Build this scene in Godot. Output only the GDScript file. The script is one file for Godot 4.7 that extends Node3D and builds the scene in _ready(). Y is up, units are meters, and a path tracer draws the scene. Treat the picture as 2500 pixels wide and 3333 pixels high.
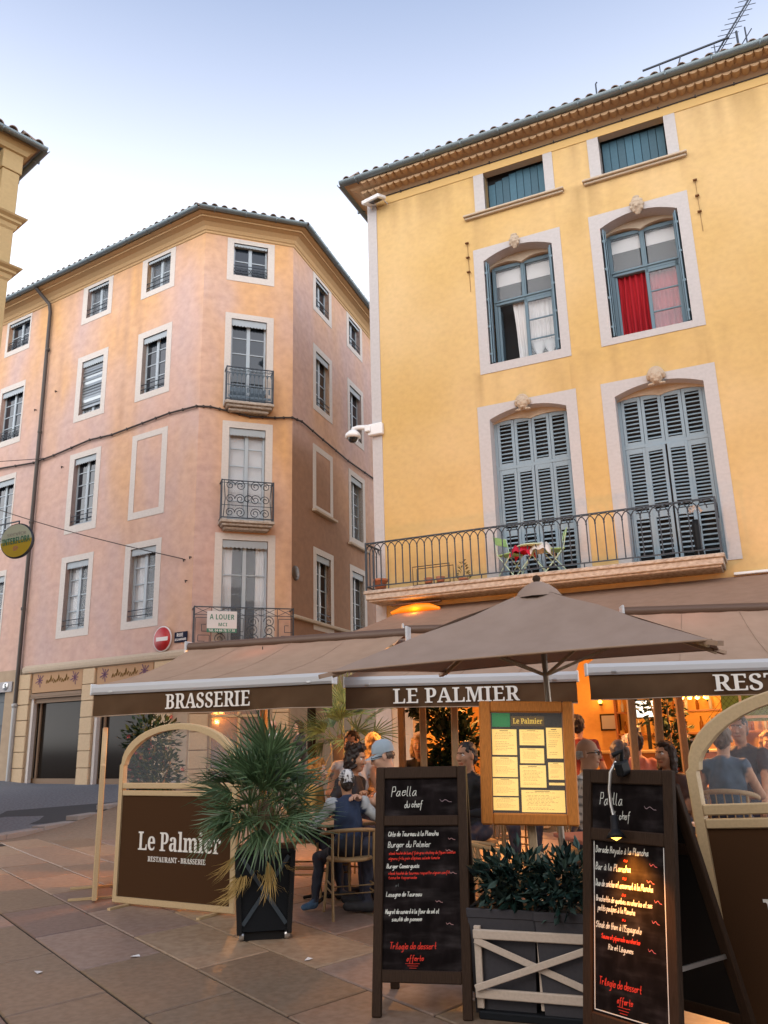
extends Node3D
# An old town square at dusk: two limewashed houses, and a brasserie terrace under brown awnings.
var M := {}
var rng := RandomNumberGenerator.new()
var names := {}


class B:  # collects shapes for one mesh
	var st := SurfaceTool.new()
	var col = null
	func _init() -> void:
		st.begin(Mesh.PRIMITIVE_TRIANGLES)
		st.set_smooth_group(-1)
	func sm(g: int) -> B:
		st.set_smooth_group(g)
		return self
	func v(p: Vector3) -> void:
		if col != null:
			st.set_color(col)
		st.add_vertex(p)
	func tri(a: Vector3, b: Vector3, c: Vector3) -> void:
		v(a); v(b); v(c)
	func quad(a: Vector3, b: Vector3, c: Vector3, d: Vector3) -> void:
		v(a); v(b); v(c)
		v(a); v(c); v(d)
	func quv(a: Vector3, b: Vector3, c: Vector3, d: Vector3) -> void:  # a top left, b top right, c bottom right, d bottom left
		var p := [a, b, c, a, c, d]
		var u := [Vector2(0, 0), Vector2(1, 0), Vector2(1, 1), Vector2(0, 0), Vector2(1, 1), Vector2(0, 1)]
		for i in 6:
			st.set_uv(u[i])
			v(p[i])
	func box(c: Vector3, s: Vector3, bas := Basis(), bev := 0.0) -> B:
		var h := s / 2.0
		if bev <= 0.0:
			var p: Array[Vector3] = []
			for i in 8:
				p.append(c + bas * Vector3(h.x if i & 1 else -h.x, h.y if i & 2 else -h.y, h.z if i & 4 else -h.z))
			quad(p[4], p[6], p[7], p[5]); quad(p[1], p[3], p[2], p[0])
			quad(p[0], p[2], p[6], p[4]); quad(p[5], p[7], p[3], p[1])
			quad(p[6], p[2], p[3], p[7]); quad(p[0], p[4], p[5], p[1])
			return self
		# bevelled: every corner has three points, one for each face
		var q := {}
		for i in 8:
			var s3 := Vector3(1 if i & 1 else -1, 1 if i & 2 else -1, 1 if i & 4 else -1)
			for a in 3:
				var k := h - Vector3(bev, bev, bev)
				k[a] = h[a]
				q[i * 3 + a] = c + bas * (k * s3)
		var F := [[4, 6, 7, 5, 2], [1, 3, 2, 0, 2], [0, 2, 6, 4, 0], [5, 7, 3, 1, 0], [6, 2, 3, 7, 1], [0, 4, 5, 1, 1]]
		for f in F:
			quad(q[f[0] * 3 + f[4]], q[f[1] * 3 + f[4]], q[f[2] * 3 + f[4]], q[f[3] * 3 + f[4]])
		for i in 8:
			for a in 3:
				var j: int = i | (1 << a)
				if j == i:
					continue
				var b1 := (a + 1) % 3
				var b2 := (a + 2) % 3
				quad(q[i * 3 + b1], q[j * 3 + b1], q[j * 3 + b2], q[i * 3 + b2])
			tri(q[i * 3], q[i * 3 + 1], q[i * 3 + 2])
		return self
	func bar(a: Vector3, b: Vector3, w: float, h: float, up := Vector3.UP, bev := 0.0) -> B:  # w across, h along up
		var y := (b - a).normalized()
		var x := y.cross(up)
		if x.length() < 0.01:
			x = y.cross(Vector3.RIGHT)
		x = x.normalized()
		return box((a + b) / 2.0, Vector3(w, (b - a).length(), h), Basis(x, y, x.cross(y)), bev)
	func tube(pts: Array, r, n := 6, caps := true) -> B:
		sm(1)
		var rings := []
		var side := Vector3.ZERO
		for i in pts.size():
			var t: Vector3 = (pts[mini(i + 1, pts.size() - 1)] - pts[maxi(i - 1, 0)]).normalized()
			if side == Vector3.ZERO:
				side = t.cross(Vector3.UP if absf(t.y) < 0.9 else Vector3.RIGHT)
			side = (side - t * side.dot(t)).normalized()
			var up := t.cross(side)
			var ring := []
			var rr: float = r[i] if r is Array else r
			for k in n:
				var a := TAU * k / n
				ring.append(pts[i] + (side * cos(a) + up * sin(a)) * rr)
			rings.append(ring)
		for i in rings.size() - 1:
			for k in n:
				var l := (k + 1) % n
				quad(rings[i][k], rings[i][l], rings[i + 1][l], rings[i + 1][k])
		sm(-1)
		if caps:
			for k in range(1, n - 1):
				tri(rings[0][0], rings[0][k + 1], rings[0][k])
				tri(rings[-1][0], rings[-1][k], rings[-1][k + 1])
		return self
	func lathe(prof: Array, n: int, xf := Transform3D(), a0 := 0.0, a1 := TAU) -> B:  # Vector2(radius, y)
		sm(2)
		for i in prof.size() - 1:
			for k in n:
				var p := []
				for q in [[i, k], [i, k + 1], [i + 1, k + 1], [i + 1, k]]:
					var a: float = a0 + (a1 - a0) * q[1] / n
					var e: Vector2 = prof[q[0]]
					p.append(xf * Vector3(e.x * cos(a), e.y, e.x * sin(a)))
				if prof[i].x > 0.0001:
					tri(p[0], p[1], p[2])
				if prof[i + 1].x > 0.0001:
					tri(p[0], p[2], p[3])
		sm(-1)
		return self
	func prism(poly: PackedVector2Array, z0: float, z1: float, xf := Transform3D()) -> B:
		var t := Geometry2D.triangulate_polygon(poly)
		for i in range(0, t.size(), 3):
			var a := poly[t[i]]; var b := poly[t[i + 1]]; var c := poly[t[i + 2]]
			if (b - a).cross(c - a) > 0:
				var w := b; b = c; c = w
			tri(xf * Vector3(a.x, a.y, z1), xf * Vector3(b.x, b.y, z1), xf * Vector3(c.x, c.y, z1))
			tri(xf * Vector3(a.x, a.y, z0), xf * Vector3(c.x, c.y, z0), xf * Vector3(b.x, b.y, z0))
		var cw := Geometry2D.is_polygon_clockwise(poly)
		for i in poly.size():
			var a := poly[i]; var b := poly[(i + 1) % poly.size()]
			if cw:
				var w := a; a = b; b = w
			quad(xf * Vector3(a.x, a.y, z0), xf * Vector3(a.x, a.y, z1), xf * Vector3(b.x, b.y, z1), xf * Vector3(b.x, b.y, z0))
		return self
	func sheet(rows: Array, g := 3) -> B:  # a smooth grid of points
		sm(g)
		for i in rows.size() - 1:
			for k in rows[i].size() - 1:
				quad(rows[i][k], rows[i][k + 1], rows[i + 1][k + 1], rows[i + 1][k])
		sm(-1)
		return self
	func mesh() -> ArrayMesh:
		st.generate_normals()
		return st.commit()


func lin(r: float, g: float, b: float, a := 1.0) -> Color:  # a real-world base colour, given as linear values
	var c := Color(r, g, b).linear_to_srgb()
	c.a = a
	return c


func mat(called: String, c: Color, rough := 0.8, metal := 0.0, spec := 0.5) -> StandardMaterial3D:
	var m := StandardMaterial3D.new()
	m.resource_name = called
	m.albedo_color = c
	m.roughness = rough
	m.metallic = metal
	m.metallic_specular = spec
	M[called] = m
	return m


func noise_tex(freq: float, lo: Color, hi: Color, sd: int, oct := 4, size := 512, mid := 0.5, ty := FastNoiseLite.TYPE_SIMPLEX_SMOOTH) -> NoiseTexture2D:
	var n := FastNoiseLite.new()
	n.seed = sd
	n.noise_type = ty
	n.frequency = freq
	n.fractal_octaves = oct
	n.fractal_gain = 0.55
	var t := NoiseTexture2D.new()
	t.width = size
	t.height = size
	t.seamless = true
	t.noise = n
	var g := Gradient.new()
	g.set_color(0, lo)
	g.set_color(1, hi)
	g.add_point(mid, lo.lerp(hi, 0.55))
	t.color_ramp = g
	return t


func tri_tex(m: StandardMaterial3D, t: Texture2D, metres: float, world := true) -> void:
	m.albedo_texture = t
	m.uv1_triplanar = true
	m.uv1_world_triplanar = world
	m.uv1_scale = Vector3.ONE / metres


func relief(m: StandardMaterial3D, t: Texture2D, cm: float) -> void:
	m.heightmap_enabled = true
	m.heightmap_texture = t
	m.heightmap_scale = cm


func numbered(called: String) -> String:
	names[called] = names.get(called, 0) + 1
	return called if names[called] == 1 else "%s_%03d" % [called, names[called] - 1]


func tag(o: Node, label: String, category: String, group := "") -> Node:
	o.set_meta("label", label)
	o.set_meta("category", category)
	if group:
		o.set_meta("group", group)
	return o


func thing(called: String, label: String, category: String, xf := Transform3D(), group := "") -> Node3D:
	var o := Node3D.new()
	o.name = numbered(called)
	o.transform = xf
	add_child(o)
	tag(o, label, category, group)
	return o


func obj(called: String, shape, m: Material, parent: Node = null, xf := Transform3D()) -> MeshInstance3D:
	var o := MeshInstance3D.new()
	o.mesh = shape.mesh() if shape is B else shape
	o.material_override = m
	o.transform = xf
	if parent == null:
		o.name = numbered(called)
		add_child(o)
	else:
		var k := called
		var i := 0
		while parent.has_node(NodePath(k)):
			var key := str(parent.get_instance_id()) + called
			i = names.get(key, 0) + 1
			names[key] = i
			k = "%s_%03d" % [called, i]
		o.name = k
		parent.add_child(o)
	return o


func structure(o: Node) -> Node:
	o.set_meta("kind", "structure")
	return o


func stuff(o: Node) -> Node:
	o.set_meta("kind", "stuff")
	return o


func at(p: Vector3, yaw_deg := 0.0) -> Transform3D:
	return Transform3D(Basis(Vector3.UP, deg_to_rad(yaw_deg)), p)


func face(p: Vector3, yaw_deg: float) -> Transform3D:  # x runs along a wall towards that compass angle (0 ahead, 90 right), z out of it
	var y := deg_to_rad(yaw_deg)
	var u := Vector3(sin(y), 0, -cos(y))
	return Transform3D(Basis(u, Vector3.UP, u.cross(Vector3.UP)), p)


func letters(t: String, h: float, m: Material, parent: Node, xf: Transform3D, called := "lettering", font := "Droid Serif", weight := 700, width := 0.0, depth := 0.004, spacing := 0.0) -> MeshInstance3D:
	var f := SystemFont.new()
	f.font_names = PackedStringArray([font])
	f.font_weight = weight
	var tm := TextMesh.new()
	tm.text = t
	tm.font = f
	tm.font_size = 64
	tm.pixel_size = h / 64.0 / 0.72
	tm.depth = depth
	tm.curve_step = 2.0
	var k := 1.0
	if width > 0.0:
		k = width / maxf(tm.get_aabb().size.x, 0.001)
	var o := obj(called, tm, m, parent, xf * Transform3D(Basis().scaled(Vector3(k, 1, 1))))
	return o


func noise2(n: FastNoiseLite, x: float, y: float) -> float:
	return clampf(n.get_noise_2d(x, y) * 0.9 + 0.5, 0.0, 1.0)


func _ready() -> void:
	rng.seed = 7
	view()
	materials()
	ground()
	yellow_house()
	pink_house()
	left_house()
	opposite_house()
	street_signs()
	terrace()
	people()


func view() -> void:
	var cam := Camera3D.new()
	cam.name = "camera"
	cam.position = Vector3(0, 1.5, 0)
	cam.basis = Basis(Vector3.RIGHT, deg_to_rad(15.55)) * Basis(Vector3.BACK, deg_to_rad(-1.463))
	cam.fov = 63.88
	cam.near = 0.1
	cam.far = 400.0
	add_child(cam)
	var env := Environment.new()
	env.background_mode = Environment.BG_SKY
	env.tonemap_mode = Environment.TONE_MAPPER_LINEAR
	env.tonemap_exposure = 1.75
	env.sdfgi_enabled = true
	env.ssao_enabled = true
	env.ssil_enabled = true
	var sm := ProceduralSkyMaterial.new()
	sm.sky_top_color = lin(0.07, 0.14, 0.3)
	sm.sky_horizon_color = lin(3.3, 3.25, 3.2)
	sm.sky_curve = 0.29
	sm.sky_energy_multiplier = 1.0
	sm.ground_bottom_color = Color(0.42, 0.38, 0.36)
	sm.ground_horizon_color = Color(0.6, 0.56, 0.53)
	env.sky = Sky.new()
	env.sky.sky_material = sm
	var we := WorldEnvironment.new()
	we.name = "world"
	we.environment = env
	add_child(we)
	var sun := DirectionalLight3D.new()
	sun.name = "sun"
	sun.light_energy = 0.3
	sun.light_color = Color(1.0, 0.94, 0.86)
	sun.light_angular_distance = 50.0
	sun.sky_mode = DirectionalLight3D.SKY_MODE_LIGHT_ONLY
	sun.shadow_enabled = true
	sun.basis = Basis(Vector3.UP, deg_to_rad(-25)) * Basis(Vector3.RIGHT, deg_to_rad(-42))
	add_child(sun)


func materials() -> void:
	var grain := noise_tex(0.02, Color(0.93, 0.93, 0.93), Color(1, 1, 1), 11, 5)
	var fine := noise_tex(0.09, Color(0.2, 0.2, 0.2), Color(1, 1, 1), 12, 4)
	var patch := noise_tex(0.016, Color(0.87, 0.86, 0.86), Color(1, 1, 1), 13, 6)
	for q in [["limewash", patch, 2.6], ["stucco", grain, 1.7]]:
		var m := mat(q[0], Color.WHITE, 0.92)
		m.vertex_color_use_as_albedo = true
		tri_tex(m, q[1], q[2])
		relief(m, fine, 0.06)
	for q in [["cream", lin(0.6, 0.555, 0.52), 0.85], ["quoin", lin(0.47, 0.445, 0.445), 0.85], ["stone", lin(0.5, 0.41, 0.31), 0.9], ["cornice", lin(0.52, 0.34, 0.17), 0.9], ["genoise", lin(0.46, 0.3, 0.17), 0.9], ["shop_wall", lin(0.56, 0.42, 0.27), 0.9], ["ochre", lin(0.42, 0.3, 0.13), 0.9], ["ochre_trim", lin(0.47, 0.34, 0.17), 0.9], ["old_stone", lin(0.56, 0.52, 0.47), 0.9], ["white_wall", lin(0.68, 0.6, 0.5), 0.9]]:
		tri_tex(mat(q[0], q[1], q[2]), grain, 0.9)
		relief(M[q[0]], fine, 0.02 if q[0] in ["cream", "quoin"] else 0.05)
	var streak := noise_tex(0.015, Color(0.5, 0.42, 0.36), Color(1, 1, 1), 19, 5, 512, 0.3)
	tri_tex(M.old_stone, streak, 1.3)
	M.old_stone.uv1_scale = Vector3(1.1, 1.6, 1.1)
	tri_tex(mat("roof_clay", lin(0.27, 0.2, 0.16), 0.85), grain, 0.6)
	mat("gutter", lin(0.16, 0.2, 0.22), 0.45, 0.5)
	mat("downpipe", lin(0.06, 0.05, 0.045), 0.6, 0.1)
	mat("shop_glass", lin(0.016, 0.012, 0.009), 0.08, 0.0, 0.22)
	mat("glass", lin(0.012, 0.018, 0.026), 0.03, 0.0, 0.68)
	var pane := mat("clear_glass", Color(0.75, 0.8, 0.85, 0.1), 0.03, 0.0, 0.28)
	pane.transparency = BaseMaterial3D.TRANSPARENCY_ALPHA
	mat("dark_room", lin(0.02, 0.02, 0.022), 0.95)
	mat("frame_grey", lin(0.36, 0.42, 0.47), 0.55)
	mat("blind_grey", lin(0.34, 0.39, 0.43), 0.7)
	mat("iron", lin(0.035, 0.045, 0.06), 0.5, 0.4)
	mat("iron_blue", lin(0.07, 0.1, 0.13), 0.5, 0.3)
	mat("cable", lin(0.04, 0.03, 0.028), 0.8)
	var wood_noise := noise_tex(0.03, Color(0.78, 0.79, 0.8), Color(1, 1, 1), 21, 5)
	for q in [["shutter_blue", lin(0.235, 0.315, 0.38)], ["shutter_teal", lin(0.045, 0.14, 0.19)], ["window_blue", lin(0.13, 0.2, 0.25)], ["pale_wood", lin(0.5, 0.36, 0.22)], ["dark_wood", lin(0.05, 0.03, 0.02)], ["orange_wood", lin(0.62, 0.22, 0.04)], ["fence_white", lin(0.55, 0.46, 0.38)], ["cream_paint", lin(0.54, 0.4, 0.23)], ["post_wood", lin(0.33, 0.22, 0.12)], ["cane", lin(0.42, 0.27, 0.13)]]:
		var m := mat(q[0], q[1], 0.6, 0.0, 0.2 if q[0] == "dark_wood" else 0.4)
		tri_tex(m, wood_noise, 0.5, false)
		m.uv1_scale = Vector3(7, 0.8, 7)
		if q[0] in ["fence_white", "cream_paint", "window_blue", "shutter_blue"]:
			tri_tex(m, grain, 0.25, false)
	for i in 4:
		tri_tex(mat("plank%d" % i, lin(0.045, 0.125, 0.18) * (0.92 + 0.05 * i), 0.65), wood_noise, 0.5, false)
		M["plank%d" % i].uv1_scale = Vector3(9, 0.6, 9)
	var weave := noise_tex(0.2, Color(0.86, 0.86, 0.86), Color(1, 1, 1), 31, 2, 256)
	var worn := noise_tex(0.01, Color(0.9, 0.89, 0.88), Color(1, 1, 1), 33, 6)
	for q in [["awning", lin(0.37, 0.26, 0.19)], ["awning_dark", lin(0.28, 0.18, 0.13)], ["valance", lin(0.1, 0.06, 0.034)], ["umbrella", lin(0.33, 0.25, 0.205)], ["curtain_white", lin(0.65, 0.65, 0.66)], ["curtain_red", lin(0.4, 0.02, 0.03)], ["panel_brown", lin(0.07, 0.034, 0.016)], ["cloth_red", lin(0.45, 0.02, 0.05)], ["cloth_white", lin(0.62, 0.6, 0.6)], ["cloth_pink", lin(0.5, 0.2, 0.15)]]:
		var m := mat(q[0], q[1], 0.9, 0.0, 0.2)
		tri_tex(m, weave, 0.35, false)
		if q[0] not in ["valance", "panel_brown"]:
			m.rim_enabled = true
			m.rim = 0.15
	for k in ["awning", "awning_dark", "valance", "umbrella"]:
		tri_tex(M[k], worn, 1.7, false)
		relief(M[k], weave, 0.15)
		M[k].backlight_enabled = true
		M[k].backlight = Color(0.16, 0.1, 0.06)
	mat("white_metal", lin(0.46, 0.47, 0.49), 0.4)
	mat("white_plastic", lin(0.68, 0.69, 0.7), 0.4)
	mat("steel", lin(0.5, 0.5, 0.5), 0.3, 0.9)
	mat("black_plastic", lin(0.012, 0.012, 0.013), 0.5, 0.0, 0.3)
	mat("white_letters", lin(0.72, 0.7, 0.66), 0.7)
	mat("terracotta", lin(0.34, 0.13, 0.07), 0.85)
	mat("green_metal", lin(0.3, 0.5, 0.18), 0.5)
	mat("black_pot", lin(0.01, 0.012, 0.015), 0.5, 0.0, 0.25)
	tri_tex(mat("grey_pot", lin(0.06, 0.058, 0.065), 0.9, 0.0, 0.2), grain, 0.3)
	tri_tex(mat("sculpture", lin(0.45, 0.36, 0.27), 0.85), grain, 0.3)
	tri_tex(mat("asphalt", lin(0.2, 0.215, 0.245), 0.75), noise_tex(0.05, Color(0.66, 0.68, 0.7), Color(1, 1, 1), 41, 6), 1.9)
	relief(M.asphalt, fine, 0.4)
	tri_tex(mat("kerb_stone", lin(0.3, 0.28, 0.27), 0.85), grain, 0.7)
	var slab := noise_tex(0.03, Color(0.8, 0.75, 0.71), Color(1, 0.98, 0.96), 43, 7)
	for i in 6:
		var w := 0.7 + 0.11 * i
		tri_tex(mat("slab%d" % i, lin(0.32 * w, 0.25 * w * (1.0 if i % 2 else 0.96), 0.185 * w * (1.0 if i % 3 else 1.2)), 0.42), slab, 1.1 + 0.13 * i)
		relief(M["slab%d" % i], fine, 0.05)
	tri_tex(mat("far_paving", lin(0.27, 0.22, 0.17), 0.6), slab, 1.4)
	mat("joint", lin(0.03, 0.025, 0.02), 0.95)
	tri_tex(mat("soil", lin(0.03, 0.02, 0.015), 0.95), grain, 0.2)
	# the lit room
	tri_tex(mat("orange_wall", lin(0.6, 0.34, 0.1), 0.85), grain, 1.2)
	mat("counter", lin(0.3, 0.11, 0.03), 0.5)
	mat("bottle_green", lin(0.02, 0.06, 0.02), 0.1)
	mat("bottle_amber", lin(0.2, 0.07, 0.01), 0.1)
	mat("bottle_clear", lin(0.45, 0.45, 0.42), 0.1)


func glow(called: String, c: Color, e: float) -> StandardMaterial3D:
	var m := mat(called, c, 0.5)
	m.emission_enabled = true
	m.emission = c
	m.emission_energy_multiplier = e
	return m


func lamp(p: Vector3, c: Color, energy: float, size: float, called := "lamp_light") -> void:
	var l := OmniLight3D.new()
	l.name = numbered(called)
	l.position = p
	l.light_color = c
	l.light_energy = energy
	l.light_size = size
	l.omni_range = 14.0
	l.omni_attenuation = 2.0
	l.shadow_enabled = true
	add_child(l)


const KERB := Vector3(-6.9, 0, -15.42)
const KERB_N := Vector3(-0.96, 0, -0.28)


func road_height(x: float, z: float) -> float:  # the street climbs gently from the kerb to the far houses
	var d := (x - KERB.x) * KERB_N.x + (z - KERB.z) * KERB_N.z
	var beside := (x + 0.2) * 0.908 + (z + 17.5) * 0.42
	return maxf(clampf(d - 0.2, 0.0, 6.2) * 0.11, 0.6 * smoothstep(-15.5, -21.5, z) * smoothstep(0.2, -1.2, beside))


func ground() -> void:
	# base sheet out to the horizon
	var b := B.new()
	var xs := [-300.0, -60.0, -30.0]
	for i in 46:
		xs.append(-22.0 + i)
	xs.append_array([30.0, 60.0, 300.0])
	var zs := [40.0, 10.0, 2.0]
	for i in 40:
		zs.append(1.0 - i)
	zs.append_array([-48.0, -80.0, -350.0])
	var rows := []
	for z in zs:
		var r := []
		for x in xs:
			r.append(Vector3(x, road_height(x, z) - 0.03, z))
		rows.append(r)
	structure(obj("street", b.sheet(rows), M.asphalt))
	# mortar bed and the slabs of the square
	var A := Vector3(sin(deg_to_rad(43.5)), 0, -cos(deg_to_rad(43.5)))
	var C := Vector3(sin(deg_to_rad(-35.5)), 0, -cos(deg_to_rad(-35.5)))
	var o := Vector3(-1.39, 0, -6.35)
	var bed := B.new()
	var kerb_a := KERB
	var kerb_n := KERB_N
	var slabs := {}
	var parent := structure(obj("paving", bed_sheet(), M.joint))
	var made := 0
	for i in range(-22, 24):
		for j in range(-11, 10):
			var w := 0.66
			var l := 1.31
			var off := 0.0 if posmod(i, 2) == 0 else l * 0.5
			if posmod(j, 2) == 1 and posmod(i, 2) == 1:
				off = l * 0.5
			var c := o + A * ((i + 0.5) * w) + C * ((j + 0.5) * l + (off if posmod(i, 2) else 0.0))
			if (c - kerb_a).dot(kerb_n) > -0.42 or c.z > -3.2 or c.z < -15.4 or c.x < c.z * 0.62 - 4.0 or c.x > -c.z * 0.3 + 5.5:
				continue
			if c.z < -14.0 and c.x > -1.0:
				continue
			made += 1
			if made > 299:
				continue
			var key := rng.randi() % 3
			if not slabs.has(key):
				var s := B.new()
				var e := 0.008
				var p := []
				for q in [[-1, -1], [1, -1], [1, 1], [-1, 1]]:
					p.append([A * (q[0] * (w / 2 - e)) + C * (q[1] * (l / 2 - e)), A * (q[0] * (w / 2 - e - 0.009)) + C * (q[1] * (l / 2 - e - 0.009))])
				var y0 := Vector3(0, -0.02, 0)
				var y1 := Vector3(0, -0.006, 0)
				s.quad(p[3][1], p[2][1], p[1][1], p[0][1])
				for k in 4:
					var n := (k + 1) % 4
					s.quad(p[k][1], p[n][1], p[n][0] + y1, p[k][0] + y1)
					s.quad(p[k][0] + y1, p[n][0] + y1, p[n][0] + y0, p[k][0] + y0)
				slabs[key] = s.mesh()
			var t := Transform3D(Basis(Vector3(1, 0, 0.3).normalized(), rng.randf_range(-0.002, 0.002)), c + Vector3(0, rng.randf_range(-0.002, 0.002) + (road_height(c.x, c.z)), 0))
			obj("paving_slab", slabs[key], M["slab%d" % (rng.randi() % 6)], parent, t)
	# pale kerb between the slabs and the asphalt
	var kd := kerb_n.cross(Vector3.UP)
	var kb := structure(B_holder("kerb"))
	for i in range(-12, 7):
		var s := B.new()
		var a: Vector3 = kerb_a + kd * (i * 0.98)
		s.bar(a, a + kd * 0.96, 0.3, 0.1, Vector3.UP, 0.012)
		obj("kerb_block", s, M.kerb_stone, kb, Transform3D(Basis(), Vector3(0, road_height(a.x, a.z) + 0.035, 0)))
	# beyond the slabs that can be told apart the paving goes on as one surface
	var fp := B.new()
	var fr := []
	for i in 10:
		var r := []
		for k in 10:
			var z := -14.6 - i * 1.1
			var left := -6.9 - (z + 15.42) * 0.29
			var x := lerpf(left + 0.15, left + 0.15 + 7.0, k / 9.0)
			r.append(Vector3(x, road_height(x, z) - 0.004, z))
		fr.append(r)
	structure(obj("far_pavement", fp.sheet(fr), M.far_paving))
	# a patched rectangle of darker asphalt
	var pt := B.new()
	var pr := []
	for i in 5:
		var r := []
		for k in 9:
			var x := -8.6 + k * 0.42 + i * 0.1
			var z := -16.7 - i * 0.42 - k * 0.12
			r.append(Vector3(x, road_height(x, z) - 0.022, z))
		pr.append(r)
	var pm := mat("asphalt_patch", lin(0.045, 0.05, 0.058), 0.9)
	structure(obj("road_patch", pt.sheet(pr), pm))


func B_holder(called: String) -> Node3D:
	var n := Node3D.new()
	n.name = called
	add_child(n)
	return n


func bed_sheet() -> B:
	var s := B.new()
	var rows := []
	for i in 24:
		var r := []
		for k in 20:
			var t := k / 19.0
			var z := 3.0 - i * 1.0
			var left: float = -6.9 - (z + 15.42) * 0.29
			var x := lerpf(left, 16.0, t)
			r.append(Vector3(x, road_height(x, z) - 0.012, z))
		rows.append(r)
	return s.sheet(rows)


# a wall in its own plane (x along, y up, z out) with rectangular holes; colour by position
func wall(b: B, x0: float, x1: float, y0: float, y1: float, holes: Array, reveal: float, cf: Callable, step := 0.45) -> void:
	var xs := [x0, x1]
	var ys := [y0, y1]
	for h in holes:
		for q in [h[0], h[1]]:
			if q > x0 and q < x1:
				xs.append(q)
		for q in [h[2], h[3]]:
			if q > y0 and q < y1:
				ys.append(q)
	xs.sort()
	ys.sort()
	var fx := []
	var fy := []
	for pair in [[xs, fx], [ys, fy]]:
		for i in pair[0].size() - 1:
			var a: float = pair[0][i]
			var d: float = pair[0][i + 1] - a
			if d < 0.0005:
				continue
			var n := maxi(1, ceili(d / step))
			for k in n:
				pair[1].append(a + d * k / n)
		pair[1].append(pair[0][-1])
	b.sm(4)
	for i in fx.size() - 1:
		for j in fy.size() - 1:
			var cx: float = (fx[i] + fx[i + 1]) / 2
			var cy: float = (fy[j] + fy[j + 1]) / 2
			var hit := false
			for h in holes:
				if cx > h[0] and cx < h[1] and cy > h[2] and cy < h[3]:
					hit = true
			if hit:
				continue
			var p := [Vector3(fx[i], fy[j + 1], 0), Vector3(fx[i + 1], fy[j + 1], 0), Vector3(fx[i + 1], fy[j], 0), Vector3(fx[i], fy[j + 1], 0), Vector3(fx[i + 1], fy[j], 0), Vector3(fx[i], fy[j], 0)]
			for q in p:
				b.col = cf.call(q.x, q.y)
				b.v(q)
	b.sm(-1)
	for h in holes:
		b.col = cf.call(h[0], h[2])
		var z := Vector3(0, 0, -reveal)
		var p := [Vector3(h[0], h[2], 0), Vector3(h[1], h[2], 0), Vector3(h[1], h[3], 0), Vector3(h[0], h[3], 0)]
		for k in 4:
			b.quad(p[k], p[(k + 1) % 4], p[(k + 1) % 4] + z, p[k] + z)


# flat band of painted render round an opening, with its reveal; arch > 0 gives a segmental head
func surround(x0: float, x1: float, y0: float, y1: float, o: Array, proud: float, reveal: float, arch := 0.0) -> B:
	var b := B.new()
	var n := 14 if arch > 0.0 else 1
	var top := []
	for i in n + 1:
		var t := float(i) / n
		top.append(Vector3(lerpf(o[0], o[1], t), o[3] + arch * (1.0 - pow(2.0 * t - 1.0, 2.0)), 0))
	var z := Vector3(0, 0, proud)
	var r := Vector3(0, 0, -reveal)
	var bot := [Vector3(o[0], o[2], 0), Vector3(o[1], o[2], 0)]
	b.quad(Vector3(x0, y1, proud), Vector3(o[0], y1, proud), Vector3(o[0], y0, proud), Vector3(x0, y0, proud))
	b.quad(Vector3(o[1], y1, proud), Vector3(x1, y1, proud), Vector3(x1, y0, proud), Vector3(o[1], y0, proud))
	if o[2] > y0 + 0.001:
		b.quad(bot[0] + z, bot[1] + z, Vector3(o[1], y0, proud), Vector3(o[0], y0, proud))
		b.quad(bot[0] + r, bot[1] + r, bot[1] + z, bot[0] + z)
	for i in n:
		var a: Vector3 = top[i]
		var c: Vector3 = top[i + 1]
		b.quad(Vector3(a.x, y1, proud), Vector3(c.x, y1, proud), c + z, a + z)
		b.quad(a + z, c + z, c + r, a + r)
	b.quad(top[0] + z, top[0] + r, bot[0] + r, bot[0] + z)
	b.quad(top[n] + r, top[n] + z, bot[1] + z, bot[1] + r)
	var e := Vector3(0, 0, -proud)
	var q := [Vector3(x0, y0, proud), Vector3(x1, y0, proud), Vector3(x1, y1, proud), Vector3(x0, y1, proud)]
	for k in 4:
		b.quad(q[k], q[(k + 1) % 4], q[(k + 1) % 4] + e, q[k] + e)
	return b


func offset_path(pts: Array, o: float) -> Array:  # pts left to right as seen from outside; pushed out by o
	var r := []
	for i in pts.size():
		var p: Vector3 = pts[i]
		var d0: Vector3 = (p - pts[i - 1]).normalized() if i > 0 else (pts[1] - p).normalized()
		var d1: Vector3 = (pts[i + 1] - p).normalized() if i < pts.size() - 1 else d0
		var n0 := d0.cross(Vector3.UP)
		var n1 := d1.cross(Vector3.UP)
		var m := (n0 + n1).normalized()
		r.append(p + m * (o / maxf(m.dot(n0), 0.2)))
	return r


func moulding(pts: Array, prof: Array) -> B:  # prof: Vector2(out, height), swept along the path
	var b := B.new()
	for i in prof.size() - 1:
		var a := offset_path(pts, prof[i].x)
		var c := offset_path(pts, prof[i + 1].x)
		for k in pts.size() - 1:
			b.quad(c[k] + Vector3(0, prof[i + 1].y, 0), c[k + 1] + Vector3(0, prof[i + 1].y, 0), a[k + 1] + Vector3(0, prof[i].y, 0), a[k] + Vector3(0, prof[i].y, 0))
	return b


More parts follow.
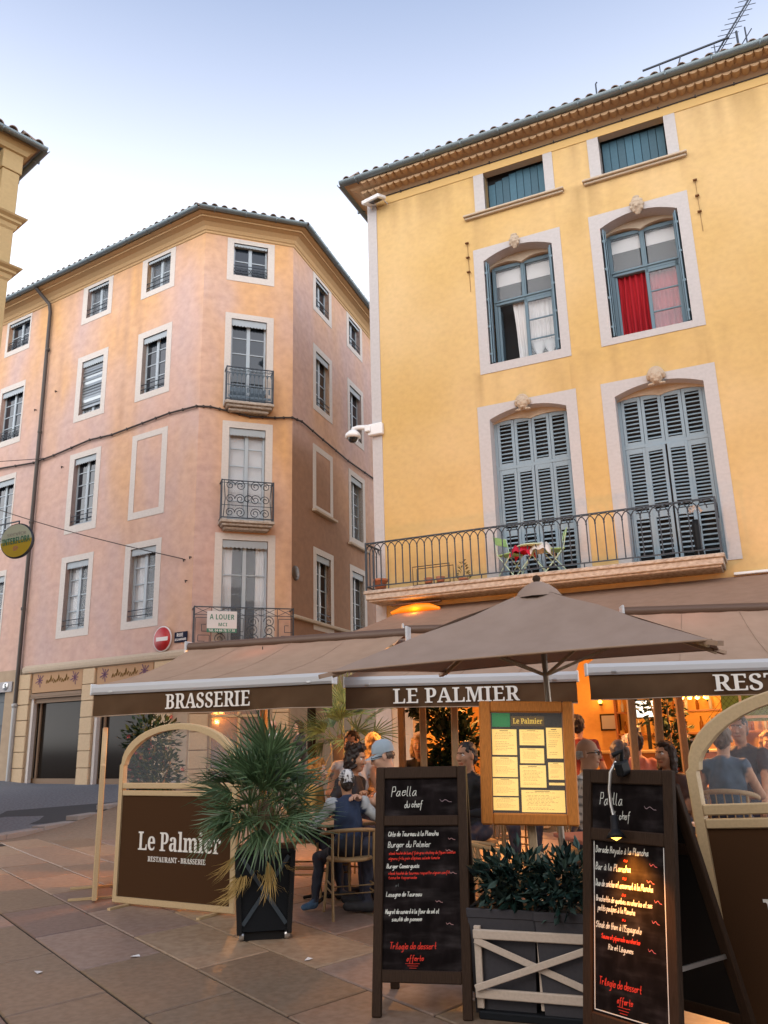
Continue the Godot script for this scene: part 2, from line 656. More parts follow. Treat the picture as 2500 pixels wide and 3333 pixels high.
func half_tile(r: float, l: float, th := 0.015) -> ArrayMesh:  # lies along z, bulges up
	var b := B.new()
	b.sm(1)
	var n := 8
	for i in n:
		var a0 := PI * i / n
		var a1 := PI * (i + 1) / n
		for q in [[r, r * 0.82], [r - th, r * 0.82 - th]]:
			b.quad(Vector3(cos(a0) * q[0], sin(a0) * q[0], 0), Vector3(cos(a1) * q[0], sin(a1) * q[0], 0), Vector3(cos(a1) * q[1], sin(a1) * q[1], -l), Vector3(cos(a0) * q[1], sin(a0) * q[1], -l))
	b.sm(-1)
	for i in n:
		var a0 := PI * i / n
		var a1 := PI * (i + 1) / n
		b.quad(Vector3(cos(a0) * r, sin(a0) * r, 0), Vector3(cos(a1) * r, sin(a1) * r, 0), Vector3(cos(a1) * (r - th), sin(a1) * (r - th), 0), Vector3(cos(a0) * (r - th), sin(a0) * (r - th), 0))
	return b.mesh()


func filled_tile(r: float, l: float) -> ArrayMesh:
	var poly := PackedVector2Array()
	for i in 9:
		poly.append(Vector2(cos(PI * i / 8.0), sin(PI * i / 8.0) * 0.85) * r)
	return B.new().prism(poly, -l, 0).mesh()


# gutter, first course of tiles and the roof behind, along an eave; path in the parent's own axes
func eave_roof(parent: Node3D, pts: Array, out: float, y: float, depth: float, gutter_r := 0.075, tiles := true) -> void:
	var g := offset_path(pts, out)
	for i in g.size():
		g[i] += Vector3(0, y, 0)
	var b := B.new()
	for k in g.size() - 1:
		var u: Vector3 = (g[k + 1] - g[k]).normalized()
		var n := u.cross(Vector3.UP)
		b.sm(1)
		for i in 8:
			var a0 := PI * i / 8.0
			var a1 := PI * (i + 1) / 8.0
			for q in [gutter_r, gutter_r - 0.008]:
				var o0: Vector3 = n * (cos(a0) * q) - Vector3.UP * (sin(a0) * q)
				var o1: Vector3 = n * (cos(a1) * q) - Vector3.UP * (sin(a1) * q)
				b.quad(g[k] + o0, g[k + 1] + o0, g[k + 1] + o1, g[k] + o1)
		var len: float = (g[k + 1] - g[k]).length()
		for i in maxi(1, int(len / 0.9)):
			var c: Vector3 = g[k] + u * ((i + 0.5) * 0.9)
			b.box(c - Vector3.UP * gutter_r * 0.5, Vector3(0.03, gutter_r * 1.06, gutter_r * 2.1), Basis(u, Vector3.UP, n))
	obj("gutter", b, M.gutter, parent)
	var slope := 0.3
	var e := offset_path(pts, out - 0.02)
	var inner := offset_path(pts, out - depth)
	var rb := B.new()
	for k in pts.size() - 1:
		var up := Vector3(0, depth * slope, 0)
		var yy := Vector3(0, y - 0.01, 0)
		rb.quad(inner[k] + up + yy, inner[k + 1] + up + yy, e[k + 1] + yy, e[k] + yy)
		rb.quad(e[k] + yy, e[k + 1] + yy, e[k + 1] + yy - Vector3(0, 0.05, 0), e[k] + yy - Vector3(0, 0.05, 0))
	var roof := obj("roof", rb, M.roof_clay, parent)
	var tile := half_tile(0.1, 0.48)
	var made := 0
	for k in e.size() - 1:
		var u: Vector3 = (e[k + 1] - e[k]).normalized()
		var n := u.cross(Vector3.UP)
		var len: float = (e[k + 1] - e[k]).length()
		var cnt := int(len / 0.265)
		for i in cnt:
			if made >= 150:
				break
			made += 1
			var back := (n + Vector3(0, -slope, 0)).normalized()
			var upv := back.cross(u).normalized()
			var p: Vector3 = e[k] + u * ((i + 0.5) * len / cnt) + Vector3(0, y + 0.045 + rng.randf_range(-0.008, 0.008), 0) + n * (0.0 + rng.randf_range(-0.015, 0.015))
			obj("roof_tile", tile, M.roof_clay, roof, Transform3D(Basis(u, upv, back).rotated(Vector3.UP, rng.randf_range(-0.04, 0.04)), p))
		# the courses above, as one corrugated sheet
		var rows := []
		var m := cnt * 6
		for r in [0.4, depth * 0.5, depth]:
			var row := []
			for i in m + 1:
				var t := float(i) / m
				var p: Vector3 = (e[k].lerp(e[k + 1], t)).lerp(inner[k].lerp(inner[k + 1], t), r / depth)
				row.append(p + Vector3(0, y + 0.0 + r * slope + 0.09 * absf(sin(PI * i / 6.0)), 0))
			rows.append(row)
		obj("roof_courses", B.new().sheet(rows), M.roof_clay, roof)


func scallop_blind(x0: float, x1: float, y0: float, y1: float, z: float) -> B:  # the fretted pelmet that hides a roller blind
	var b := B.new()
	var poly := PackedVector2Array([Vector2(x0, y1), Vector2(x1, y1)])
	var n := 11
	for i in n:
		var a := lerpf(x1, x0, float(i) / n)
		var c := lerpf(x1, x0, float(i + 1) / n)
		for q in [[0.0, 0.0], [0.25, -0.028], [0.5, -0.04], [0.75, -0.028]]:
			poly.append(Vector2(lerpf(a, c, q[0]), y0 + 0.04 + q[1]))
	poly.append(Vector2(x0, y0 + 0.04))
	return b.prism(poly, z - 0.012, z)


# casement window of the pink house; o = opening [x0, x1, y0, y1]
func pink_window(parent: Node3D, xf: Transform3D, x0: float, x1: float, y0: float, y1: float, o: Array, rows: int, rail := 1, blind := 0.2, open := 0.0, curtain := false) -> MeshInstance3D:
	var rv := 0.24
	var drawn := rng.randi() % 5  # what hangs behind the panes
	var w := obj("window", surround(x0, x1, y0, y1, o, 0.012, rv, 0.0), M.cream, parent, xf)
	var cx: float = (o[0] + o[1]) / 2
	var zf := -0.17
	var f := B.new()
	var th := 0.055
	for q in [[o[0] + th / 2, th], [o[1] - th / 2, th], [cx, 0.1]]:
		f.box(Vector3(q[0], (o[2] + o[3]) / 2, zf), Vector3(q[1], o[3] - o[2], 0.06 if q[1] < 0.09 else 0.075))
	for y in [o[2] + 0.05, o[3] - th / 2]:
		f.box(Vector3(cx, y, zf), Vector3(o[1] - o[0], th if y > o[2] + 0.1 else 0.1, 0.055))
	var h0: float = o[2] + 0.1
	var h1: float = o[3] - th
	for i in range(1, rows):
		f.box(Vector3(cx, lerpf(h0, h1, float(i) / rows), zf), Vector3(o[1] - o[0], 0.03, 0.04))
	obj("frame", f, M.frame_grey, w)
	var pw: float = cx - 0.05 - o[0] - th
	var ph := (h1 - h0) / rows - 0.03
	var pm := B.new()
	pm.box(Vector3.ZERO, Vector3(pw, ph, 0.006))
	var mesh := pm.mesh()
	for s in [-1, 1]:
		for i in rows:
			obj("pane", mesh, M.clear_glass if curtain or drawn < 2 else M.glass, w, Transform3D(Basis(Vector3.UP, rng.randf_range(-0.012, 0.012)) * Basis(Vector3.RIGHT, rng.randf_range(-0.012, 0.012)), Vector3(cx + s * (0.05 + pw / 2), lerpf(h0, h1, (i + 0.5) / rows), zf)))
	var bk := B.new()
	bk.quad(Vector3(o[0], o[3], -rv - 0.02), Vector3(o[1], o[3], -rv - 0.02), Vector3(o[1], o[2], -rv - 0.02), Vector3(o[0], o[2], -rv - 0.02))
	obj("room_behind", bk, M.curtain_white if curtain else M.dark_room, w)
	if drawn < 2 and not curtain and rows > 2:
		for s in [-1, 1]:
			if drawn == 1 and s > 0:
				continue
			var wide: float = (o[1] - o[0]) * ([0.22, 0.45, 0.3][drawn] as float)
			var x0c: float = o[0] + 0.03 if s < 0 else o[1] - 0.03 - wide
			obj("curtain", drape(x0c, x0c + wide, o[2] + 0.1, o[3] - 0.06, -0.225, 3, 0.012, 0.0), [M.curtain_white, M.curtain_white, M.cloth_white][drawn], w)
	if blind > 0.0:
		obj("blind_pelmet", scallop_blind(o[0] + 0.01, o[1] - 0.01, o[3] - blind, o[3] - 0.005, -0.03), M.blind_grey, w)
	if rail > 0:
		var r := B.new()
		for i in rail + 1:
			r.tube([Vector3(o[0] - 0.0, o[2] + 0.14 + i * 0.15, -0.02), Vector3(o[1], o[2] + 0.14 + i * 0.15, -0.02)], 0.014, 5)
		obj("guard_rail", r, M.iron, w)
	elif rail < 0:
		obj("guard_rail", lace(o[0], o[1], o[2] + 0.02, o[2] + 0.34, -0.03), M.iron, w)
	return w


func lace(x0: float, x1: float, y0: float, y1: float, z: float) -> B:  # small cast-iron window guard with rings
	var b := B.new()
	for y in [y0, y1]:
		b.bar(Vector3(x0, y, z), Vector3(x1, y, z), 0.02, 0.02)
	var n := 6
	for i in n:
		var c := Vector3(lerpf(x0, x1, (i + 0.5) / n), (y0 + y1) / 2, z)
		var r := minf((x1 - x0) / n, y1 - y0) * 0.46
		var p := []
		for k in 11:
			p.append(c + Vector3(cos(TAU * k / 10.0), sin(TAU * k / 10.0), 0) * r)
		b.tube(p, 0.011, 4, false)
		b.bar(c + Vector3(-r, -r, 0), c + Vector3(r, r, 0), 0.012, 0.012)
		b.bar(c + Vector3(-r, r, 0), c + Vector3(r, -r, 0), 0.012, 0.012)
	return b


func yellow_house() -> void:
	var T := face(Vector3(-0.202, 0, -17.5), 114.83)
	var root := thing("yellow_house", "yellow limewashed house with grey-blue louvred shutters and a long iron balcony above the brown awnings", "house", T)
	var W := 13.0
	var n := FastNoiseLite.new()
	n.seed = 5
	n.frequency = 0.22
	n.fractal_octaves = 4
	var cf := func(x: float, y: float) -> Color:
		var t := noise2(n, x, y)
		var u := noise2(n, x * 3.1 + 40, y * 2.2)
		var runs := noise2(n, x * 14.0 + 9.0, y * 0.5 + 30.0)
		var c := Color(0.585, 0.385, 0.145).lerp(Color(0.66, 0.47, 0.25), t * 0.7).lerp(Color(0.48, 0.29, 0.085), u * 0.25)
		# rain has run down below the eave and from the ends of the sills
		var wet := smoothstep(12.6, 14.3, y) * 0.5
		for q in [[2.46, 4.78, 13.0], [5.19, 7.34, 13.0], [2.6, 4.6, 9.1], [5.2, 7.25, 9.1]]:
			if y < q[2] and y > q[2] - 1.5:
				wet += 0.6 * (1.0 - (q[2] - y) / 1.5) * (exp(-pow((x - q[0]) * 4.0, 2)) + exp(-pow((x - q[1]) * 4.0, 2)) + 0.35 * float(x > q[0] and x < q[1]))
		wet += smoothstep(5.6, 4.3, y) * 0.35
		return c.lerp(Color(0.34, 0.22, 0.09), clampf(wet * smoothstep(0.35, 0.75, runs), 0, 0.6))
	var holes := [[2.97, 4.37, 13.1, 14.3], [5.6, 6.97, 13.1, 14.3], [2.7, 4.55, 9.2, 12.1], [5.3, 7.15, 9.2, 12.1], [2.6, 4.52, 4.5, 8.25], [5.22, 7.18, 4.5, 8.25]]
	for k in 2:
		holes.append([[9.9, 11.4, 9.29, 11.9], [9.9, 11.4, 5.2, 8.1]][k])
	var b := B.new()
	wall(b, 0, W, 3.75, 14.35, holes, 0.3, cf, 0.18)
	obj("front_wall", b, M.stucco, root)
	# the ground floor stands open behind the terrace
	b = B.new()
	var cg := func(_x: float, _y: float) -> Color: return Color(0.62, 0.52, 0.4)
	wall(b, 0, W, 0, 3.75, [[0.75, 3.3, 0.0, 3.0], [3.95, 8.3, 0.0, 3.0], [8.9, 12.4, 0.0, 3.0]], 0.35, cg, 0.9)
	obj("ground_floor_wall", b, M.limewash, root)
	b = B.new()
	var D := -11.0
	b.col = Color(0.6, 0.4, 0.16)
	b.quad(Vector3(0, 14.35, D), Vector3(0, 14.35, 0), Vector3(0, 0, 0), Vector3(0, 0, D))
	b.quad(Vector3(W, 14.35, 0), Vector3(W, 14.35, D), Vector3(W, 0, D), Vector3(W, 0, 0))
	b.quad(Vector3(W, 14.35, D), Vector3(0, 14.35, D), Vector3(0, 0, D), Vector3(W, 0, D))
	b.quad(Vector3(0, 14.3, D), Vector3(W, 14.3, D), Vector3(W, 14.3, 0), Vector3(0, 14.3, 0))
	b.quad(Vector3(0.02, 3.7, -0.4), Vector3(W, 3.7, -0.4), Vector3(W, 3.7, D), Vector3(0.02, 3.7, D))
	b.box(Vector3(W / 2, 9, -1.0), Vector3(W - 0.1, 10.4, 0.02))
	obj("side_walls", b, M.stucco, root)
	# whitish painted corner
	b = B.new()
	b.box(Vector3(0.11, 9.05, 0.006), Vector3(0.24, 10.6, 0.03))
	b.box(Vector3(0.11, 1.88, 0.006), Vector3(0.36, 3.75, 0.05))
	obj("corner_band", b, M.quoin, root)
	# band under the eave, tile cornice, gutter and roof
	b = B.new()
	b.box(Vector3(W / 2 + 0.1, 14.2, 0.008), Vector3(W - 0.2, 0.2, 0.018))
	obj("fascia_band", b, mat("fascia", lin(0.55, 0.36, 0.14), 0.9), root)
	var path := [Vector3(0, 0, D), Vector3(0, 0, 0), Vector3(W, 0, 0)]
	obj("eave_soffit", moulding(path, [Vector2(0, 14.35), Vector2(0.1, 14.44), Vector2(0.12, 14.47), Vector2(0.3, 14.55), Vector2(0.32, 14.58), Vector2(0.44, 14.63), Vector2(0.46, 14.72)]), M.genoise, root)
	var ft := filled_tile(0.085, 0.24)
	for row in 2:
		var o: float = [0.25, 0.46][row]
		var y: float = [14.475, 14.6][row]
		for i in 74:
			obj("cornice_tile", ft, M.genoise, root, Transform3D(Basis(Vector3.BACK, PI + rng.randf_range(-0.08, 0.08)), Vector3(0.02 + row * 0.09 + i * 0.176, y, o + rng.randf_range(-0.01, 0.01))))
	eave_roof(root, path, 0.5, 14.7, 4.5, 0.1)
	# cable clipped under the eave
	b = B.new()
	b.tube([Vector3(0.5, 14.32, 0.03), Vector3(4, 14.3, 0.03), Vector3(8, 14.31, 0.03), Vector3(12.9, 14.3, 0.03)], 0.014, 5)
	for i in 16:
		b.box(Vector3(0.9 + i * 0.75, 14.31, 0.03), Vector3(0.03, 0.05, 0.05))
	obj("eave_cable", b, M.cable, root)
	# attic windows behind board shutters
	for q in [[2.73, 4.58, 2.97, 4.37, 2.46, 4.78, 0.14], [5.36, 7.2, 5.6, 6.97, 5.19, 7.34, 0.0]]:
		var w := obj("attic_window", surround(q[0], q[1], 13.08, 14.3, [q[2], q[3], 13.1, 14.28], 0.014, 0.36), M.quoin, root)
		b = B.new()
		b.box(Vector3((q[2] + q[3]) / 2, 14.2, -0.06), Vector3(q[3] - q[2], 0.1, 0.12))
		b.box(Vector3((q[2] + q[3]) / 2, 14.13, -0.1), Vector3(q[3] - q[2], 0.05, 0.2))
		obj("lintel", b, M.stone, w)
		b = B.new()
		b.box(Vector3((q[4] + q[5]) / 2, 13.035, 0.06), Vector3(q[5] - q[4], 0.05, 0.15), Basis(), 0.012)
		b.box(Vector3((q[4] + q[5]) / 2, 12.985, 0.035), Vector3(q[5] - q[4] - 0.05, 0.05, 0.09), Basis(), 0.012)
		obj("sill", b, M.stone, w)
		var m := 8
		var pw: float = (q[3] - q[2] - 0.06) / m
		for i in m:
			var x: float = q[2] + 0.03 + (i + 0.5) * pw
			var top := 14.1
			if q[6] > 0.0:
				top = 14.13 - 0.2 * absf(i - 4.0) / 4.0 if i < 4 else 14.1
			b = B.new()
			b.box(Vector3(x, (13.11 + top) / 2, -0.28 + rng.randf_range(-0.004, 0.004)), Vector3(pw - 0.009, top - 13.11, 0.025), Basis(), 0.004)
			obj("shutter_board", b, M["plank%d" % (rng.randi() % 4)], w)
		b = B.new()
		b.box(Vector3((q[2] + q[3]) / 2, 13.7, -0.34), Vector3(q[3] - q[2], 1.3, 0.02))
		obj("room_behind", b, M.dark_room, w)
	# tall windows of the second floor
	arch_window(root, [2.62, 4.6, 9.09, 12.16], [2.85, 4.4, 9.29, 11.82], false)
	arch_window(root, [5.22, 7.23, 9.14, 12.19], [5.44, 7.0, 9.29, 11.84], true)
	# louvred doors on the balcony
	louvre_door(root, [2.5, 4.62, 4.48, 8.35], [2.76, 4.4, 4.5, 8.02], 0.02)
	louvre_door(root, [5.12, 7.28, 4.48, 8.33], [5.37, 7.04, 4.5, 8.0], 0.1)
	# plain windows further along, beyond the photograph's edge
	for y in [[9.1, 12.1, 9.29, 11.9], [5.0, 8.3, 5.2, 8.1]]:
		pink_window(root, Transform3D(), 9.7, 11.6, y[0], y[1], [9.9, 11.4, y[2], y[3]], 4, 0, 0.0)
	# carved keystones
	for q in [[3.6, 12.08, 1, 0.15], [6.24, 12.12, 2, 0.18], [3.51, 8.25, 3, 0.17], [6.2, 8.26, 4, 0.18]]:
		keystone(root, Vector3(q[0], q[1], 0.05), q[2], q[3])
	# iron tie bars
	for q in [[2.5, 12.37, 11.14], [7.41, 12.34, 11.16]]:
		b = B.new()
		b.bar(Vector3(q[0], q[1], 0.015), Vector3(q[0] + 0.01, q[2], 0.015), 0.007, 0.007)
		for k in 3:
			b.box(Vector3(q[0], q[1] - k * 0.37, 0.05), Vector3(0.08, 0.02, 0.06))
		obj("tie_bar", b, mat("rust", lin(0.16, 0.075, 0.03), 0.9), root)
	yellow_balcony(root)
	interior(root)


func arch_window(root: Node3D, fr: Array, o: Array, red: bool) -> void:
	var w := obj("arched_window", surround(fr[0], fr[1], fr[2], fr[3], o, 0.014, 0.5, 0.2), M.quoin, root)
	var cx: float = (o[0] + o[1]) / 2
	var wd: float = o[1] - o[0]
	# scalloped lintel board under the arch
	var b := B.new()
	var poly := PackedVector2Array()
	for i in 17:
		var t := i / 16.0
		poly.append(Vector2(lerpf(o[0], o[1], t), o[3] + 0.2 * (1.0 - pow(2 * t - 1, 2)) + 0.01))
	for i in 17:
		var t := 1.0 - i / 16.0
		poly.append(Vector2(lerpf(o[0], o[1], t), o[3] - 0.05 + 0.1 * absf(sin(TAU * t)) ** 0.7))
	b.prism(poly, -0.46, -0.3)
	obj("lintel", b, M.stone, w)
	# shutters folded back into the reveal
	for s in [-1, 1]:
		b = B.new()
		var x: float = (o[0] + 0.035) if s < 0 else (o[1] - 0.035)
		b.box(Vector3(x, (o[2] + o[3]) / 2, -0.16), Vector3(0.03, o[3] - o[2] - 0.06, 0.34), Basis(Vector3.UP, s * -0.12), 0.004)
		b.box(Vector3(x - s * 0.025, (o[2] + o[3]) / 2, -0.18), Vector3(0.02, o[3] - o[2] - 0.1, 0.3), Basis(Vector3.UP, s * -0.2), 0.004)
		for k in 4:
			b.box(Vector3(x - s * 0.01, lerpf(o[2] + 0.25, o[3] - 0.3, k / 3.0), -0.01), Vector3(0.06, 0.05, 0.03))
		obj("folded_shutter", b, M.window_blue, w)
	var zf := -0.42
	var ty: float = o[2] + 1.62
	var x0: float = o[0] + 0.1
	var x1: float = o[1] - 0.1
	var f := B.new()
	for x in [x0, x1]:
		f.box(Vector3(x, (o[2] + o[3]) / 2, zf), Vector3(0.07, o[3] - o[2], 0.07))
	f.box(Vector3(cx, ty, zf), Vector3(x1 - x0, 0.11, 0.09), Basis(), 0.01)
	f.box(Vector3(cx, ty + 0.03, zf + 0.05), Vector3(x1 - x0, 0.035, 0.04))
	f.box(Vector3(cx, o[3] - 0.03, zf), Vector3(x1 - x0, 0.08, 0.07))
	f.box(Vector3(cx, (ty + o[3]) / 2, zf), Vector3(0.1, o[3] - ty, 0.07))
	f.box(Vector3(cx - 0.0, (ty + o[3]) / 2, zf + 0.03), Vector3(0.035, o[3] - ty, 0.05))
	# right casement stays shut
	f.box(Vector3(cx + 0.02, (o[2] + ty) / 2, zf + 0.02), Vector3(0.07, ty - o[2], 0.05), Basis(), 0.006)
	f.box(Vector3(x1 - 0.06, (o[2] + ty) / 2, zf + 0.02), Vector3(0.06, ty - o[2], 0.05))
	f.box(Vector3((cx + x1) / 2, o[2] + 0.06, zf + 0.02), Vector3(x1 - cx, 0.1, 0.05))
	f.box(Vector3((cx + x1) / 2, ty - 0.09, zf + 0.02), Vector3(x1 - cx, 0.07, 0.05))
	for k in [1, 2]:
		f.box(Vector3((cx + x1) / 2, lerpf(o[2] + 0.1, ty - 0.1, k / 3.0), zf + 0.02), Vector3(x1 - cx, 0.028, 0.03))
	obj("frame", f, M.window_blue, w)
	# left casement swung into the room
	b = B.new()
	b.box(Vector3(x0 + 0.03, (o[2] + ty) / 2, zf - 0.24), Vector3(0.05, ty - o[2] - 0.05, 0.5), Basis(Vector3.UP, 0.15))
	obj("open_casement", b, M.window_blue, w)
	for s in [-1, 1]:
		b = B.new()
		b.box(Vector3(cx + s * (wd / 4 - 0.015), (ty + o[3]) / 2, zf), Vector3(wd / 2 - 0.18, o[3] - ty - 0.12, 0.006))
		obj("pane", b, M.clear_glass, w)
	for k in 3:
		b = B.new()
		b.box(Vector3((cx + x1) / 2, lerpf(o[2] + 0.1, ty - 0.1, (k + 0.5) / 3.0), zf + 0.02), Vector3(x1 - cx - 0.1, 0.47, 0.006))
		obj("pane", b, M.clear_glass, w)
	# half-lowered white blinds behind the top lights
	for s in [-1, 1]:
		b = B.new()
		var bl: float = 0.36 if not red else 0.3
		b.box(Vector3(cx + s * (wd / 4 - 0.01), o[3] - 0.08 - bl / 2, zf - 0.07), Vector3(wd / 2 - 0.14, bl, 0.004))
		obj("blind", b, M.curtain_white, w)
	# curtains
	if red:
		obj("curtain", drape(x0 + 0.08, cx - 0.02, o[2] + 0.02, ty - 0.03, zf - 0.08, 5, 0.075, 0.0), M.curtain_red, w)
		obj("curtain", drape(cx + 0.02, x1 - 0.02, o[2] + 0.02, ty - 0.03, zf - 0.1, 5, 0.03, 0.0), mat("curtain_dull", lin(0.32, 0.03, 0.045), 0.9), w)
	else:
		obj("curtain", drape(cx + 0.03, x1 - 0.02, o[2] + 0.55, ty - 0.03, zf - 0.09, 6, 0.025, 0.0), M.curtain_white, w)
		obj("curtain", drape(cx - 0.32, cx + 0.02, o[2] + 0.02, ty - 0.02, zf - 0.1, 3, 0.03, 0.3), M.curtain_white, w)
		for k in 2:  # the lower part gathered into knots
			b = B.new()
			var kx: float = lerpf(cx + 0.2, x1 - 0.22, k)
			b.lathe([Vector2(0.17, 0.5), Vector2(0.12, 0.32), Vector2(0.05, 0.2), Vector2(0.11, 0.13), Vector2(0.14, 0.06), Vector2(0.08, 0.0)], 9, Transform3D(Basis().scaled(Vector3(1, 1, 0.35)), Vector3(kx, o[2] + 0.04, zf - 0.09)))
			obj("curtain", b, M.curtain_white, w)
	b = B.new()
	b.quad(Vector3(o[0] - 0.1, o[3] + 0.3, -0.9), Vector3(o[1] + 0.1, o[3] + 0.3, -0.9), Vector3(o[1] + 0.1, o[2] - 0.1, -0.9), Vector3(o[0] - 0.1, o[2] - 0.1, -0.9))
	obj("room_behind", b, M.dark_room, w)


func drape(x0: float, x1: float, y0: float, y1: float, z: float, folds: int, amp: float, taper: float) -> B:
	var rows := []
	for j in 7:
		var t := j / 6.0
		var r := []
		for i in folds * 8 + 1:
			var s := float(i) / (folds * 8)
			var x := lerpf(x0 + (x1 - x0) * taper * t, x1, s)
			r.append(Vector3(x + 0.01 * sin(t * 5.0 + s * 9.0), lerpf(y1, y0, t), z + amp * sin(TAU * folds * s + 0.5 * sin(t * 2.0)) * (0.5 + 0.5 * t)))
		rows.append(r)
	return B.new().sheet(rows)


func louvre_door(root: Node3D, fr: Array, o: Array, gap: float) -> void:
	var w := obj("balcony_door", surround(fr[0], fr[1], fr[2], fr[3], o, 0.014, 0.44, 0.18), M.quoin, root)
	var b := B.new()
	var poly := PackedVector2Array()
	for i in 17:
		var t := i / 16.0
		poly.append(Vector2(lerpf(o[0], o[1], t), o[3] + 0.18 * (1.0 - pow(2 * t - 1, 2)) + 0.01))
	for i in 17:
		var t := 1.0 - i / 16.0
		poly.append(Vector2(lerpf(o[0], o[1], t), o[3] - 0.03 + 0.06 * absf(sin(TAU * t)) ** 0.7))
	b.prism(poly, -0.4, -0.24)
	obj("lintel", b, M.stone, w)
	b = B.new()
	b.quad(Vector3(o[0] - 0.1, o[3] + 0.2, -0.45), Vector3(o[1] + 0.1, o[3] + 0.2, -0.45), Vector3(o[1] + 0.1, o[2], -0.45), Vector3(o[0] - 0.1, o[2], -0.45))
	obj("room_behind", b, M.dark_room, w)
	var slat := B.new()
	var ty := 6.98  # rail between the fixed top leaves and the doors
	var cx: float = (o[0] + o[1]) / 2
	var x0: float = o[0] + 0.06
	var lw: float = (o[1] - o[0] - 0.12) / 4.0
	slat.box(Vector3.ZERO, Vector3(lw - 0.13, 0.052, 0.008), Basis(Vector3.RIGHT, -0.8))
	var sm := slat.mesh()
	b = B.new()
	for x in [o[0] + 0.03, o[1] - 0.03]:
		b.box(Vector3(x, (o[2] + o[3]) / 2, -0.29), Vector3(0.06, o[3] - o[2], 0.07))
	b.box(Vector3(cx, ty, -0.29), Vector3(o[1] - o[0] - 0.12, 0.07, 0.075))
	obj("frame", b, M.shutter_blue, w)
	for i in 4:
		# each leaf: [bottom, top] and the louvre fields between its rails
		for lf in [[ty + 0.035, o[3] + 0.02, [[ty + 0.1, o[3] - 0.06, 10]]], [o[2] + 0.02, ty - 0.035, [[5.62, ty - 0.14, 17], [o[2] + 0.12, 5.5, 9]]]]:
			var lo: bool = lf[1] < ty
			var ang := 0.0
			var px: float = x0 + i * lw + lw / 2
			if lo:
				ang = [0.0, -gap, gap * 0.8, 0.0][i]
				px += [0.0, -gap * 0.12, gap * 0.12, 0.0][i]
			var t := Transform3D(Basis(Vector3.UP, ang), Vector3(px, 0, -0.28 + (gap * 0.3 if lo and (i == 1 or i == 2) else 0.0)))
			var f := B.new()
			var h: float = lf[1] - lf[0]
			for s in [-1, 1]:
				f.box(Vector3(s * (lw / 2 - 0.034), lf[0] + h / 2, 0), Vector3(0.06, h, 0.04), Basis(), 0.004)
			var cuts: Array = [lf[0], lf[2][-1][0]]
			f.box(Vector3(0, (lf[0] + lf[2][-1][0]) / 2, 0), Vector3(lw - 0.128, lf[2][-1][0] - lf[0], 0.036))
			f.box(Vector3(0, (lf[1] + lf[2][0][1]) / 2, 0), Vector3(lw - 0.128, lf[1] - lf[2][0][1], 0.036))
			if lf[2].size() > 1:
				f.box(Vector3(0, (lf[2][0][0] + lf[2][1][1]) / 2, 0), Vector3(lw - 0.128, lf[2][0][0] - lf[2][1][1], 0.036))
			var leaf := obj("shutter_leaf", f, M.shutter_blue, w, t)
			for fld in lf[2]:
				for k in fld[2]:
					slats += 1
					if slats <= 300:
						# kept in the leaf's axes but a child of the door, so that it stays a sub-part
						obj("louvre_slat", sm, M.shutter_blue, w, t * Transform3D(Basis(Vector3.FORWARD, rng.randf_range(-0.006, 0.006)), Vector3(0, lerpf(fld[0], fld[1], (k + 0.5) / fld[2]), 0)))


var slats := 0


func keystone(root: Node3D, p: Vector3, kind: int, r: float) -> void:
	# a small carved head: skull, cheeks, nose, brow, curls of hair, a collar
	var prim := []
	var a := func(c: Vector3, q: Vector3): prim.append([c, q])
	a.call(Vector3(0, 0, 0), Vector3(0.72, 0.95, 0.7))
	if kind >= 3:
		a.call(Vector3(0, -0.12, 0.62), Vector3(0.13, 0.2, 0.16))
		a.call(Vector3(0, -0.42, 0.52), Vector3(0.24, 0.08, 0.14))
		a.call(Vector3(0, -0.68, 0.42), Vector3(0.24, 0.16, 0.2))
		for s in [-1, 1]:
			a.call(Vector3(s * 0.32, -0.3, 0.45), Vector3(0.24, 0.22, 0.2))
			a.call(Vector3(s * 0.28, 0.16, 0.56), Vector3(0.2, 0.06, 0.12))
			a.call(Vector3(s * 0.6, -0.95, 0.1), Vector3(0.35, 0.16, 0.3))
			a.call(Vector3(s * 0.82, 0.0, 0.05), Vector3(0.22, 0.4, 0.3))
		var m := 11 if kind == 4 else 8
		for i in m:
			var t := PI * (i + 0.5) / m
			a.call(Vector3(cos(t) * 0.72, sin(t) * 0.9 - 0.05, 0.25), Vector3(0.22, 0.22, 0.25))
	else:
		for i in 9:
			var t := TAU * i / 9.0
			a.call(Vector3(cos(t) * 0.6, sin(t) * 0.8, 0.2), Vector3(0.26, 0.24, 0.24))
		for i in 5:
			var t := TAU * i / 5.0 + 0.4 * kind
			a.call(Vector3(cos(t) * 0.27, sin(t) * 0.34, 0.55), Vector3(0.22, 0.2, 0.2))
		a.call(Vector3(0, 1.0, 0.2), Vector3(0.5 if kind == 1 else 0.4, 0.2, 0.3))
		a.call(Vector3(0, -1.0, 0.1), Vector3(0.3, 0.24, 0.2))
	var f := Field.new()
	f.setup(AABB(Vector3(-1.3, -1.4, -0.4), Vector3(2.6, 2.8, 1.7)), 0.07)
	for q in prim:
		f.ball(q[0], q[1], Basis(), 0.09, 0)
	var m2 := f.mesh([Color.WHITE])
	obj("carved_keystone", m2, M.sculpture, root, Transform3D(Basis().scaled(Vector3.ONE * r), p))


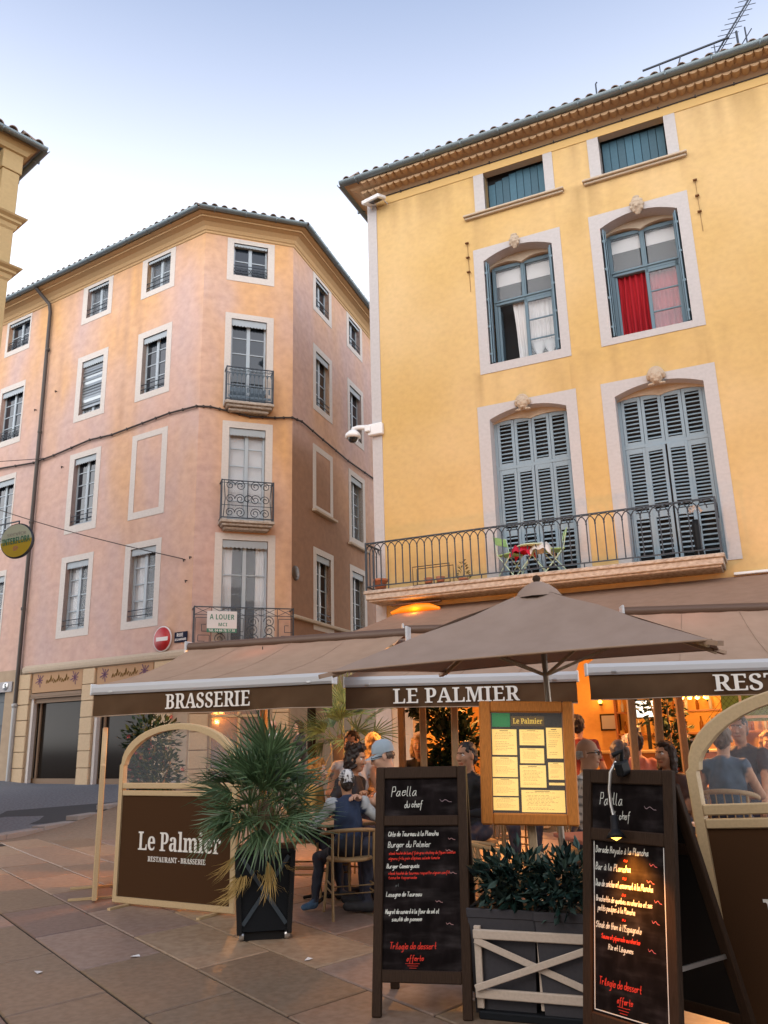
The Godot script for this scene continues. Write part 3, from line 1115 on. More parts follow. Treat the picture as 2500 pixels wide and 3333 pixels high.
func yellow_balcony(root: Node3D) -> void:
	var b := B.new()
	var x0 := 0.04
	var x1 := 7.02
	var z1 := 0.74
	for q in [[4.455, 0.07, 0.0], [4.36, 0.12, 0.035], [4.28, 0.04, 0.08]]:
		b.box(Vector3((x0 + x1) / 2, q[0], z1 / 2 - q[2] / 2), Vector3(x1 - x0 - q[2] * 2, q[1], z1 - q[2]), Basis(), 0.012)
	var bal := obj("balcony", b, M.old_stone, root)
	var yb := 4.58
	var yt := 5.5
	var za := z1 - 0.06
	b = B.new()
	for y in [yb, yt]:
		b.bar(Vector3(x0 + 0.05, y, za), Vector3(x1 - 0.05, y, za), 0.035, 0.02)
		for x in [x0 + 0.05, x1 - 0.05]:
			b.bar(Vector3(x, y, 0), Vector3(x, y, za), 0.035, 0.02)
	for x in [x0 + 0.05, x1 - 0.05]:
		b.box(Vector3(x, 5.0, za), Vector3(0.03, 1.04, 0.03))
	for i in 7:
		b.box(Vector3(0.6 + i * 1.0, 4.53, za), Vector3(0.02, 0.1, 0.02))
	obj("handrail", b, M.iron, bal)
	# balusters joined by interlacing arches, each spanning two bays
	var p := 0.164
	b = B.new()
	b.bar(Vector3(0, yb, 0), Vector3(0, yt - 0.17, 0), 0.02, 0.02)
	b.lathe([Vector2(0.008, -0.03), Vector2(0.02, 0), Vector2(0.008, 0.03)], 6, Transform3D(Basis(), Vector3(0, yt - 0.19, 0)))
	b.lathe([Vector2(0.008, -0.02), Vector2(0.016, 0), Vector2(0.008, 0.02)], 6, Transform3D(Basis(), Vector3(0, yb + 0.04, 0)))
	var arc := []
	for k in 9:
		var a := PI * k / 8.0
		arc.append(Vector3(p - cos(a) * p, yt - 0.18 + sin(a) * 0.165, 0.004))
	b.tube(arc, 0.0105, 4, false)
	b.box(Vector3(p, yt - 0.012, 0), Vector3(0.05, 0.03, 0.03))
	var bm := b.mesh()
	var nb := int((x1 - x0 - 0.1) / p)
	for i in nb:
		obj("baluster", bm, M.iron, bal, at(Vector3(x0 + 0.07 + i * p, 0, za)))
	for s in [x0 + 0.05, x1 - 0.05]:
		for i in 4:
			obj("baluster", bm, M.iron, bal, Transform3D(Basis(Vector3.UP, PI / 2), Vector3(s, 0, za - 0.02 - i * p)))
	# things kept on the balcony
	var T := root.transform
	var fl := 4.495
	var pot := thing("flower_pot", "terracotta pot in the left corner of the long iron balcony", "flower pot", T * at(Vector3(0.33, fl, 0.5)))
	obj("pot", B.new().lathe([Vector2(0.0, 0), Vector2(0.1, 0), Vector2(0.14, 0.2), Vector2(0.16, 0.2), Vector2(0.16, 0.25), Vector2(0.13, 0.25), Vector2(0.12, 0.2), Vector2(0, 0.2)], 14), M.terracotta, pot)
	for i in 2:
		var tr := thing("flower_pot", ["small terracotta pot left of its twin in the wire plant stand on the balcony", "small terracotta pot right of its twin in the wire plant stand on the balcony"][i], "flower pot", T * at(Vector3(1.42 + i * 0.26, fl + 0.03, 0.52)))
		obj("pot", B.new().lathe([Vector2(0.0, 0), Vector2(0.07, 0), Vector2(0.095, 0.13), Vector2(0.08, 0.13), Vector2(0, 0.1)], 12), M.terracotta, tr)
	var rk := thing("plant_stand", "low wire plant stand on the balcony, holding two small terracotta pots", "plant stand", T * at(Vector3(1.52, fl, 0.5)))
	b = B.new()
	for z in [-0.1, 0.12]:
		b.tube([Vector3(-0.4, 0, z), Vector3(-0.4, 0.4, z), Vector3(0.4, 0.4, z), Vector3(0.4, 0, z)], 0.01, 5)
		b.tube([Vector3(-0.4, 0.02, z), Vector3(0.4, 0.02, z)], 0.01, 5)
	obj("wire_frame", b, M.cable, rk)
	var co := thing("potted_conifer", "little dry cone-shaped plant on the balcony floor, right of the wire stand", "potted plant", T * at(Vector3(2.16, fl, 0.5)))
	b = B.new()
	for i in 60:
		var h := rng.randf() * 0.36
		var a := rng.randf() * TAU
		var r := 0.12 * (1.0 - h / 0.42)
		var c := Vector3(cos(a) * r, h + 0.06, sin(a) * r)
		b.tri(c, c + Vector3(cos(a) * 0.06, 0.05, sin(a) * 0.06), c + Vector3(cos(a + 1.2) * 0.03, 0.04, sin(a + 1.2) * 0.03))
	obj("foliage", b, mat("dry_green", lin(0.13, 0.11, 0.04), 0.8), co)
	obj("pot", B.new().lathe([Vector2(0, 0), Vector2(0.09, 0), Vector2(0.11, 0.08), Vector2(0, 0.08)], 10), M.terracotta, co)
	for i in 2:
		var ch := thing("folding_chair", ["pale green folding chair facing right beside the left balcony door", "pale green folding chair facing left, nearer the middle of the balcony"][i], "chair", T * Transform3D(Basis(Vector3.UP, [1.15, -1.2][i]), Vector3([3.12, 4.0][i], fl, 0.42)))
		b = B.new()
		for s in [-1, 1]:
			b.tube([Vector3(s * 0.19, 0, 0.22), Vector3(s * 0.19, 0.45, -0.15), Vector3(s * 0.19, 0.85, -0.24)], 0.011, 5)
			b.tube([Vector3(s * 0.17, 0, -0.2), Vector3(s * 0.17, 0.45, 0.18)], 0.011, 5)
		obj("legs", b, mat("pale_green_metal", lin(0.42, 0.55, 0.42), 0.5), ch)
		b = B.new()
		b.box(Vector3(0, 0.45, 0), Vector3(0.38, 0.02, 0.36), Basis(), 0.005)
		obj("seat", b, M.green_metal, ch)
		b = B.new()
		b.box(Vector3(0, 0.76, -0.225), Vector3(0.4, 0.17, 0.015), Basis(Vector3.RIGHT, -0.2), 0.004)
		obj("backrest", b, M.green_metal, ch)
	var tb := thing("balcony_table", "small folding table with a red and a pale cloth, between two green chairs", "table", T * at(Vector3(3.58, fl, 0.48)))
	b = B.new()
	for s in [-1, 1]:
		b.tube([Vector3(s * 0.28, 0, -0.1), Vector3(-s * 0.1, 0.55, 0.1)], 0.012, 5)
		b.tube([Vector3(s * 0.28, 0, 0.15), Vector3(-s * 0.1, 0.55, -0.05)], 0.012, 5)
	b.lathe([Vector2(0, 0.55), Vector2(0.3, 0.55), Vector2(0.3, 0.57), Vector2(0, 0.57)], 16)
	obj("folding_frame", b, M["pale_green_metal"], tb)
	for i in 2:
		var cl := thing("table_cloth", ["crumpled red cloth over the left of the balcony table", "crumpled pale cloth over the right of the balcony table"][i], "cloth", T * at(Vector3([3.4, 3.78][i], fl + 0.58, 0.5)))
		var rows := []
		for j in 8:
			var r := []
			for k in 10:
				var u := k / 9.0 - 0.5
				var v := j / 7.0 - 0.5
				var y := 0.02 + 0.02 * sin(u * 17 + v * 9)
				var ex := maxf(absf(u) - 0.3, 0) * 0.6 + maxf(absf(v) - 0.28, 0) * 0.7
				r.append(Vector3(u * 0.42, y - ex, v * 0.42 + 0.03 * sin(u * 20)))
			rows.append(r)
		obj("cloth", B.new().sheet(rows), [M.cloth_red, M.cloth_white][i], cl)
	var vs := thing("plant_vase", "tall dark vase with pale flowers at the right end of the balcony", "vase", T * at(Vector3(6.6, fl, 0.5)))
	obj("vase", B.new().lathe([Vector2(0, 0), Vector2(0.09, 0), Vector2(0.06, 0.2), Vector2(0.08, 0.55), Vector2(0.05, 0.68), Vector2(0, 0.66)], 12), M.black_pot, vs)
	b = B.new()
	for i in 26:
		var d := Vector3(rng.randf_range(-1, 1), rng.randf_range(0, 1), rng.randf_range(-1, 1)).normalized() * 0.11
		var c := Vector3(0, 0.8, 0) + d
		b.tri(c, c + Vector3(0.05, 0.02, 0.01), c + Vector3(0.01, 0.05, 0.03))
		b.tri(c, c + Vector3(-0.04, 0.02, 0.02), c + Vector3(0.0, -0.03, 0.04))
	obj("flowers", b, M.curtain_white, vs)
	# flood lamp under the eave and the dome camera on the corner
	var fl2 := thing("flood_lamp", "white box flood lamp fixed under the eave at the yellow house's corner", "lamp", T * Transform3D(Basis(Vector3.UP, -0.2) * Basis(Vector3.RIGHT, 0.35), Vector3(0.28, 14.12, 0.26)))
	b = B.new()
	b.box(Vector3(0, 0, 0), Vector3(0.52, 0.1, 0.34), Basis(), 0.02)
	obj("housing", b, M.white_plastic, fl2)
	b = B.new()
	b.box(Vector3(0.06, -0.055, 0.03), Vector3(0.28, 0.012, 0.2))
	obj("glass_face", b, M.glass, fl2)
	b = B.new()
	b.tube([Vector3(-0.2, -0.04, -0.1), Vector3(-0.2, -0.16, -0.2)], 0.015, 5)
	b.tube([Vector3(0.2, -0.04, -0.1), Vector3(0.24, -0.16, -0.2)], 0.015, 5)
	obj("bracket", b, M.steel, fl2)
	var cm := thing("security_camera", "white dome camera on an arm at the corner of the yellow house", "camera", T * at(Vector3(0.1, 8.28, 0.05)))
	b = B.new()
	b.box(Vector3(0, 0, 0.02), Vector3(0.36, 0.28, 0.12), Basis(), 0.02)
	b.box(Vector3(-0.16, 0.02, 0.08), Vector3(0.14, 0.16, 0.14), Basis(), 0.02)
	b.tube([Vector3(-0.15, 0.06, 0.08), Vector3(-0.42, 0.1, 0.1), Vector3(-0.52, 0.08, 0.1), Vector3(-0.54, 0.0, 0.1)], [0.06, 0.05, 0.055, 0.06], 10)
	obj("arm", b, M.white_plastic, cm)
	b = B.new()
	b.lathe([Vector2(0, 0.06), Vector2(0.1, 0.05), Vector2(0.17, -0.02), Vector2(0.18, -0.1), Vector2(0.13, -0.12)], 16, at(Vector3(-0.54, -0.02, 0.1)))
	obj("hood", b, M.white_plastic, cm)
	b = B.new()
	b.lathe([Vector2(0.115, -0.12), Vector2(0.105, -0.17), Vector2(0.07, -0.21), Vector2(0, -0.225)], 14, at(Vector3(-0.54, -0.02, 0.1)))
	obj("dome", b, mat("dark_dome", lin(0.01, 0.01, 0.012), 0.05, 0.0, 0.7), cm)
	# aerials on the roof
	aerials(T)


func aerials(T: Transform3D) -> void:
	var a := thing("roof_aerial", "long toothed television aerial slanting up from the roof at the photograph's top right corner", "aerial", T * at(Vector3(8.6, 14.95, 0.1)))
	var b := B.new()
	var p0 := Vector3(-0.55, 0.0, 0.0)
	var d := Vector3(0.62, 0.9, -0.05)
	b.tube([p0, p0 + d * 2.0], 0.02, 5)
	b.tube([p0 + Vector3(0.06, 0, 0), p0 + d * 2.0 + Vector3(0.06, 0, 0)], 0.012, 5)
	obj("boom", b, M.iron, a)
	for i in 15:
		b = B.new()
		var c := p0 + d * (0.12 + i * 0.13)
		b.bar(c - Vector3(0.2, -0.03, 0), c + Vector3(0.2, -0.03, 0), 0.01, 0.01)
		obj("element", b, M.iron, a)
	b = B.new()
	b.tube([Vector3(0.0, -0.3, 0), Vector3(0.0, 0.55, 0)], 0.025, 5)
	obj("mast", b, M.iron, a)
	a = thing("roof_ladder_rail", "horizontal iron rail on two perforated brackets at the roof edge, left of the toothed aerial", "rail", T * at(Vector3(7.2, 14.85, 0.15)))
	b = B.new()
	b.bar(Vector3(-0.5, 0.42, 0), Vector3(1.25, 0.52, 0), 0.035, 0.03)
	obj("rail", b, M.iron, a)
	for q in [[-0.15, 0.0], [0.1, 0.18], [0.95, 0.0]]:
		b = B.new()
		b.bar(Vector3(q[0], -0.1, 0), Vector3(q[0] + q[1], 0.45, 0), 0.035, 0.02)
		obj("bracket", b, M.iron, a)
	a = thing("roof_spike", "thin bent rod sticking up from the middle of the yellow house's roof edge", "rod", T * at(Vector3(5.72, 14.85, 0.3)))
	b = B.new()
	b.tube([Vector3(0, -0.1, 0), Vector3(0, 0.36, 0), Vector3(0.03, 0.4, 0)], 0.018, 5)
	obj("rod", b, M.iron, a)
	a = thing("roof_bracket", "thin triangular metal bracket on the roof edge below the toothed aerial's tip", "bracket", T * at(Vector3(8.75, 14.9, 0.3)))
	b = B.new()
	b.tube([Vector3(0, -0.1, 0), Vector3(0, 0.45, 0)], 0.016, 5)
	b.tube([Vector3(-0.22, -0.1, 0), Vector3(0.12, 0.36, 0)], 0.012, 5)
	obj("rod", b, M.iron, a)


func interior(root: Node3D) -> void:
	# the lit dining room behind the openings
	var b := B.new()
	b.quad(Vector3(0.1, 3.6, -5.5), Vector3(12.9, 3.6, -5.5), Vector3(12.9, 0, -5.5), Vector3(0.1, 0, -5.5))
	b.quad(Vector3(0.1, 3.6, -0.4), Vector3(0.1, 3.6, -5.5), Vector3(0.1, 0, -5.5), Vector3(0.1, 0, -0.4))
	b.quad(Vector3(12.9, 3.6, -5.5), Vector3(12.9, 3.6, -0.4), Vector3(12.9, 0, -0.4), Vector3(12.9, 0, -5.5))
	b.quad(Vector3(3.3, 3.6, -0.5), Vector3(3.3, 3.6, -2.6), Vector3(3.3, 0, -2.6), Vector3(3.3, 0, -0.5))
	obj("dining_room_wall", b, M.orange_wall, root)
	b = B.new()
	b.quad(Vector3(0.1, 3.6, -5.5), Vector3(12.9, 3.6, -5.5), Vector3(12.9, 3.6, -0.4), Vector3(0.1, 3.6, -0.4))
	obj("dining_room_ceiling", b, M.white_wall, root)
	b = B.new()
	b.quad(Vector3(0.1, 0.02, -5.5), Vector3(12.9, 0.02, -5.5), Vector3(12.9, 0.02, -0.3), Vector3(0.1, 0.02, -0.3))
	obj("dining_room_floor", b, M.pale_wood, root)


func pink_house() -> void:
	var pa := Vector3(-5.017, 0, -21)
	var pb := Vector3(-2.545, 0, -21.852)
	var TL := face(pa, 122.03)
	var TC := face(pa, 70.99)
	var TR := face(pb, 19.8)
	var inv := TL.affine_inverse()
	var C := inv * TC
	var R := inv * TR
	var I := Transform3D()
	var root := thing("pink_house", "four-storey pink and orange limewashed corner house with white-framed windows and small iron balconies", "house", TL)
	var n := FastNoiseLite.new()
	n.seed = 9
	n.frequency = 0.22
	n.fractal_octaves = 4
	var shade := func(x: float, y: float, warm: float) -> Color:
		var t := noise2(n, x * 1.2, y * 0.5)
		var u := noise2(n, x * 3.4 + 70, y * 1.3)
		var k := clampf(warm + (t - 0.5) * 1.3 + (y - 12.5) * 0.06, 0, 1)
		return Color(0.63, 0.415, 0.335).lerp(Color(0.7, 0.405, 0.19), k).lerp(Color(0.52, 0.4, 0.4), u * 0.6 * (1.0 - k)).lerp(Color(0.36, 0.22, 0.17), 0.3 * smoothstep(0.6, 0.9, noise2(n, x * 11.0 + 5.0, y * 0.6)) * smoothstep(0.5, 0.8, t))
	var L0 := -14.0
	# openings
	var cols := [[-9.4, -8.2, -9.52, -8.13, 0], [-5.21, -4.2, -5.43, -4.0, 1], [-2.43, -1.42, -2.65, -1.22, 2]]
	var rws := [[14.83, 15.88, 14.65, 16.02, 2], [11.47, 13.28, 11.27, 13.48, 4], [7.91, 10.03, 7.68, 10.21, 5], [4.78, 6.79, 4.57, 6.97, 4]]
	var holes := []
	var hr := []
	for c in cols:
		for r in rws:
			if c[4] == 2 and r[0] == 7.91:
				continue
			holes.append([c[0], c[1], r[0], r[1]])
	var b := B.new()
	wall(b, L0, 0, 3.8, 16.1, holes, 0.24, func(x, y): return shade.call(x, y, 0.26 + 0.45 * clampf((x + 1.6) / 1.6, 0, 1)), 0.22)
	obj("left_wall", b, M.limewash, root)
	b = B.new()
	var W := 2.615
	var ch := [[0.83, 1.84, 14.75, 15.81], [0.82, 1.84, 10.75, 13.33], [0.84, 1.85, 7.3, 9.97], [0.74, 1.96, 4.0, 6.77]]
	wall(b, 0, W, 3.8, 16.1, ch, 0.24, func(x, y): return shade.call(x + 0.5, y, 0.92 - 0.25 * absf(x - 1.3)), 0.22)
	obj("corner_wall", b, M.limewash, root, C)
	b = B.new()
	for c in [[1.6, 2.64], [4.35, 5.4]]:
		for r in rws:
			if c[0] < 2 and r[0] == 7.91:
				continue
			hr.append([c[0], c[1], r[0], r[1]])
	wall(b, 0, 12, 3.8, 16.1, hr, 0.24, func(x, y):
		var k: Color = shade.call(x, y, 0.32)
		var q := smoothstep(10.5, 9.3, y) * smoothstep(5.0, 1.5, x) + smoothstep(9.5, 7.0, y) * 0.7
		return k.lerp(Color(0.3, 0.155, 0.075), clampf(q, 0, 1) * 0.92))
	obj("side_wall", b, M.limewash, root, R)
	# back of the block, so that nothing shows through
	b = B.new()
	b.col = Color(0.4, 0.28, 0.22)
	var bk := offset_path([inv * (TL * Vector3(L0, 0, 0)), Vector3.ZERO, inv * pb, R * Vector3(12, 0, 0)], -0.6)
	for k in 3:
		b.quad(bk[k] + Vector3(0, 16, 0), bk[k + 1] + Vector3(0, 16, 0), bk[k + 1], bk[k])
	obj("inner_wall", b, M.limewash, root)
	# cornice, gutter, roof
	var path := [Vector3(L0, 0, 0), Vector3.ZERO, inv * pb, R * Vector3(12, 0, 0)]
	obj("cornice", moulding(path, [Vector2(0.0, 15.98), Vector2(0.03, 16.0), Vector2(0.03, 16.06), Vector2(0.06, 16.08), Vector2(0.1, 16.17), Vector2(0.2, 16.26), Vector2(0.33, 16.3), Vector2(0.36, 16.3), Vector2(0.36, 16.35), Vector2(0.42, 16.36), Vector2(0.5, 16.38), Vector2(0.5, 16.43), Vector2(0.0, 16.44)]), M.cornice, root)
	eave_roof(root, path, 0.58, 16.47, 4.0, 0.09)
	# windows: left wall
	for c in cols:
		for r in rws:
			var o := [c[0], c[1], r[0], r[1]]
			if c[4] == 2 and r[0] == 7.91:
				blank(root, I, [-2.63, -1.19, 7.66, 10.2], [-2.43, -1.4, 7.86, 10.02])
			elif c[4] == 1 and r[0] == 11.47:
				var w := pink_window(root, I, c[2], c[3], r[2], r[3], o, 4, 0, 0.2)
				# silvery roller blind, drawn almost down
				for k in 14:
					b = B.new()
					b.box(Vector3((o[0] + o[1]) / 2, 13.05 - k * 0.1, -0.08 + rng.randf_range(-0.012, 0.012)), Vector3(1.0, 0.112, 0.01), Basis(Vector3.RIGHT, rng.randf_range(-0.35, 0.3)))
					obj("blind_slat", b, mat("silver_slat", lin(0.3, 0.33, 0.35), 0.3, 0.6) if not M.has("silver_slat") else M.silver_slat, w)
			else:
				pink_window(root, I, c[2], c[3], r[2], r[3], o, r[4], -1 if c[4] == 0 and r[4] != 5 else 1, 0.2 if r[4] > 2 else 0.1)
	# corner windows
	pink_window(root, C, 0.64, 2.04, 14.55, 15.95, ch[0], 2, -1, 0.1)
	pink_window(root, C, 0.64, 2.04, 10.6, 13.5, ch[1], 5, 0, 0.22)
	pink_window(root, C, 0.65, 2.05, 7.25, 10.16, ch[2], 5, 0, 0.22, 0.0, true)
	pink_window(root, C, 0.54, 2.16, 3.95, 6.95, ch[3], 3, 0, 0.22)
	# side windows
	for h in hr:
		for r in rws:
			if r[0] == h[2]:
				pink_window(root, R, h[0] - 0.2, h[1] + 0.2, r[2], r[3], h, r[4], 1 if r[4] != 5 else 0, 0.2 if r[4] > 2 else 0.1)
	blank(root, R, [1.37, 2.83, 8.1, 10.15], [1.58, 2.64, 8.25, 9.96])
	for q in [[1.32, 2.95, 8.06], [4.05, 5.7, 7.64], [4.0, 5.6, 8.3]]:
		if q[2] == 8.3:
			continue
		b = B.new()
		b.box(Vector3((q[0] + q[1]) / 2, q[2], 0.06), Vector3(q[1] - q[0], 0.08, 0.14), Basis(), 0.01)
		obj("sill", b, M.stone, root, R)
	b = B.new()
	b.box(Vector3(6, 4.76, 0.05), Vector3(12, 0.1, 0.12), Basis(), 0.02)
	obj("ledge", b, M.stone, root, R)
	# round cast plaque
	b = B.new()
	b.lathe([Vector2(0, 0.05), Vector2(0.12, 0.045), Vector2(0.14, 0.03), Vector2(0.2, 0.035), Vector2(0.21, 0.0)], 20, Transform3D(Basis(Vector3.RIGHT, PI / 2), Vector3(0.22, 5.97, 0.0)))
	obj("round_plaque", b, mat("bronze", lin(0.09, 0.06, 0.04), 0.6, 0.3), root, R)
	for q in [[-0.3, 6.22], [-0.08, 6.26], [-0.2, 5.65], [-6.4, 12.6], [-5.75, 9.9], [-7.4, 12.2]]:
		b = B.new()
		b.tube([Vector3(q[0], q[1], 0.0), Vector3(q[0], q[1], 0.07), Vector3(q[0] + 0.02, q[1] - 0.06, 0.07)], 0.018, 5)
		obj("wall_hook", b, M.cable, root)
	corner_balconies(root, C)
	# rain pipe
	b = B.new()
	b.tube([Vector3(-7.25, 16.38, 0.55), Vector3(-7.22, 16.25, 0.4), Vector3(-7.05, 15.9, 0.12), Vector3(-7.0, 15.6, 0.1), Vector3(-6.95, 10, 0.1), Vector3(-6.93, 5, 0.1), Vector3(-6.92, 2.75, 0.1)], 0.06, 9)
	for y in [14.2, 11.3, 8.3, 5.6]:
		b.lathe([Vector2(0.06, -0.05), Vector2(0.075, -0.03), Vector2(0.075, 0.03), Vector2(0.06, 0.05)], 9, at(Vector3(-6.95, y, 0.1)))
	var dp := obj("rain_pipe", b, M.downpipe, root)
	b = B.new()
	b.tube([Vector3(-6.92, 2.78, 0.1), Vector3(-6.9, 0.5, 0.1)], 0.075, 9)
	b.lathe([Vector2(0.075, -0.06), Vector2(0.095, -0.04), Vector2(0.095, 0.04), Vector2(0.075, 0.06)], 9, at(Vector3(-6.92, 2.75, 0.1)))
	obj("cast_foot", b, mat("zinc", lin(0.33, 0.33, 0.33), 0.5, 0.3), dp)
	shop_front(root, C, R)


func blank(root: Node3D, xf: Transform3D, fr: Array, o: Array) -> void:  # painted frame of a blind window
	obj("blind_window_frame", surround(fr[0], fr[1], fr[2], fr[3], o, 0.014, -0.002, 0.0), M.cream, root, xf)


func spiral(c: Vector3, r: float, turns: float, s: float, z: float) -> Array:
	var p := []
	var m := int(12 * turns) + 2
	for i in m:
		var t := float(i) / (m - 1)
		var a := TAU * turns * t
		p.append(Vector3(c.x + cos(a) * r * (1.0 - 0.8 * t) * s, c.y + sin(a) * r * (1.0 - 0.8 * t), z))
	return p


func corner_balconies(root: Node3D, C: Transform3D) -> void:
	# [x0, x1, floor, rail top, depth, style]
	for q in [[0.68, 1.98, 10.62, 11.64, 0.36, 0], [0.63, 2.02, 7.22, 8.31, 0.4, 1], [0.03, 2.57, 3.86, 4.88, 0.45, 2]]:
		var b := B.new()
		var cx: float = (q[0] + q[1]) / 2
		var w: float = q[1] - q[0]
		b.box(Vector3(cx, q[2] - 0.04, q[4] / 2 + 0.03), Vector3(w + 0.06, 0.08, q[4] + 0.06), Basis(), 0.012)
		b.box(Vector3(cx, q[2] - 0.115, q[4] / 2), Vector3(w - 0.05, 0.07, q[4] - 0.02), Basis(), 0.012)
		b.box(Vector3(cx, q[2] - 0.19, q[4] / 2 - 0.06), Vector3(w - 0.18, 0.08, q[4] - 0.12), Basis(), 0.02)
		var bal := obj("balcony", b, M.old_stone, root, C)
		b = B.new()
		var y0: float = q[2] + 0.06
		var y1: float = q[3]
		var z: float = q[4]
		for y in [y0, y1]:
			b.bar(Vector3(q[0], y, z), Vector3(q[1], y, z), 0.03, 0.025)
			for x in [q[0], q[1]]:
				b.bar(Vector3(x, y, 0), Vector3(x, y, z), 0.03, 0.025)
		for x in [q[0], q[1]]:
			b.box(Vector3(x, (y0 + y1) / 2 - 0.03, z), Vector3(0.03, y1 - y0 + 0.1, 0.03))
		obj("handrail", b, M.iron, bal)
		if q[5] == 0:
			for i in 11:  # cast panel: tall lancets over a row of studs
				b = B.new()
				var x := lerpf(q[0] + 0.05, q[1] - 0.05, i / 10.0)
				b.bar(Vector3(x, y0, z), Vector3(x, y1, z), 0.028, 0.012)
				var p := []
				for k in 7:
					p.append(Vector3(x + 0.06 - cos(PI * k / 6.0) * 0.055, y1 - 0.26 + sin(PI * k / 6.0) * 0.09, z))
				if i < 10:
					b.tube(p, 0.011, 4, false)
					b.tube(spiral(Vector3(x + 0.06, y1 - 0.09, z), 0.045, 1.4, 1, z), 0.009, 4, false)
					b.box(Vector3(x + 0.06, y0 + 0.3, z), Vector3(0.05, 0.16, 0.012))
					b.box(Vector3(x + 0.06, y0 + 0.08, z), Vector3(0.09, 0.07, 0.012))
				obj("cast_bar", b, M.iron_blue, bal)
			b = B.new()
			for s in [-1, 1]:
				b.box(Vector3(cx + s * 0.27, y0 + 0.22, 0.06), Vector3(0.42, 0.5, 0.02))
			b.bar(Vector3(q[0], y1 - 0.17, z), Vector3(q[1], y1 - 0.17, z), 0.02, 0.015)
			b.bar(Vector3(q[0], y0 + 0.42, z), Vector3(q[1], y0 + 0.42, z), 0.02, 0.015)
			for x in [q[0], q[1]]:
				for k in 3:
					b.bar(Vector3(x, y0, z * k / 3.0), Vector3(x, y1, z * k / 3.0), 0.02, 0.012)
			obj("cast_panel", b, M.iron_blue, bal)
		elif q[5] == 1:
			for s in [-1, 1]:
				b = B.new()
				for k in 3:
					var yy: float = lerpf(y0 + 0.14, y1 - 0.14, k / 2.0)
					b.tube(spiral(Vector3(cx + s * 0.2, yy, z), 0.15, 1.7, s, z), 0.011, 4, false)
					b.tube(spiral(Vector3(cx + s * 0.47, yy, z), 0.13, 1.5, -s, z), 0.011, 4, false)
				b.tube([Vector3(cx + s * 0.64, y0, z), Vector3(cx + s * 0.6, (y0 + y1) / 2, z), Vector3(cx + s * 0.64, y1, z)], 0.012, 4)
				obj("scrollwork", b, M.iron, bal)
			b = B.new()
			b.tube([Vector3(cx, y0, z), Vector3(cx, y1, z)], 0.014, 5)
			b.tube(spiral(Vector3(cx, (y0 + y1) / 2, z), 0.14, 1.0, 1, z + 0.01), 0.014, 4, false)
			for y in [y1 - 0.07, y0 + 0.34]:
				b.bar(Vector3(q[0], y, z), Vector3(q[1], y, z), 0.018, 0.014)
			for x in [q[0], q[1]]:
				for k in [1, 2]:
					b.bar(Vector3(x, y0, z * k / 3.0), Vector3(x, y1, z * k / 3.0), 0.016, 0.012)
			obj("centre_panel", b, M.iron, bal)
		else:
			for k in 6:  # angular key pattern beside scrolls, lozenges along the top
				b = B.new()
				var x0: float = lerpf(q[0], q[1], k / 6.0)
				var x1: float = lerpf(q[0], q[1], (k + 1) / 6.0)
				var h := y1 - y0 - 0.2
				var ya := y0
				b.bar(Vector3(x1, y0, z), Vector3(x1, y1, z), 0.018, 0.014)
				b.bar(Vector3(x0, y1 - 0.2, z), Vector3(x1, y1, z), 0.012, 0.012)
				b.bar(Vector3(x0, y1, z), Vector3(x1, y1 - 0.2, z), 0.012, 0.012)
				b.bar(Vector3(x0, y1 - 0.2, z), Vector3(x1, y1 - 0.2, z), 0.018, 0.014)
				if k == 0 or k == 2 or k == 5:
					var pts := [Vector2(0.08, 0), Vector2(0.08, 0.9), Vector2(0.92, 0.9), Vector2(0.92, 0.45), Vector2(0.45, 0.45), Vector2(0.45, 0.68), Vector2(0.7, 0.68)]
					var pts2 := [Vector2(0.92, 0.05), Vector2(0.92, 0.32), Vector2(0.25, 0.32), Vector2(0.25, 0.12), Vector2(0.65, 0.12)]
					for pp in [pts, pts2]:
						for i in pp.size() - 1:
							b.bar(Vector3(lerpf(x0, x1, pp[i].x), ya + h * pp[i].y, z), Vector3(lerpf(x0, x1, pp[i + 1].x), ya + h * pp[i + 1].y, z), 0.016, 0.014)
				else:
					for j in 3:
						b.tube(spiral(Vector3((x0 + x1) / 2, ya + h * (0.2 + 0.3 * j), z), 0.15, 1.6, 1 if (j + k) % 2 else -1, z), 0.01, 4, false)
				obj("iron_panel", b, M.iron, bal)
			b = B.new()
			for x in [q[0], q[1]]:
				for k in [1, 2]:
					b.bar(Vector3(x, y0, z * k / 3.0), Vector3(x, y1, z * k / 3.0), 0.016, 0.012)
			obj("end_bars", b, M.iron, bal)


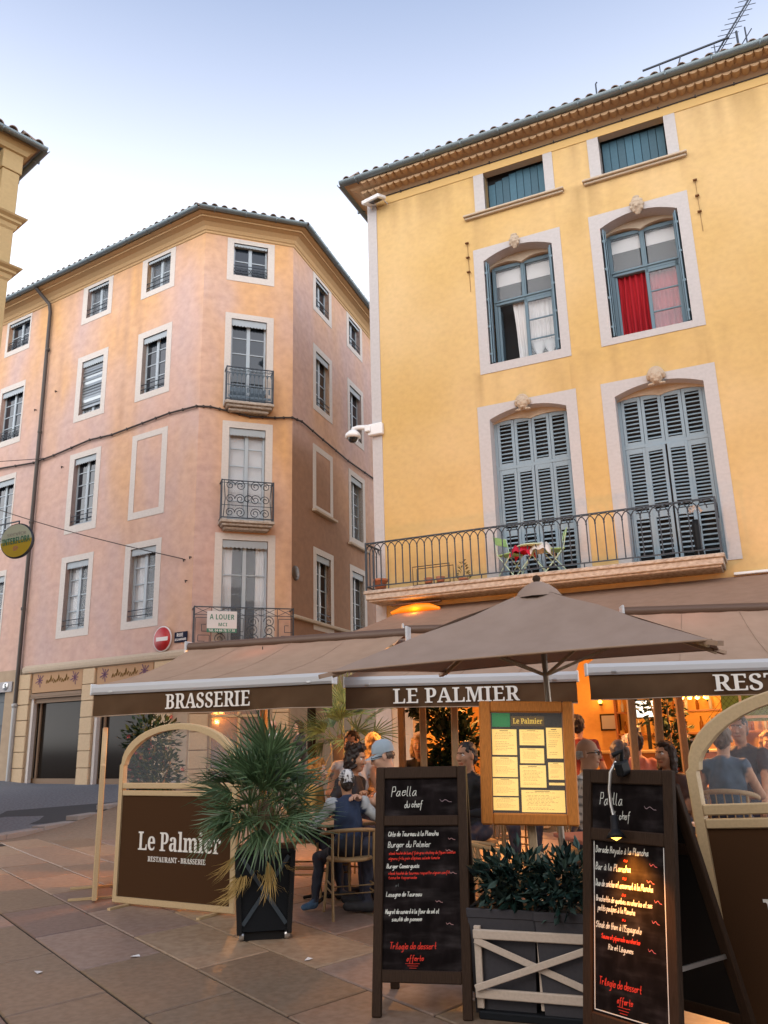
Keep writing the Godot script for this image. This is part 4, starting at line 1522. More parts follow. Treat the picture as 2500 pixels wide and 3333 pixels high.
func shop_front(root: Node3D, C: Transform3D, R: Transform3D) -> void:
	var I := Transform3D()
	# left wall, ground floor
	var cs := func(_x: float, _y: float) -> Color: return Color(0.42, 0.32, 0.22)
	var b := B.new()
	wall(b, -14, 0, 0, 3.8, [[-6.3, -4.05, 0.5, 3.8], [-3.5, -1.25, 0.5, 3.8], [-9.2, -7.6, 0.0, 3.2]], 0.3, cs, 0.9)
	obj("shop_wall", b, M.limewash, root)
	b = B.new()
	wall(b, 0, 2.615, 0, 3.8, [[0.55, 2.05, 0.3, 2.75]], 0.3, cs, 0.9)
	obj("corner_shop_wall", b, M.limewash, root, C)
	b = B.new()
	wall(b, 0, 12, 0, 3.8, [[1.0, 2.1, 0.2, 2.9]], 0.3, cs, 0.9)
	obj("side_shop_wall", b, M.limewash, root, R)
	b = B.new()
	b.box(Vector3(1.55, 1.5, -0.28), Vector3(1.1, 2.8, 0.04))
	obj("side_door", b, M.dark_wood, root, R)
	# stone band over the shops
	var path := [Vector3(-6.7, 0, 0), Vector3.ZERO, C * Vector3(2.615, 0, 0)]
	obj("shop_cornice", moulding(path, [Vector2(0, 3.62), Vector2(0.1, 3.66), Vector2(0.12, 3.72), Vector2(0.12, 3.8), Vector2(0.04, 3.86), Vector2(0, 3.88)]), M.stone, root)
	# pilasters of grooved blocks
	for q in [[-6.9, -6.35], [-4.02, -3.52], [-1.2, -0.55]]:
		for k in 7:
			b = B.new()
			b.box(Vector3((q[0] + q[1]) / 2, 0.55 + k * 0.44 + 0.22, 0.03), Vector3(q[1] - q[0], 0.425, 0.08), Basis(), 0.012)
			obj("pilaster_block", b, M.shop_wall, root)
	for q in [[0.05, 0.5], [2.12, 2.55]]:
		for k in 7:
			b = B.new()
			b.box(Vector3((q[0] + q[1]) / 2, 0.5 + k * 0.44 + 0.22, 0.03), Vector3(q[1] - q[0], 0.425, 0.08), Basis(), 0.012)
			obj("pilaster_block", b, M.shop_wall, root, C)
	# faded painted sign boards
	for q in [[-6.28, -4.07, "idylle"], [-3.48, -1.27, "jardin"]]:
		b = B.new()
		b.box(Vector3((q[0] + q[1]) / 2, 3.4, 0.0), Vector3(q[1] - q[0], 0.66, 0.05), Basis(), 0.01)
		var sg := obj("sign_board", b, mat("sign_ground", lin(0.4, 0.24, 0.13), 0.85) if not M.has("sign_ground") else M.sign_ground, root)
		b = B.new()  # the faded script can no longer be read
		for i in 6:
			var c := Vector3((q[0] + q[1]) / 2 - 0.42 + i * 0.17, 3.4 + 0.03 * (i % 2), 0.03)
			b.tube([c + Vector3(-0.06, -0.08, 0), c + Vector3(-0.02, 0.1 if i % 2 else 0.02, 0), c + Vector3(0.03, -0.07, 0), c + Vector3(0.09, 0.02, 0)], 0.014, 4)
		obj("painted_script", b, mat("old_gold", lin(0.2, 0.12, 0.02), 0.8) if not M.has("old_gold") else M.old_gold, sg)
		for s in [-1, 1]:
			b = B.new()
			for i in 9:
				var a := TAU * i / 9.0
				b.bar(Vector3(0, 0, 0), Vector3(cos(a), sin(a), 0) * (0.2 if i % 2 else 0.14), 0.004, 0.03, Vector3(0, 0, 1).cross(Vector3(cos(a), sin(a), 0)))
			obj("painted_star", b, mat("faded_mauve", lin(0.13, 0.06, 0.1), 0.85) if not M.has("faded_mauve") else M.faded_mauve, sg, at(Vector3((q[0] + q[1]) / 2 + s * 0.78, 3.42, 0.03)))
	# shop windows with rolled shutters and timber frames
	for q in [[-6.3, -4.05], [-3.5, -1.25]]:
		b = B.new()
		b.box(Vector3((q[0] + q[1]) / 2, 3.0, -0.05), Vector3(q[1] - q[0], 0.1, 0.2), Basis(), 0.01)
		b.box(Vector3((q[0] + q[1]) / 2, 2.93, -0.02), Vector3(q[1] - q[0] + 0.05, 0.04, 0.16))
		b.box(Vector3((q[0] + q[1]) / 2, 2.84, -0.1), Vector3(q[1] - q[0], 0.12, 0.1))
		for x in [q[0] + 0.22, q[1] - 0.06]:
			b.box(Vector3(x, 1.7, -0.2), Vector3(0.07, 2.4, 0.06))
		b.box(Vector3((q[0] + q[1]) / 2, 0.62, -0.2), Vector3(q[1] - q[0], 0.18, 0.08))
		var sw := obj("shop_window", b, mat("shop_timber", lin(0.2, 0.13, 0.08), 0.7) if not M.has("shop_timber") else M.shop_timber, root)
		b = B.new()
		b.box(Vector3((q[0] + q[1]) / 2 + 0.08, 1.75, -0.22), Vector3(q[1] - q[0] - 0.3, 2.1, 0.01))
		obj("pane", b, M.shop_glass, sw)
		b = B.new()
		b.box(Vector3((q[0] + q[1]) / 2, 1.85, -0.27), Vector3(q[1] - q[0], 2.7, 0.02))
		obj("room_behind", b, M.dark_room, sw)
		b = B.new()
		b.box(Vector3(q[0] + 0.06, 1.75, -0.06), Vector3(0.1, 2.5, 0.12))
		obj("shutter_guide", b, M.cream, sw)
	# door number 9
	b = B.new()
	b.box(Vector3(-8.4, 3.32, 0.0), Vector3(2.3, 0.3, 0.08), Basis(), 0.01)
	var lt := obj("door_lintel", b, mat("pale_lintel", lin(0.36, 0.35, 0.36), 0.85), root)
	b = B.new()
	b.lathe([Vector2(0, 0.012), Vector2(0.12, 0.012), Vector2(0.13, 0.0)], 18, Transform3D(Basis(Vector3.RIGHT, PI / 2), Vector3(-7.55, 3.34, 0.045)))
	obj("number_disc", b, M.steel, lt)
	letters("9", 0.13, M.black_plastic, lt, at(Vector3(-7.55, 3.34, 0.06)), "house_number", "Droid Sans", 700)
	b = B.new()
	b.box(Vector3(-8.4, 1.6, -0.26), Vector3(1.6, 3.2, 0.05))
	for k in 3:
		for s in [-0.38, 0.38]:
			b.box(Vector3(-8.4 + s, 0.75 + k * 0.9, -0.22), Vector3(0.55, 0.7, 0.04), Basis(), 0.012)
	obj("entrance_door", b, mat("door_blue", lin(0.035, 0.05, 0.065), 0.5), root)
	# corner shop: glazed front with a lamp inside and a framed picture
	b = B.new()
	for x in [0.58, 1.3, 2.02]:
		b.box(Vector3(x, 1.55, -0.12), Vector3(0.06, 2.45, 0.07))
	for y in [0.36, 0.9, 2.2, 2.72]:
		b.box(Vector3(1.3, y, -0.12), Vector3(1.5, 0.06, 0.07))
	var cw := obj("corner_shop_window", b, M.cream_paint, root, C)
	b = B.new()
	b.box(Vector3(1.3, 1.55, -0.13), Vector3(1.45, 2.4, 0.01))
	obj("pane", b, M.clear_glass, cw)
	b = B.new()
	b.box(Vector3(1.3, 1.5, -0.5), Vector3(2.4, 3, 0.02))
	obj("room_behind", b, mat("brown_room", lin(0.2, 0.14, 0.09), 0.9), cw)
	for i in 2:
		b = B.new()
		b.lathe([Vector2(0, 0.1), Vector2(0.05, 0.06), Vector2(0.06, 0.0), Vector2(0.04, -0.05), Vector2(0, -0.06)], 10, at(Vector3(0.72 + i * 0.16, 2.32, -0.3)))
		obj("lamp_bulb", b, glow("bulb%d" % i, Color(1.0, 0.72, 0.35), 2.2) if not M.has("bulb%d" % i) else M["bulb%d" % i], cw)
	var pc := thing("framed_picture", "small framed picture on the pale pillar above the standing man's head", "picture", root.transform * C * at(Vector3(1.9, 2.32, 0.03)))
	b = B.new()
	b.box(Vector3.ZERO, Vector3(0.3, 0.42, 0.03), Basis(), 0.006)
	obj("frame", b, M.black_plastic, pc)
	b = B.new()
	b.box(Vector3(0, 0, 0.017), Vector3(0.22, 0.34, 0.004))
	obj("print", b, mat("pale_print", lin(0.35, 0.36, 0.38), 0.6), pc)
	lamp(root.transform * C * Vector3(0.8, 2.32, -0.24), Color(1.0, 0.65, 0.3), 0.5, 0.06, "corner_shop_light")


func left_house() -> void:
	var T := face(Vector3(-7.127, 0, -14.0), 41.0)
	var root := thing("ochre_house", "ochre stone corner with projecting string courses and tiled eave at the photograph's top left", "house", T)
	var b := B.new()
	b.box(Vector3(-14.4, 6.5, -3.2), Vector3(27.6, 13.0, 6))
	obj("wall", b, M.ochre, root)
	for x in [-0.17, -2.6, -5.0, -9.0, -13.0, -17.0]:
		b = B.new()
		b.box(Vector3(x, 6.3, -0.1), Vector3(0.34, 12.6, 0.2), Basis(), 0.01)
		obj("pilaster", b, M.ochre_trim, root)
		b = B.new()
		b.box(Vector3(x, 12.82, -0.1), Vector3(0.4, 0.44, 0.26), Basis(), 0.01)
		obj("capital", b, M.ochre_trim, root)
	b = B.new()
	b.box(Vector3(-0.2, 6.5, -3.2), Vector3(0.38, 13.0, 6.2))
	obj("return_wall", b, M.ochre_trim, root)
	var path := [Vector3(-28, 0, 0), Vector3(0, 0, 0), Vector3(0, 0, -6)]
	for y in [11.3, 10.2]:
		obj("string_course", moulding(path, [Vector2(0, y), Vector2(0.03, y + 0.04), Vector2(0.05, y + 0.12), Vector2(0.1, y + 0.15), Vector2(0.1, y + 0.2), Vector2(0.17, y + 0.24), Vector2(0.19, y + 0.27), Vector2(0, y + 0.3)]), M.ochre_trim, root)
	obj("cornice", moulding(path, [Vector2(0, 13.0), Vector2(0.08, 13.02), Vector2(0.12, 13.1), Vector2(0.2, 13.16), Vector2(0.2, 13.22), Vector2(0.0, 13.24)]), M.ochre_trim, root)
	eave_roof(root, path, 0.34, 13.22, 3.0, 0.07)


func street_signs() -> void:
	var TL := face(Vector3(-5.017, 0, -21), 122.03)
	var TC := face(Vector3(-5.017, 0, -21), 70.99)
	# no entry
	var s := thing("no_entry_sign", "round red no-entry sign with a white bar on the pink wall", "traffic sign", TL * at(Vector3(-0.95, 4.19, 0.05)))
	var q := Basis(Vector3.RIGHT, PI / 2)
	var red := mat("sign_red", lin(0.42, 0.018, 0.02), 0.45)
	var wh := mat("sign_white", lin(0.62, 0.6, 0.6), 0.5)
	obj("rim", B.new().lathe([Vector2(0, -0.01), Vector2(0.33, -0.01), Vector2(0.335, 0.01), Vector2(0.315, 0.02), Vector2(0.0, 0.02)], 36, Transform3D(q, Vector3.ZERO)), wh, s)
	obj("red_disc", B.new().lathe([Vector2(0.305, 0.016), Vector2(0.305, 0.026), Vector2(0.0, 0.026)], 36, Transform3D(q, Vector3.ZERO)), red, s)
	var b := B.new()
	b.box(Vector3(0, 0, 0.03), Vector3(0.42, 0.1, 0.006))
	obj("white_bar", b, wh, s)
	# street name
	s = thing("street_name_plate", "small dark blue street name plate beside the no-entry sign", "street sign", TL * at(Vector3(-0.31, 4.19, 0.03)))
	b = B.new()
	b.box(Vector3.ZERO, Vector3(0.46, 0.27, 0.015), Basis(), 0.004)
	obj("plate", b, mat("enamel_blue", lin(0.008, 0.01, 0.03), 0.5, 0.0, 0.15), s)
	letters("RUE", 0.09, wh, s, at(Vector3(-0.03, 0.055, 0.009)), "lettering", "Droid Sans", 700)
	letters("DE LA MONNAIE", 0.06, wh, s, at(Vector3(0, -0.06, 0.009)), "lettering", "Droid Sans", 700, 0.4)
	# to-let board tied to the lowest corner balcony
	s = thing("to_let_board", "white and green to-let board tied to the lowest corner balcony", "sign", TC * at(Vector3(0.72, 4.5, 0.49)))
	b = B.new()
	b.box(Vector3.ZERO, Vector3(0.75, 0.54, 0.012))
	obj("board", b, wh, s)
	var gr := mat("sign_green", lin(0.02, 0.16, 0.1), 0.5)
	b = B.new()
	b.box(Vector3(0, -0.22, 0.004), Vector3(0.75, 0.1, 0.012))
	obj("green_strip", b, gr, s)
	letters("A LOUER", 0.13, gr, s, at(Vector3(0, 0.12, 0.007)), "lettering", "Droid Sans", 700, 0.62)
	letters("MCI", 0.085, gr, s, at(Vector3(0.02, -0.07, 0.007)), "lettering", "Droid Sans", 700, 0.22)
	letters("Tél. 04 66 76 17 38", 0.06, wh, s, at(Vector3(0, -0.22, 0.011)), "lettering", "Droid Sans", 700, 0.66)
	# round shop sign hanging over the street at the far left
	s = thing("round_shop_sign", "round green and yellow hanging shop sign at the photograph's left edge", "shop sign", face(Vector3(-8.85, 6.35, -19.2), 100.0))
	obj("disc", B.new().lathe([Vector2(0, -0.05), Vector2(0.42, -0.05), Vector2(0.44, 0), Vector2(0.42, 0.05), Vector2(0.0, 0.05)], 36, Transform3D(q, Vector3.ZERO)), M.iron, s)
	for k in 2:
		b = B.new()
		var poly := PackedVector2Array()
		for i in 19:
			var a := PI * i / 18.0 + (PI if k else 0.0) + 0.12
			poly.append(Vector2(cos(a), sin(a)) * 0.405)
		b.prism(poly, 0.048, 0.056)
		obj(["upper_field", "lower_field"][k], b, [mat("sign_pale", lin(0.42, 0.5, 0.4), 0.4), mat("sign_yellow", lin(0.42, 0.32, 0.02), 0.4)][k], s)
	letters("service", 0.1, mat("sign_grey", lin(0.3, 0.32, 0.3), 0.5), s, Transform3D(Basis(Vector3.BACK, 0.12), Vector3(0, 0.17, 0.062)), "lettering", "Droid Sans", 400, 0.5)
	letters("INTERFLORA", 0.16, gr, s, Transform3D(Basis(Vector3.BACK, 0.12), Vector3(0, 0.0, 0.062)), "lettering", "Droid Sans", 700, 0.72)
	b = B.new()
	b.tube(spiral(Vector3(0.0, -0.2, 0), 0.07, 1.5, 1, 0.06), 0.008, 4)
	obj("figure_mark", b, mat("mark_pink", lin(0.45, 0.2, 0.2), 0.6), s)
	b = B.new()
	b.tube([Vector3(0, 0.42, 0), Vector3(0, 0.5, 0), Vector3(-0.9, 0.5, -0.3)], 0.02, 5)
	obj("bracket", b, M.iron, s)
	# cables
	var c := thing("wall_cable", "thick sagging black cable running round the pink house below its second floor", "cable", TL)
	var pts := []
	var base := [Vector2(-14, 10.75), Vector2(-9.1, 10.5), Vector2(-7.2, 10.32), Vector2(-6.2, 10.36), Vector2(-4.5, 10.5), Vector2(-3.5, 10.44), Vector2(-2.2, 10.5), Vector2(-1.1, 10.55), Vector2(-0.05, 10.5)]
	for p in base:
		pts.append(Vector3(p.x, p.y, 0.06))
	var inv := TL.affine_inverse()
	for p in [Vector2(0.3, 10.5), Vector2(0.8, 10.42), Vector2(1.4, 10.32), Vector2(2.1, 10.36), Vector2(2.6, 10.42)]:
		pts.append(inv * TC * Vector3(p.x, p.y, 0.06))
	var TR := face(Vector3(-2.545, 0, -21.852), 19.8)
	for p in [Vector2(0.5, 10.5), Vector2(2, 10.45), Vector2(4, 10.4), Vector2(7, 10.5), Vector2(11, 10.4)]:
		pts.append(inv * TR * Vector3(p.x, p.y, 0.06))
	b = B.new()
	b.tube(pts, 0.026, 6)
	for i in pts.size() - 1:
		for k in 2:
			b.box(pts[i].lerp(pts[i + 1], k / 2.0), Vector3(0.04, 0.07, 0.05))
	obj("cable_run", b, M.cable, c)
	for q2 in [["thin wire slanting down across the pink wall to a hook near its corner", Vector3(-9.3, 9.3, 0.9), Vector3(-0.33, 6.24, 0.05)], ["thin cable from the left edge meeting the thick wall cable by the rain pipe", Vector3(-13.5, 11.3, 1.5), Vector3(-6.4, 10.3, 0.1)]]:
		var w := thing("street_wire", q2[0], "wire", TL)
		b = B.new()
		var pp := []
		for i in 9:
			var t := i / 8.0
			pp.append(q2[1].lerp(q2[2], t) - Vector3(0, 0.12 * sin(PI * t), 0))
		b.tube(pp, 0.012, 4)
		obj("wire", b, M.cable, w)


func opposite_house() -> void:  # the other side of the square; its eave shows as a reflection in the lowest corner window
	var T := face(Vector3(22, 0, 9), 265.0)
	var root := thing("opposite_house", "pale house across the square, reflected in the pink house's lowest corner window", "house", T)
	var b := B.new()
	b.box(Vector3(21, 5.5, -3), Vector3(42, 11, 6))
	obj("wall", b, mat("opposite_wall", lin(0.5, 0.4, 0.28), 0.9), root)
	for i in 12:
		for k in 3:
			b = B.new()
			b.box(Vector3(2.5 + i * 3.4, 4.2 + k * 2.6, 0.01), Vector3(1.1, 1.8, 0.05))
			var w := obj("window", b, M.frame_grey, root)
			b = B.new()
			b.box(Vector3(2.5 + i * 3.4, 4.2 + k * 2.6, 0.03), Vector3(0.95, 1.65, 0.04))
			obj("pane", b, M.glass, w)
	eave_roof(root, [Vector3(0, 0, 0), Vector3(42, 0, 0)], 0.4, 11.1, 3.0)


class Field:  # a distance field on a grid, meshed as surface nets
	var o: Vector3
	var c: float
	var nx: int
	var ny: int
	var nz: int
	var f: PackedFloat32Array
	var id: PackedByteArray
	func setup(box: AABB, cell: float) -> void:
		c = cell
		o = box.position
		nx = int(box.size.x / c) + 2
		ny = int(box.size.y / c) + 2
		nz = int(box.size.z / c) + 2
		f = PackedFloat32Array()
		f.resize(nx * ny * nz)
		f.fill(9.0)
		id = PackedByteArray()
		id.resize(nx * ny * nz)
	func span(lo: Vector3, hi: Vector3) -> PackedInt32Array:
		var a := (lo - o) / c
		var b := (hi - o) / c
		return PackedInt32Array([clampi(int(a.x), 0, nx - 1), clampi(int(b.x) + 2, 0, nx), clampi(int(a.y), 0, ny - 1), clampi(int(b.y) + 2, 0, ny), clampi(int(a.z), 0, nz - 1), clampi(int(b.z) + 2, 0, nz)])
	func bone(p: Vector3, q: Vector3, r0: float, r1: float, k: float, n: int, flat := Vector3.ONE) -> void:  # tapered capsule; flat squashes across an axis
		var m := maxf(r0, r1) * maxf(flat.x, maxf(flat.y, flat.z)) + k + c * 2.0
		var s := span(Vector3(minf(p.x, q.x), minf(p.y, q.y), minf(p.z, q.z)) - Vector3.ONE * m, Vector3(maxf(p.x, q.x), maxf(p.y, q.y), maxf(p.z, q.z)) + Vector3.ONE * m)
		var inv := Vector3.ONE / flat
		var ps := p * inv
		var d := (q - p) * inv
		var dd := maxf(d.dot(d), 1e-9)
		for z in range(s[4], s[5]):
			for y in range(s[2], s[3]):
				var at := (z * ny + y) * nx
				var w0 := Vector3(o.x + s[0] * c, o.y + y * c, o.z + z * c)
				for x in range(s[0], s[1]):
					var w := w0 * inv - ps
					w0.x += c
					var t := clampf(w.dot(d) / dd, 0.0, 1.0)
					var e := (w - d * t).length() - lerpf(r0, r1, t)
					var g := f[at + x]
					if e < g:
						id[at + x] = n
					if e < g + k:
						var h := maxf(k - absf(e - g), 0.0) / k
						f[at + x] = minf(e, g) - h * h * k * 0.25
	func ball(p: Vector3, r: Vector3, turn: Basis, k: float, n: int, cut := false) -> void:
		var m := maxf(r.x, maxf(r.y, r.z)) + k + c * 2.0
		var s := span(p - Vector3.ONE * m, p + Vector3.ONE * m)
		var inv := turn.inverse()
		var mr := minf(r.x, minf(r.y, r.z))
		for z in range(s[4], s[5]):
			for y in range(s[2], s[3]):
				var at := (z * ny + y) * nx
				for x in range(s[0], s[1]):
					var w := inv * (o + Vector3(x, y, z) * c - p)
					var u := (w / r).length()
					var v := (w / (r * r)).length()
					var e := u * (u - 1.0) / v if v > 1e-6 else -mr
					var g := f[at + x]
					if cut:
						if -e > g:
							f[at + x] = -e
						continue
					if e < g:
						id[at + x] = n
					if e < g + k:
						var h := maxf(k - absf(e - g), 0.0) / k
						f[at + x] = minf(e, g) - h * h * k * 0.25
	var grain := 0.0
	var tv := PackedVector3Array()
	var ti := PackedByteArray()
	func net() -> Field:
		var vert := PackedVector3Array()
		var vid := PackedByteArray()
		var slot := PackedInt32Array()
		slot.resize(nx * ny * nz)
		slot.fill(-1)
		var sy := nx
		var sz := nx * ny
		var corner := PackedInt32Array([0, 1, sy, sy + 1, sz, sz + 1, sz + sy, sz + sy + 1])
		for z in nz - 1:
			for y in ny - 1:
				var row := z * sz + y * sy
				for x in nx - 1:
					var i := row + x
					var a := f[i]
					if a > c * 2.5 or a < -c * 2.5:
						continue
					var neg := 0
					for k in 8:
						if f[i + corner[k]] < 0.0:
							neg += 1
					if neg == 0 or neg == 8:
						continue
					var sum := Vector3.ZERO
					var cnt := 0
					for e in EDGES:
						var v0 := f[i + corner[e[0]]]
						var v1 := f[i + corner[e[1]]]
						if (v0 < 0.0) == (v1 < 0.0):
							continue
						sum += CORN[e[0]].lerp(CORN[e[1]], v0 / (v0 - v1))
						cnt += 1
					slot[i] = vert.size()
					vert.append(o + (Vector3(x, y, z) + sum / cnt) * c)
					var best := 9.0
					var bi := 0
					for k in 8:
						var q := absf(f[i + corner[k]])
						if q < best:
							best = q
							bi = id[i + corner[k]]
					vid.append(bi)
		for z in range(1, nz - 1):
			for y in range(1, ny - 1):
				for x in range(1, nx - 1):
					var i := z * sz + y * sy + x
					var a := f[i]
					if a > c * 2.5 or a < -c * 2.5:
						continue
					var s0 := a < 0.0
					for ax in 3:
						var j: int = i + (1 if ax == 0 else (sy if ax == 1 else sz))
						if s0 == (f[j] < 0.0):
							continue
						var u: int = sy if ax == 0 else (sz if ax == 1 else 1)
						var v: int = sz if ax == 0 else (1 if ax == 1 else sy)
						var q := [slot[i], slot[i - u], slot[i - u - v], slot[i - v]]
						if q.min() < 0:
							continue
						if not s0:
							q.reverse()
						for k in [0, 1, 2, 0, 2, 3]:
							tv.append(vert[q[k]])
							ti.append(vid[q[k]])
		return self
	func crumple(amp: float, freq: float, which: Array, sd := 3) -> Field:  # cloth and hair are never smooth
		var n := FastNoiseLite.new()
		n.seed = sd
		n.frequency = freq
		n.fractal_octaves = 3
		for i in tv.size():
			if ti[i] in which:
				var p := tv[i]
				tv[i] = p + Vector3(n.get_noise_3d(p.x, p.y * 0.6, p.z), 0.5 * n.get_noise_3d(p.z + 5.0, p.x, p.y), n.get_noise_3d(p.y * 0.6, p.z, p.x + 9.0)) * amp
		return self
	func emit(st: SurfaceTool, xf: Transform3D, pal: Array, mirror := false) -> void:
		st.set_smooth_group(7)
		for k in tv.size():
			var i := k
			if mirror:
				i = k - k % 3 + [0, 2, 1][k % 3]
			var c: Color = pal[mini(ti[i], pal.size() - 1)]
			if grain > 0.0:
				var p := tv[i]
				c = c * (1.0 + grain * (sin(p.x * 91.0 + p.y * 23.0) * sin(p.z * 83.0 - p.y * 31.0)))
			st.set_color(c)
			st.add_vertex(xf * tv[i])
	func mesh(pal: Array) -> ArrayMesh:
		var st := SurfaceTool.new()
		st.begin(Mesh.PRIMITIVE_TRIANGLES)
		net().emit(st, Transform3D(), pal)
		st.generate_normals()
		return st.commit()


const EDGES := [[0, 1], [2, 3], [4, 5], [6, 7], [0, 2], [1, 3], [4, 6], [5, 7], [0, 4], [1, 5], [2, 6], [3, 7]]
const CORN: Array[Vector3] = [Vector3(0, 0, 0), Vector3(1, 0, 0), Vector3(0, 1, 0), Vector3(1, 1, 0), Vector3(0, 0, 1), Vector3(1, 0, 1), Vector3(0, 1, 1), Vector3(1, 1, 1)]


const GLYPH := {"a": "56 26 04 13 33 55/56 54 63", "b": "09 03 33 54 55 36 05", "c": "55 36 16 04 13 33 54", "d": "59 53/55 36 16 04 13 33 54", "e": "05 55 56 36 16 04 13 33 54", "f": "59 39 28 20/06 46", "g": "56 26 04 13 33 55/56 51 30 10", "h": "09 03/05 36 56 53", "i": "16 13/18 17", "j": "26 21 10/28 27", "k": "09 03/46 04 43", "l": "09 04 13 23", "m": "06 03/05 16 36 33/35 46 66 63", "n": "06 03/05 26 46 53", "o": "26 04 13 33 55 46 26", "p": "06 00/05 26 56 54 33 03", "q": "56 26 04 13 33 55/56 50 61", "r": "06 03/05 26 46", "s": "46 16 05 44 33 03", "t": "29 24 33 43/06 46", "u": "06 04 13 33 54/56 53", "v": "06 23 46", "x": "06 43/46 03", "y": "06 23/56 10", "z": "06 46 03 43", "B": "03 09 39 57 36 06/36 54 43 03", "C": "58 39 18 05 14 33 54", "D": "03 09 39 66 54 33 03", "L": "09 03 53", "M": "03 09 35 69 63", "P": "03 09 49 57 46 06", "R": "03 09 49 57 46 06/36 63", "S": "58 39 18 07 46 54 33 04", "T": "09 69/39 33", "E": "59 09 03 53/06 46", "'": "19 17", "^": "17 28 37", "`": "18 37", "~": "17 38"}
const ACCENT := {"é": "e~", "è": "e`", "ê": "e^", "à": "a`", "ô": "o^", "œ": "oe"}


# chalk lettering drawn stroke by stroke into a picture of the board
func chalk_line(im: Image, t: String, x: float, y: float, h: float, width: float, c: Color) -> void:
	var runs := []
	var cur := 0.0
	for ch in t:
		var parts := ACCENT.get(ch, ch) as String
		for k in parts:
			if k == " ":
				cur += 4.0
				continue
			if not GLYPH.has(k):
				continue
			var over := k in "^`~"
			var base := cur - 7.0 if over else cur
			var far := 0.0
			for stroke in (GLYPH[k] as String).split("/"):
				var pts := []
				for p in stroke.split(" "):
					var px := float(p[0].to_int())
					far = maxf(far, px)
					pts.append(Vector2(base + px, float(p[1].to_int()) - 3.0))
				runs.append(pts)
			if not over:
				cur += far + 2.2
	var sx := width / maxf(cur, 1.0)
	var u := h / 6.0
	var th := 1 if h < 17 else 2
	for pts in runs:
		var j := Vector2(rng.randf_range(-0.25, 0.25), rng.randf_range(-0.3, 0.3))
		for i in pts.size() - 1:
			var a: Vector2 = pts[i] + j
			var b: Vector2 = pts[i + 1] + j
			a = Vector2(x + a.x * sx + a.y * u * 0.16, y - a.y * u - a.x * sx * 0.02)
			b = Vector2(x + b.x * sx + b.y * u * 0.16, y - b.y * u - b.x * sx * 0.02)
			var n := int(a.distance_to(b) * 1.6) + 1
			for k in n + 1:
				var p := a.lerp(b, float(k) / n)
				for dy in th + 1:
					for dx in th + 1:
						var ix := int(p.x) + dx
						var iy := int(p.y) + dy
						if ix < 0 or iy < 0 or ix >= im.get_width() or iy >= im.get_height():
							continue
						im.set_pixel(ix, iy, im.get_pixel(ix, iy).lerp(c, rng.randf_range(0.45, 0.95)))


func squiggle(im: Image, x: float, y: float, w: float, h: float, c: Color) -> void:
	for k in 60:
		var t := k / 59.0
		var px := x + w * t
		var py := y + h * t * 0.5 + sin(t * 9.0) * h * 0.35 * (1.0 - t)
		for d in 4:
			var ix := clampi(int(px) + d % 2, 0, im.get_width() - 1)
			var iy := clampi(int(py) + d / 2, 0, im.get_height() - 1)
			im.set_pixel(ix, iy, im.get_pixel(ix, iy).lerp(c, rng.randf_range(0.4, 0.9)))


func slate(w: int, h: int, sd: int) -> Image:
	var im := Image.create(w, h, false, Image.FORMAT_RGB8)
	var n := FastNoiseLite.new()
	n.seed = sd
	n.frequency = 0.012
	n.fractal_octaves = 4
	for y in h:
		for x in w:
			var k := 0.5 + 0.5 * n.get_noise_2d(x, y * 0.6)
			var wipe := maxf(0.0, n.get_noise_2d(x * 0.25 + y * 0.1 + 300.0, y * 1.1)) * 0.14
			im.set_pixel(x, y, Color(0.07 + 0.1 * k * k + wipe, 0.056 + 0.09 * k * k + wipe, 0.056 + 0.095 * k * k + wipe))
	return im


func board_pic(called: String, im: Image) -> StandardMaterial3D:
	var m := mat(called, Color.WHITE, 0.85)
	m.albedo_texture = ImageTexture.create_from_image(im)
	m.metallic_specular = 0.15
	return m


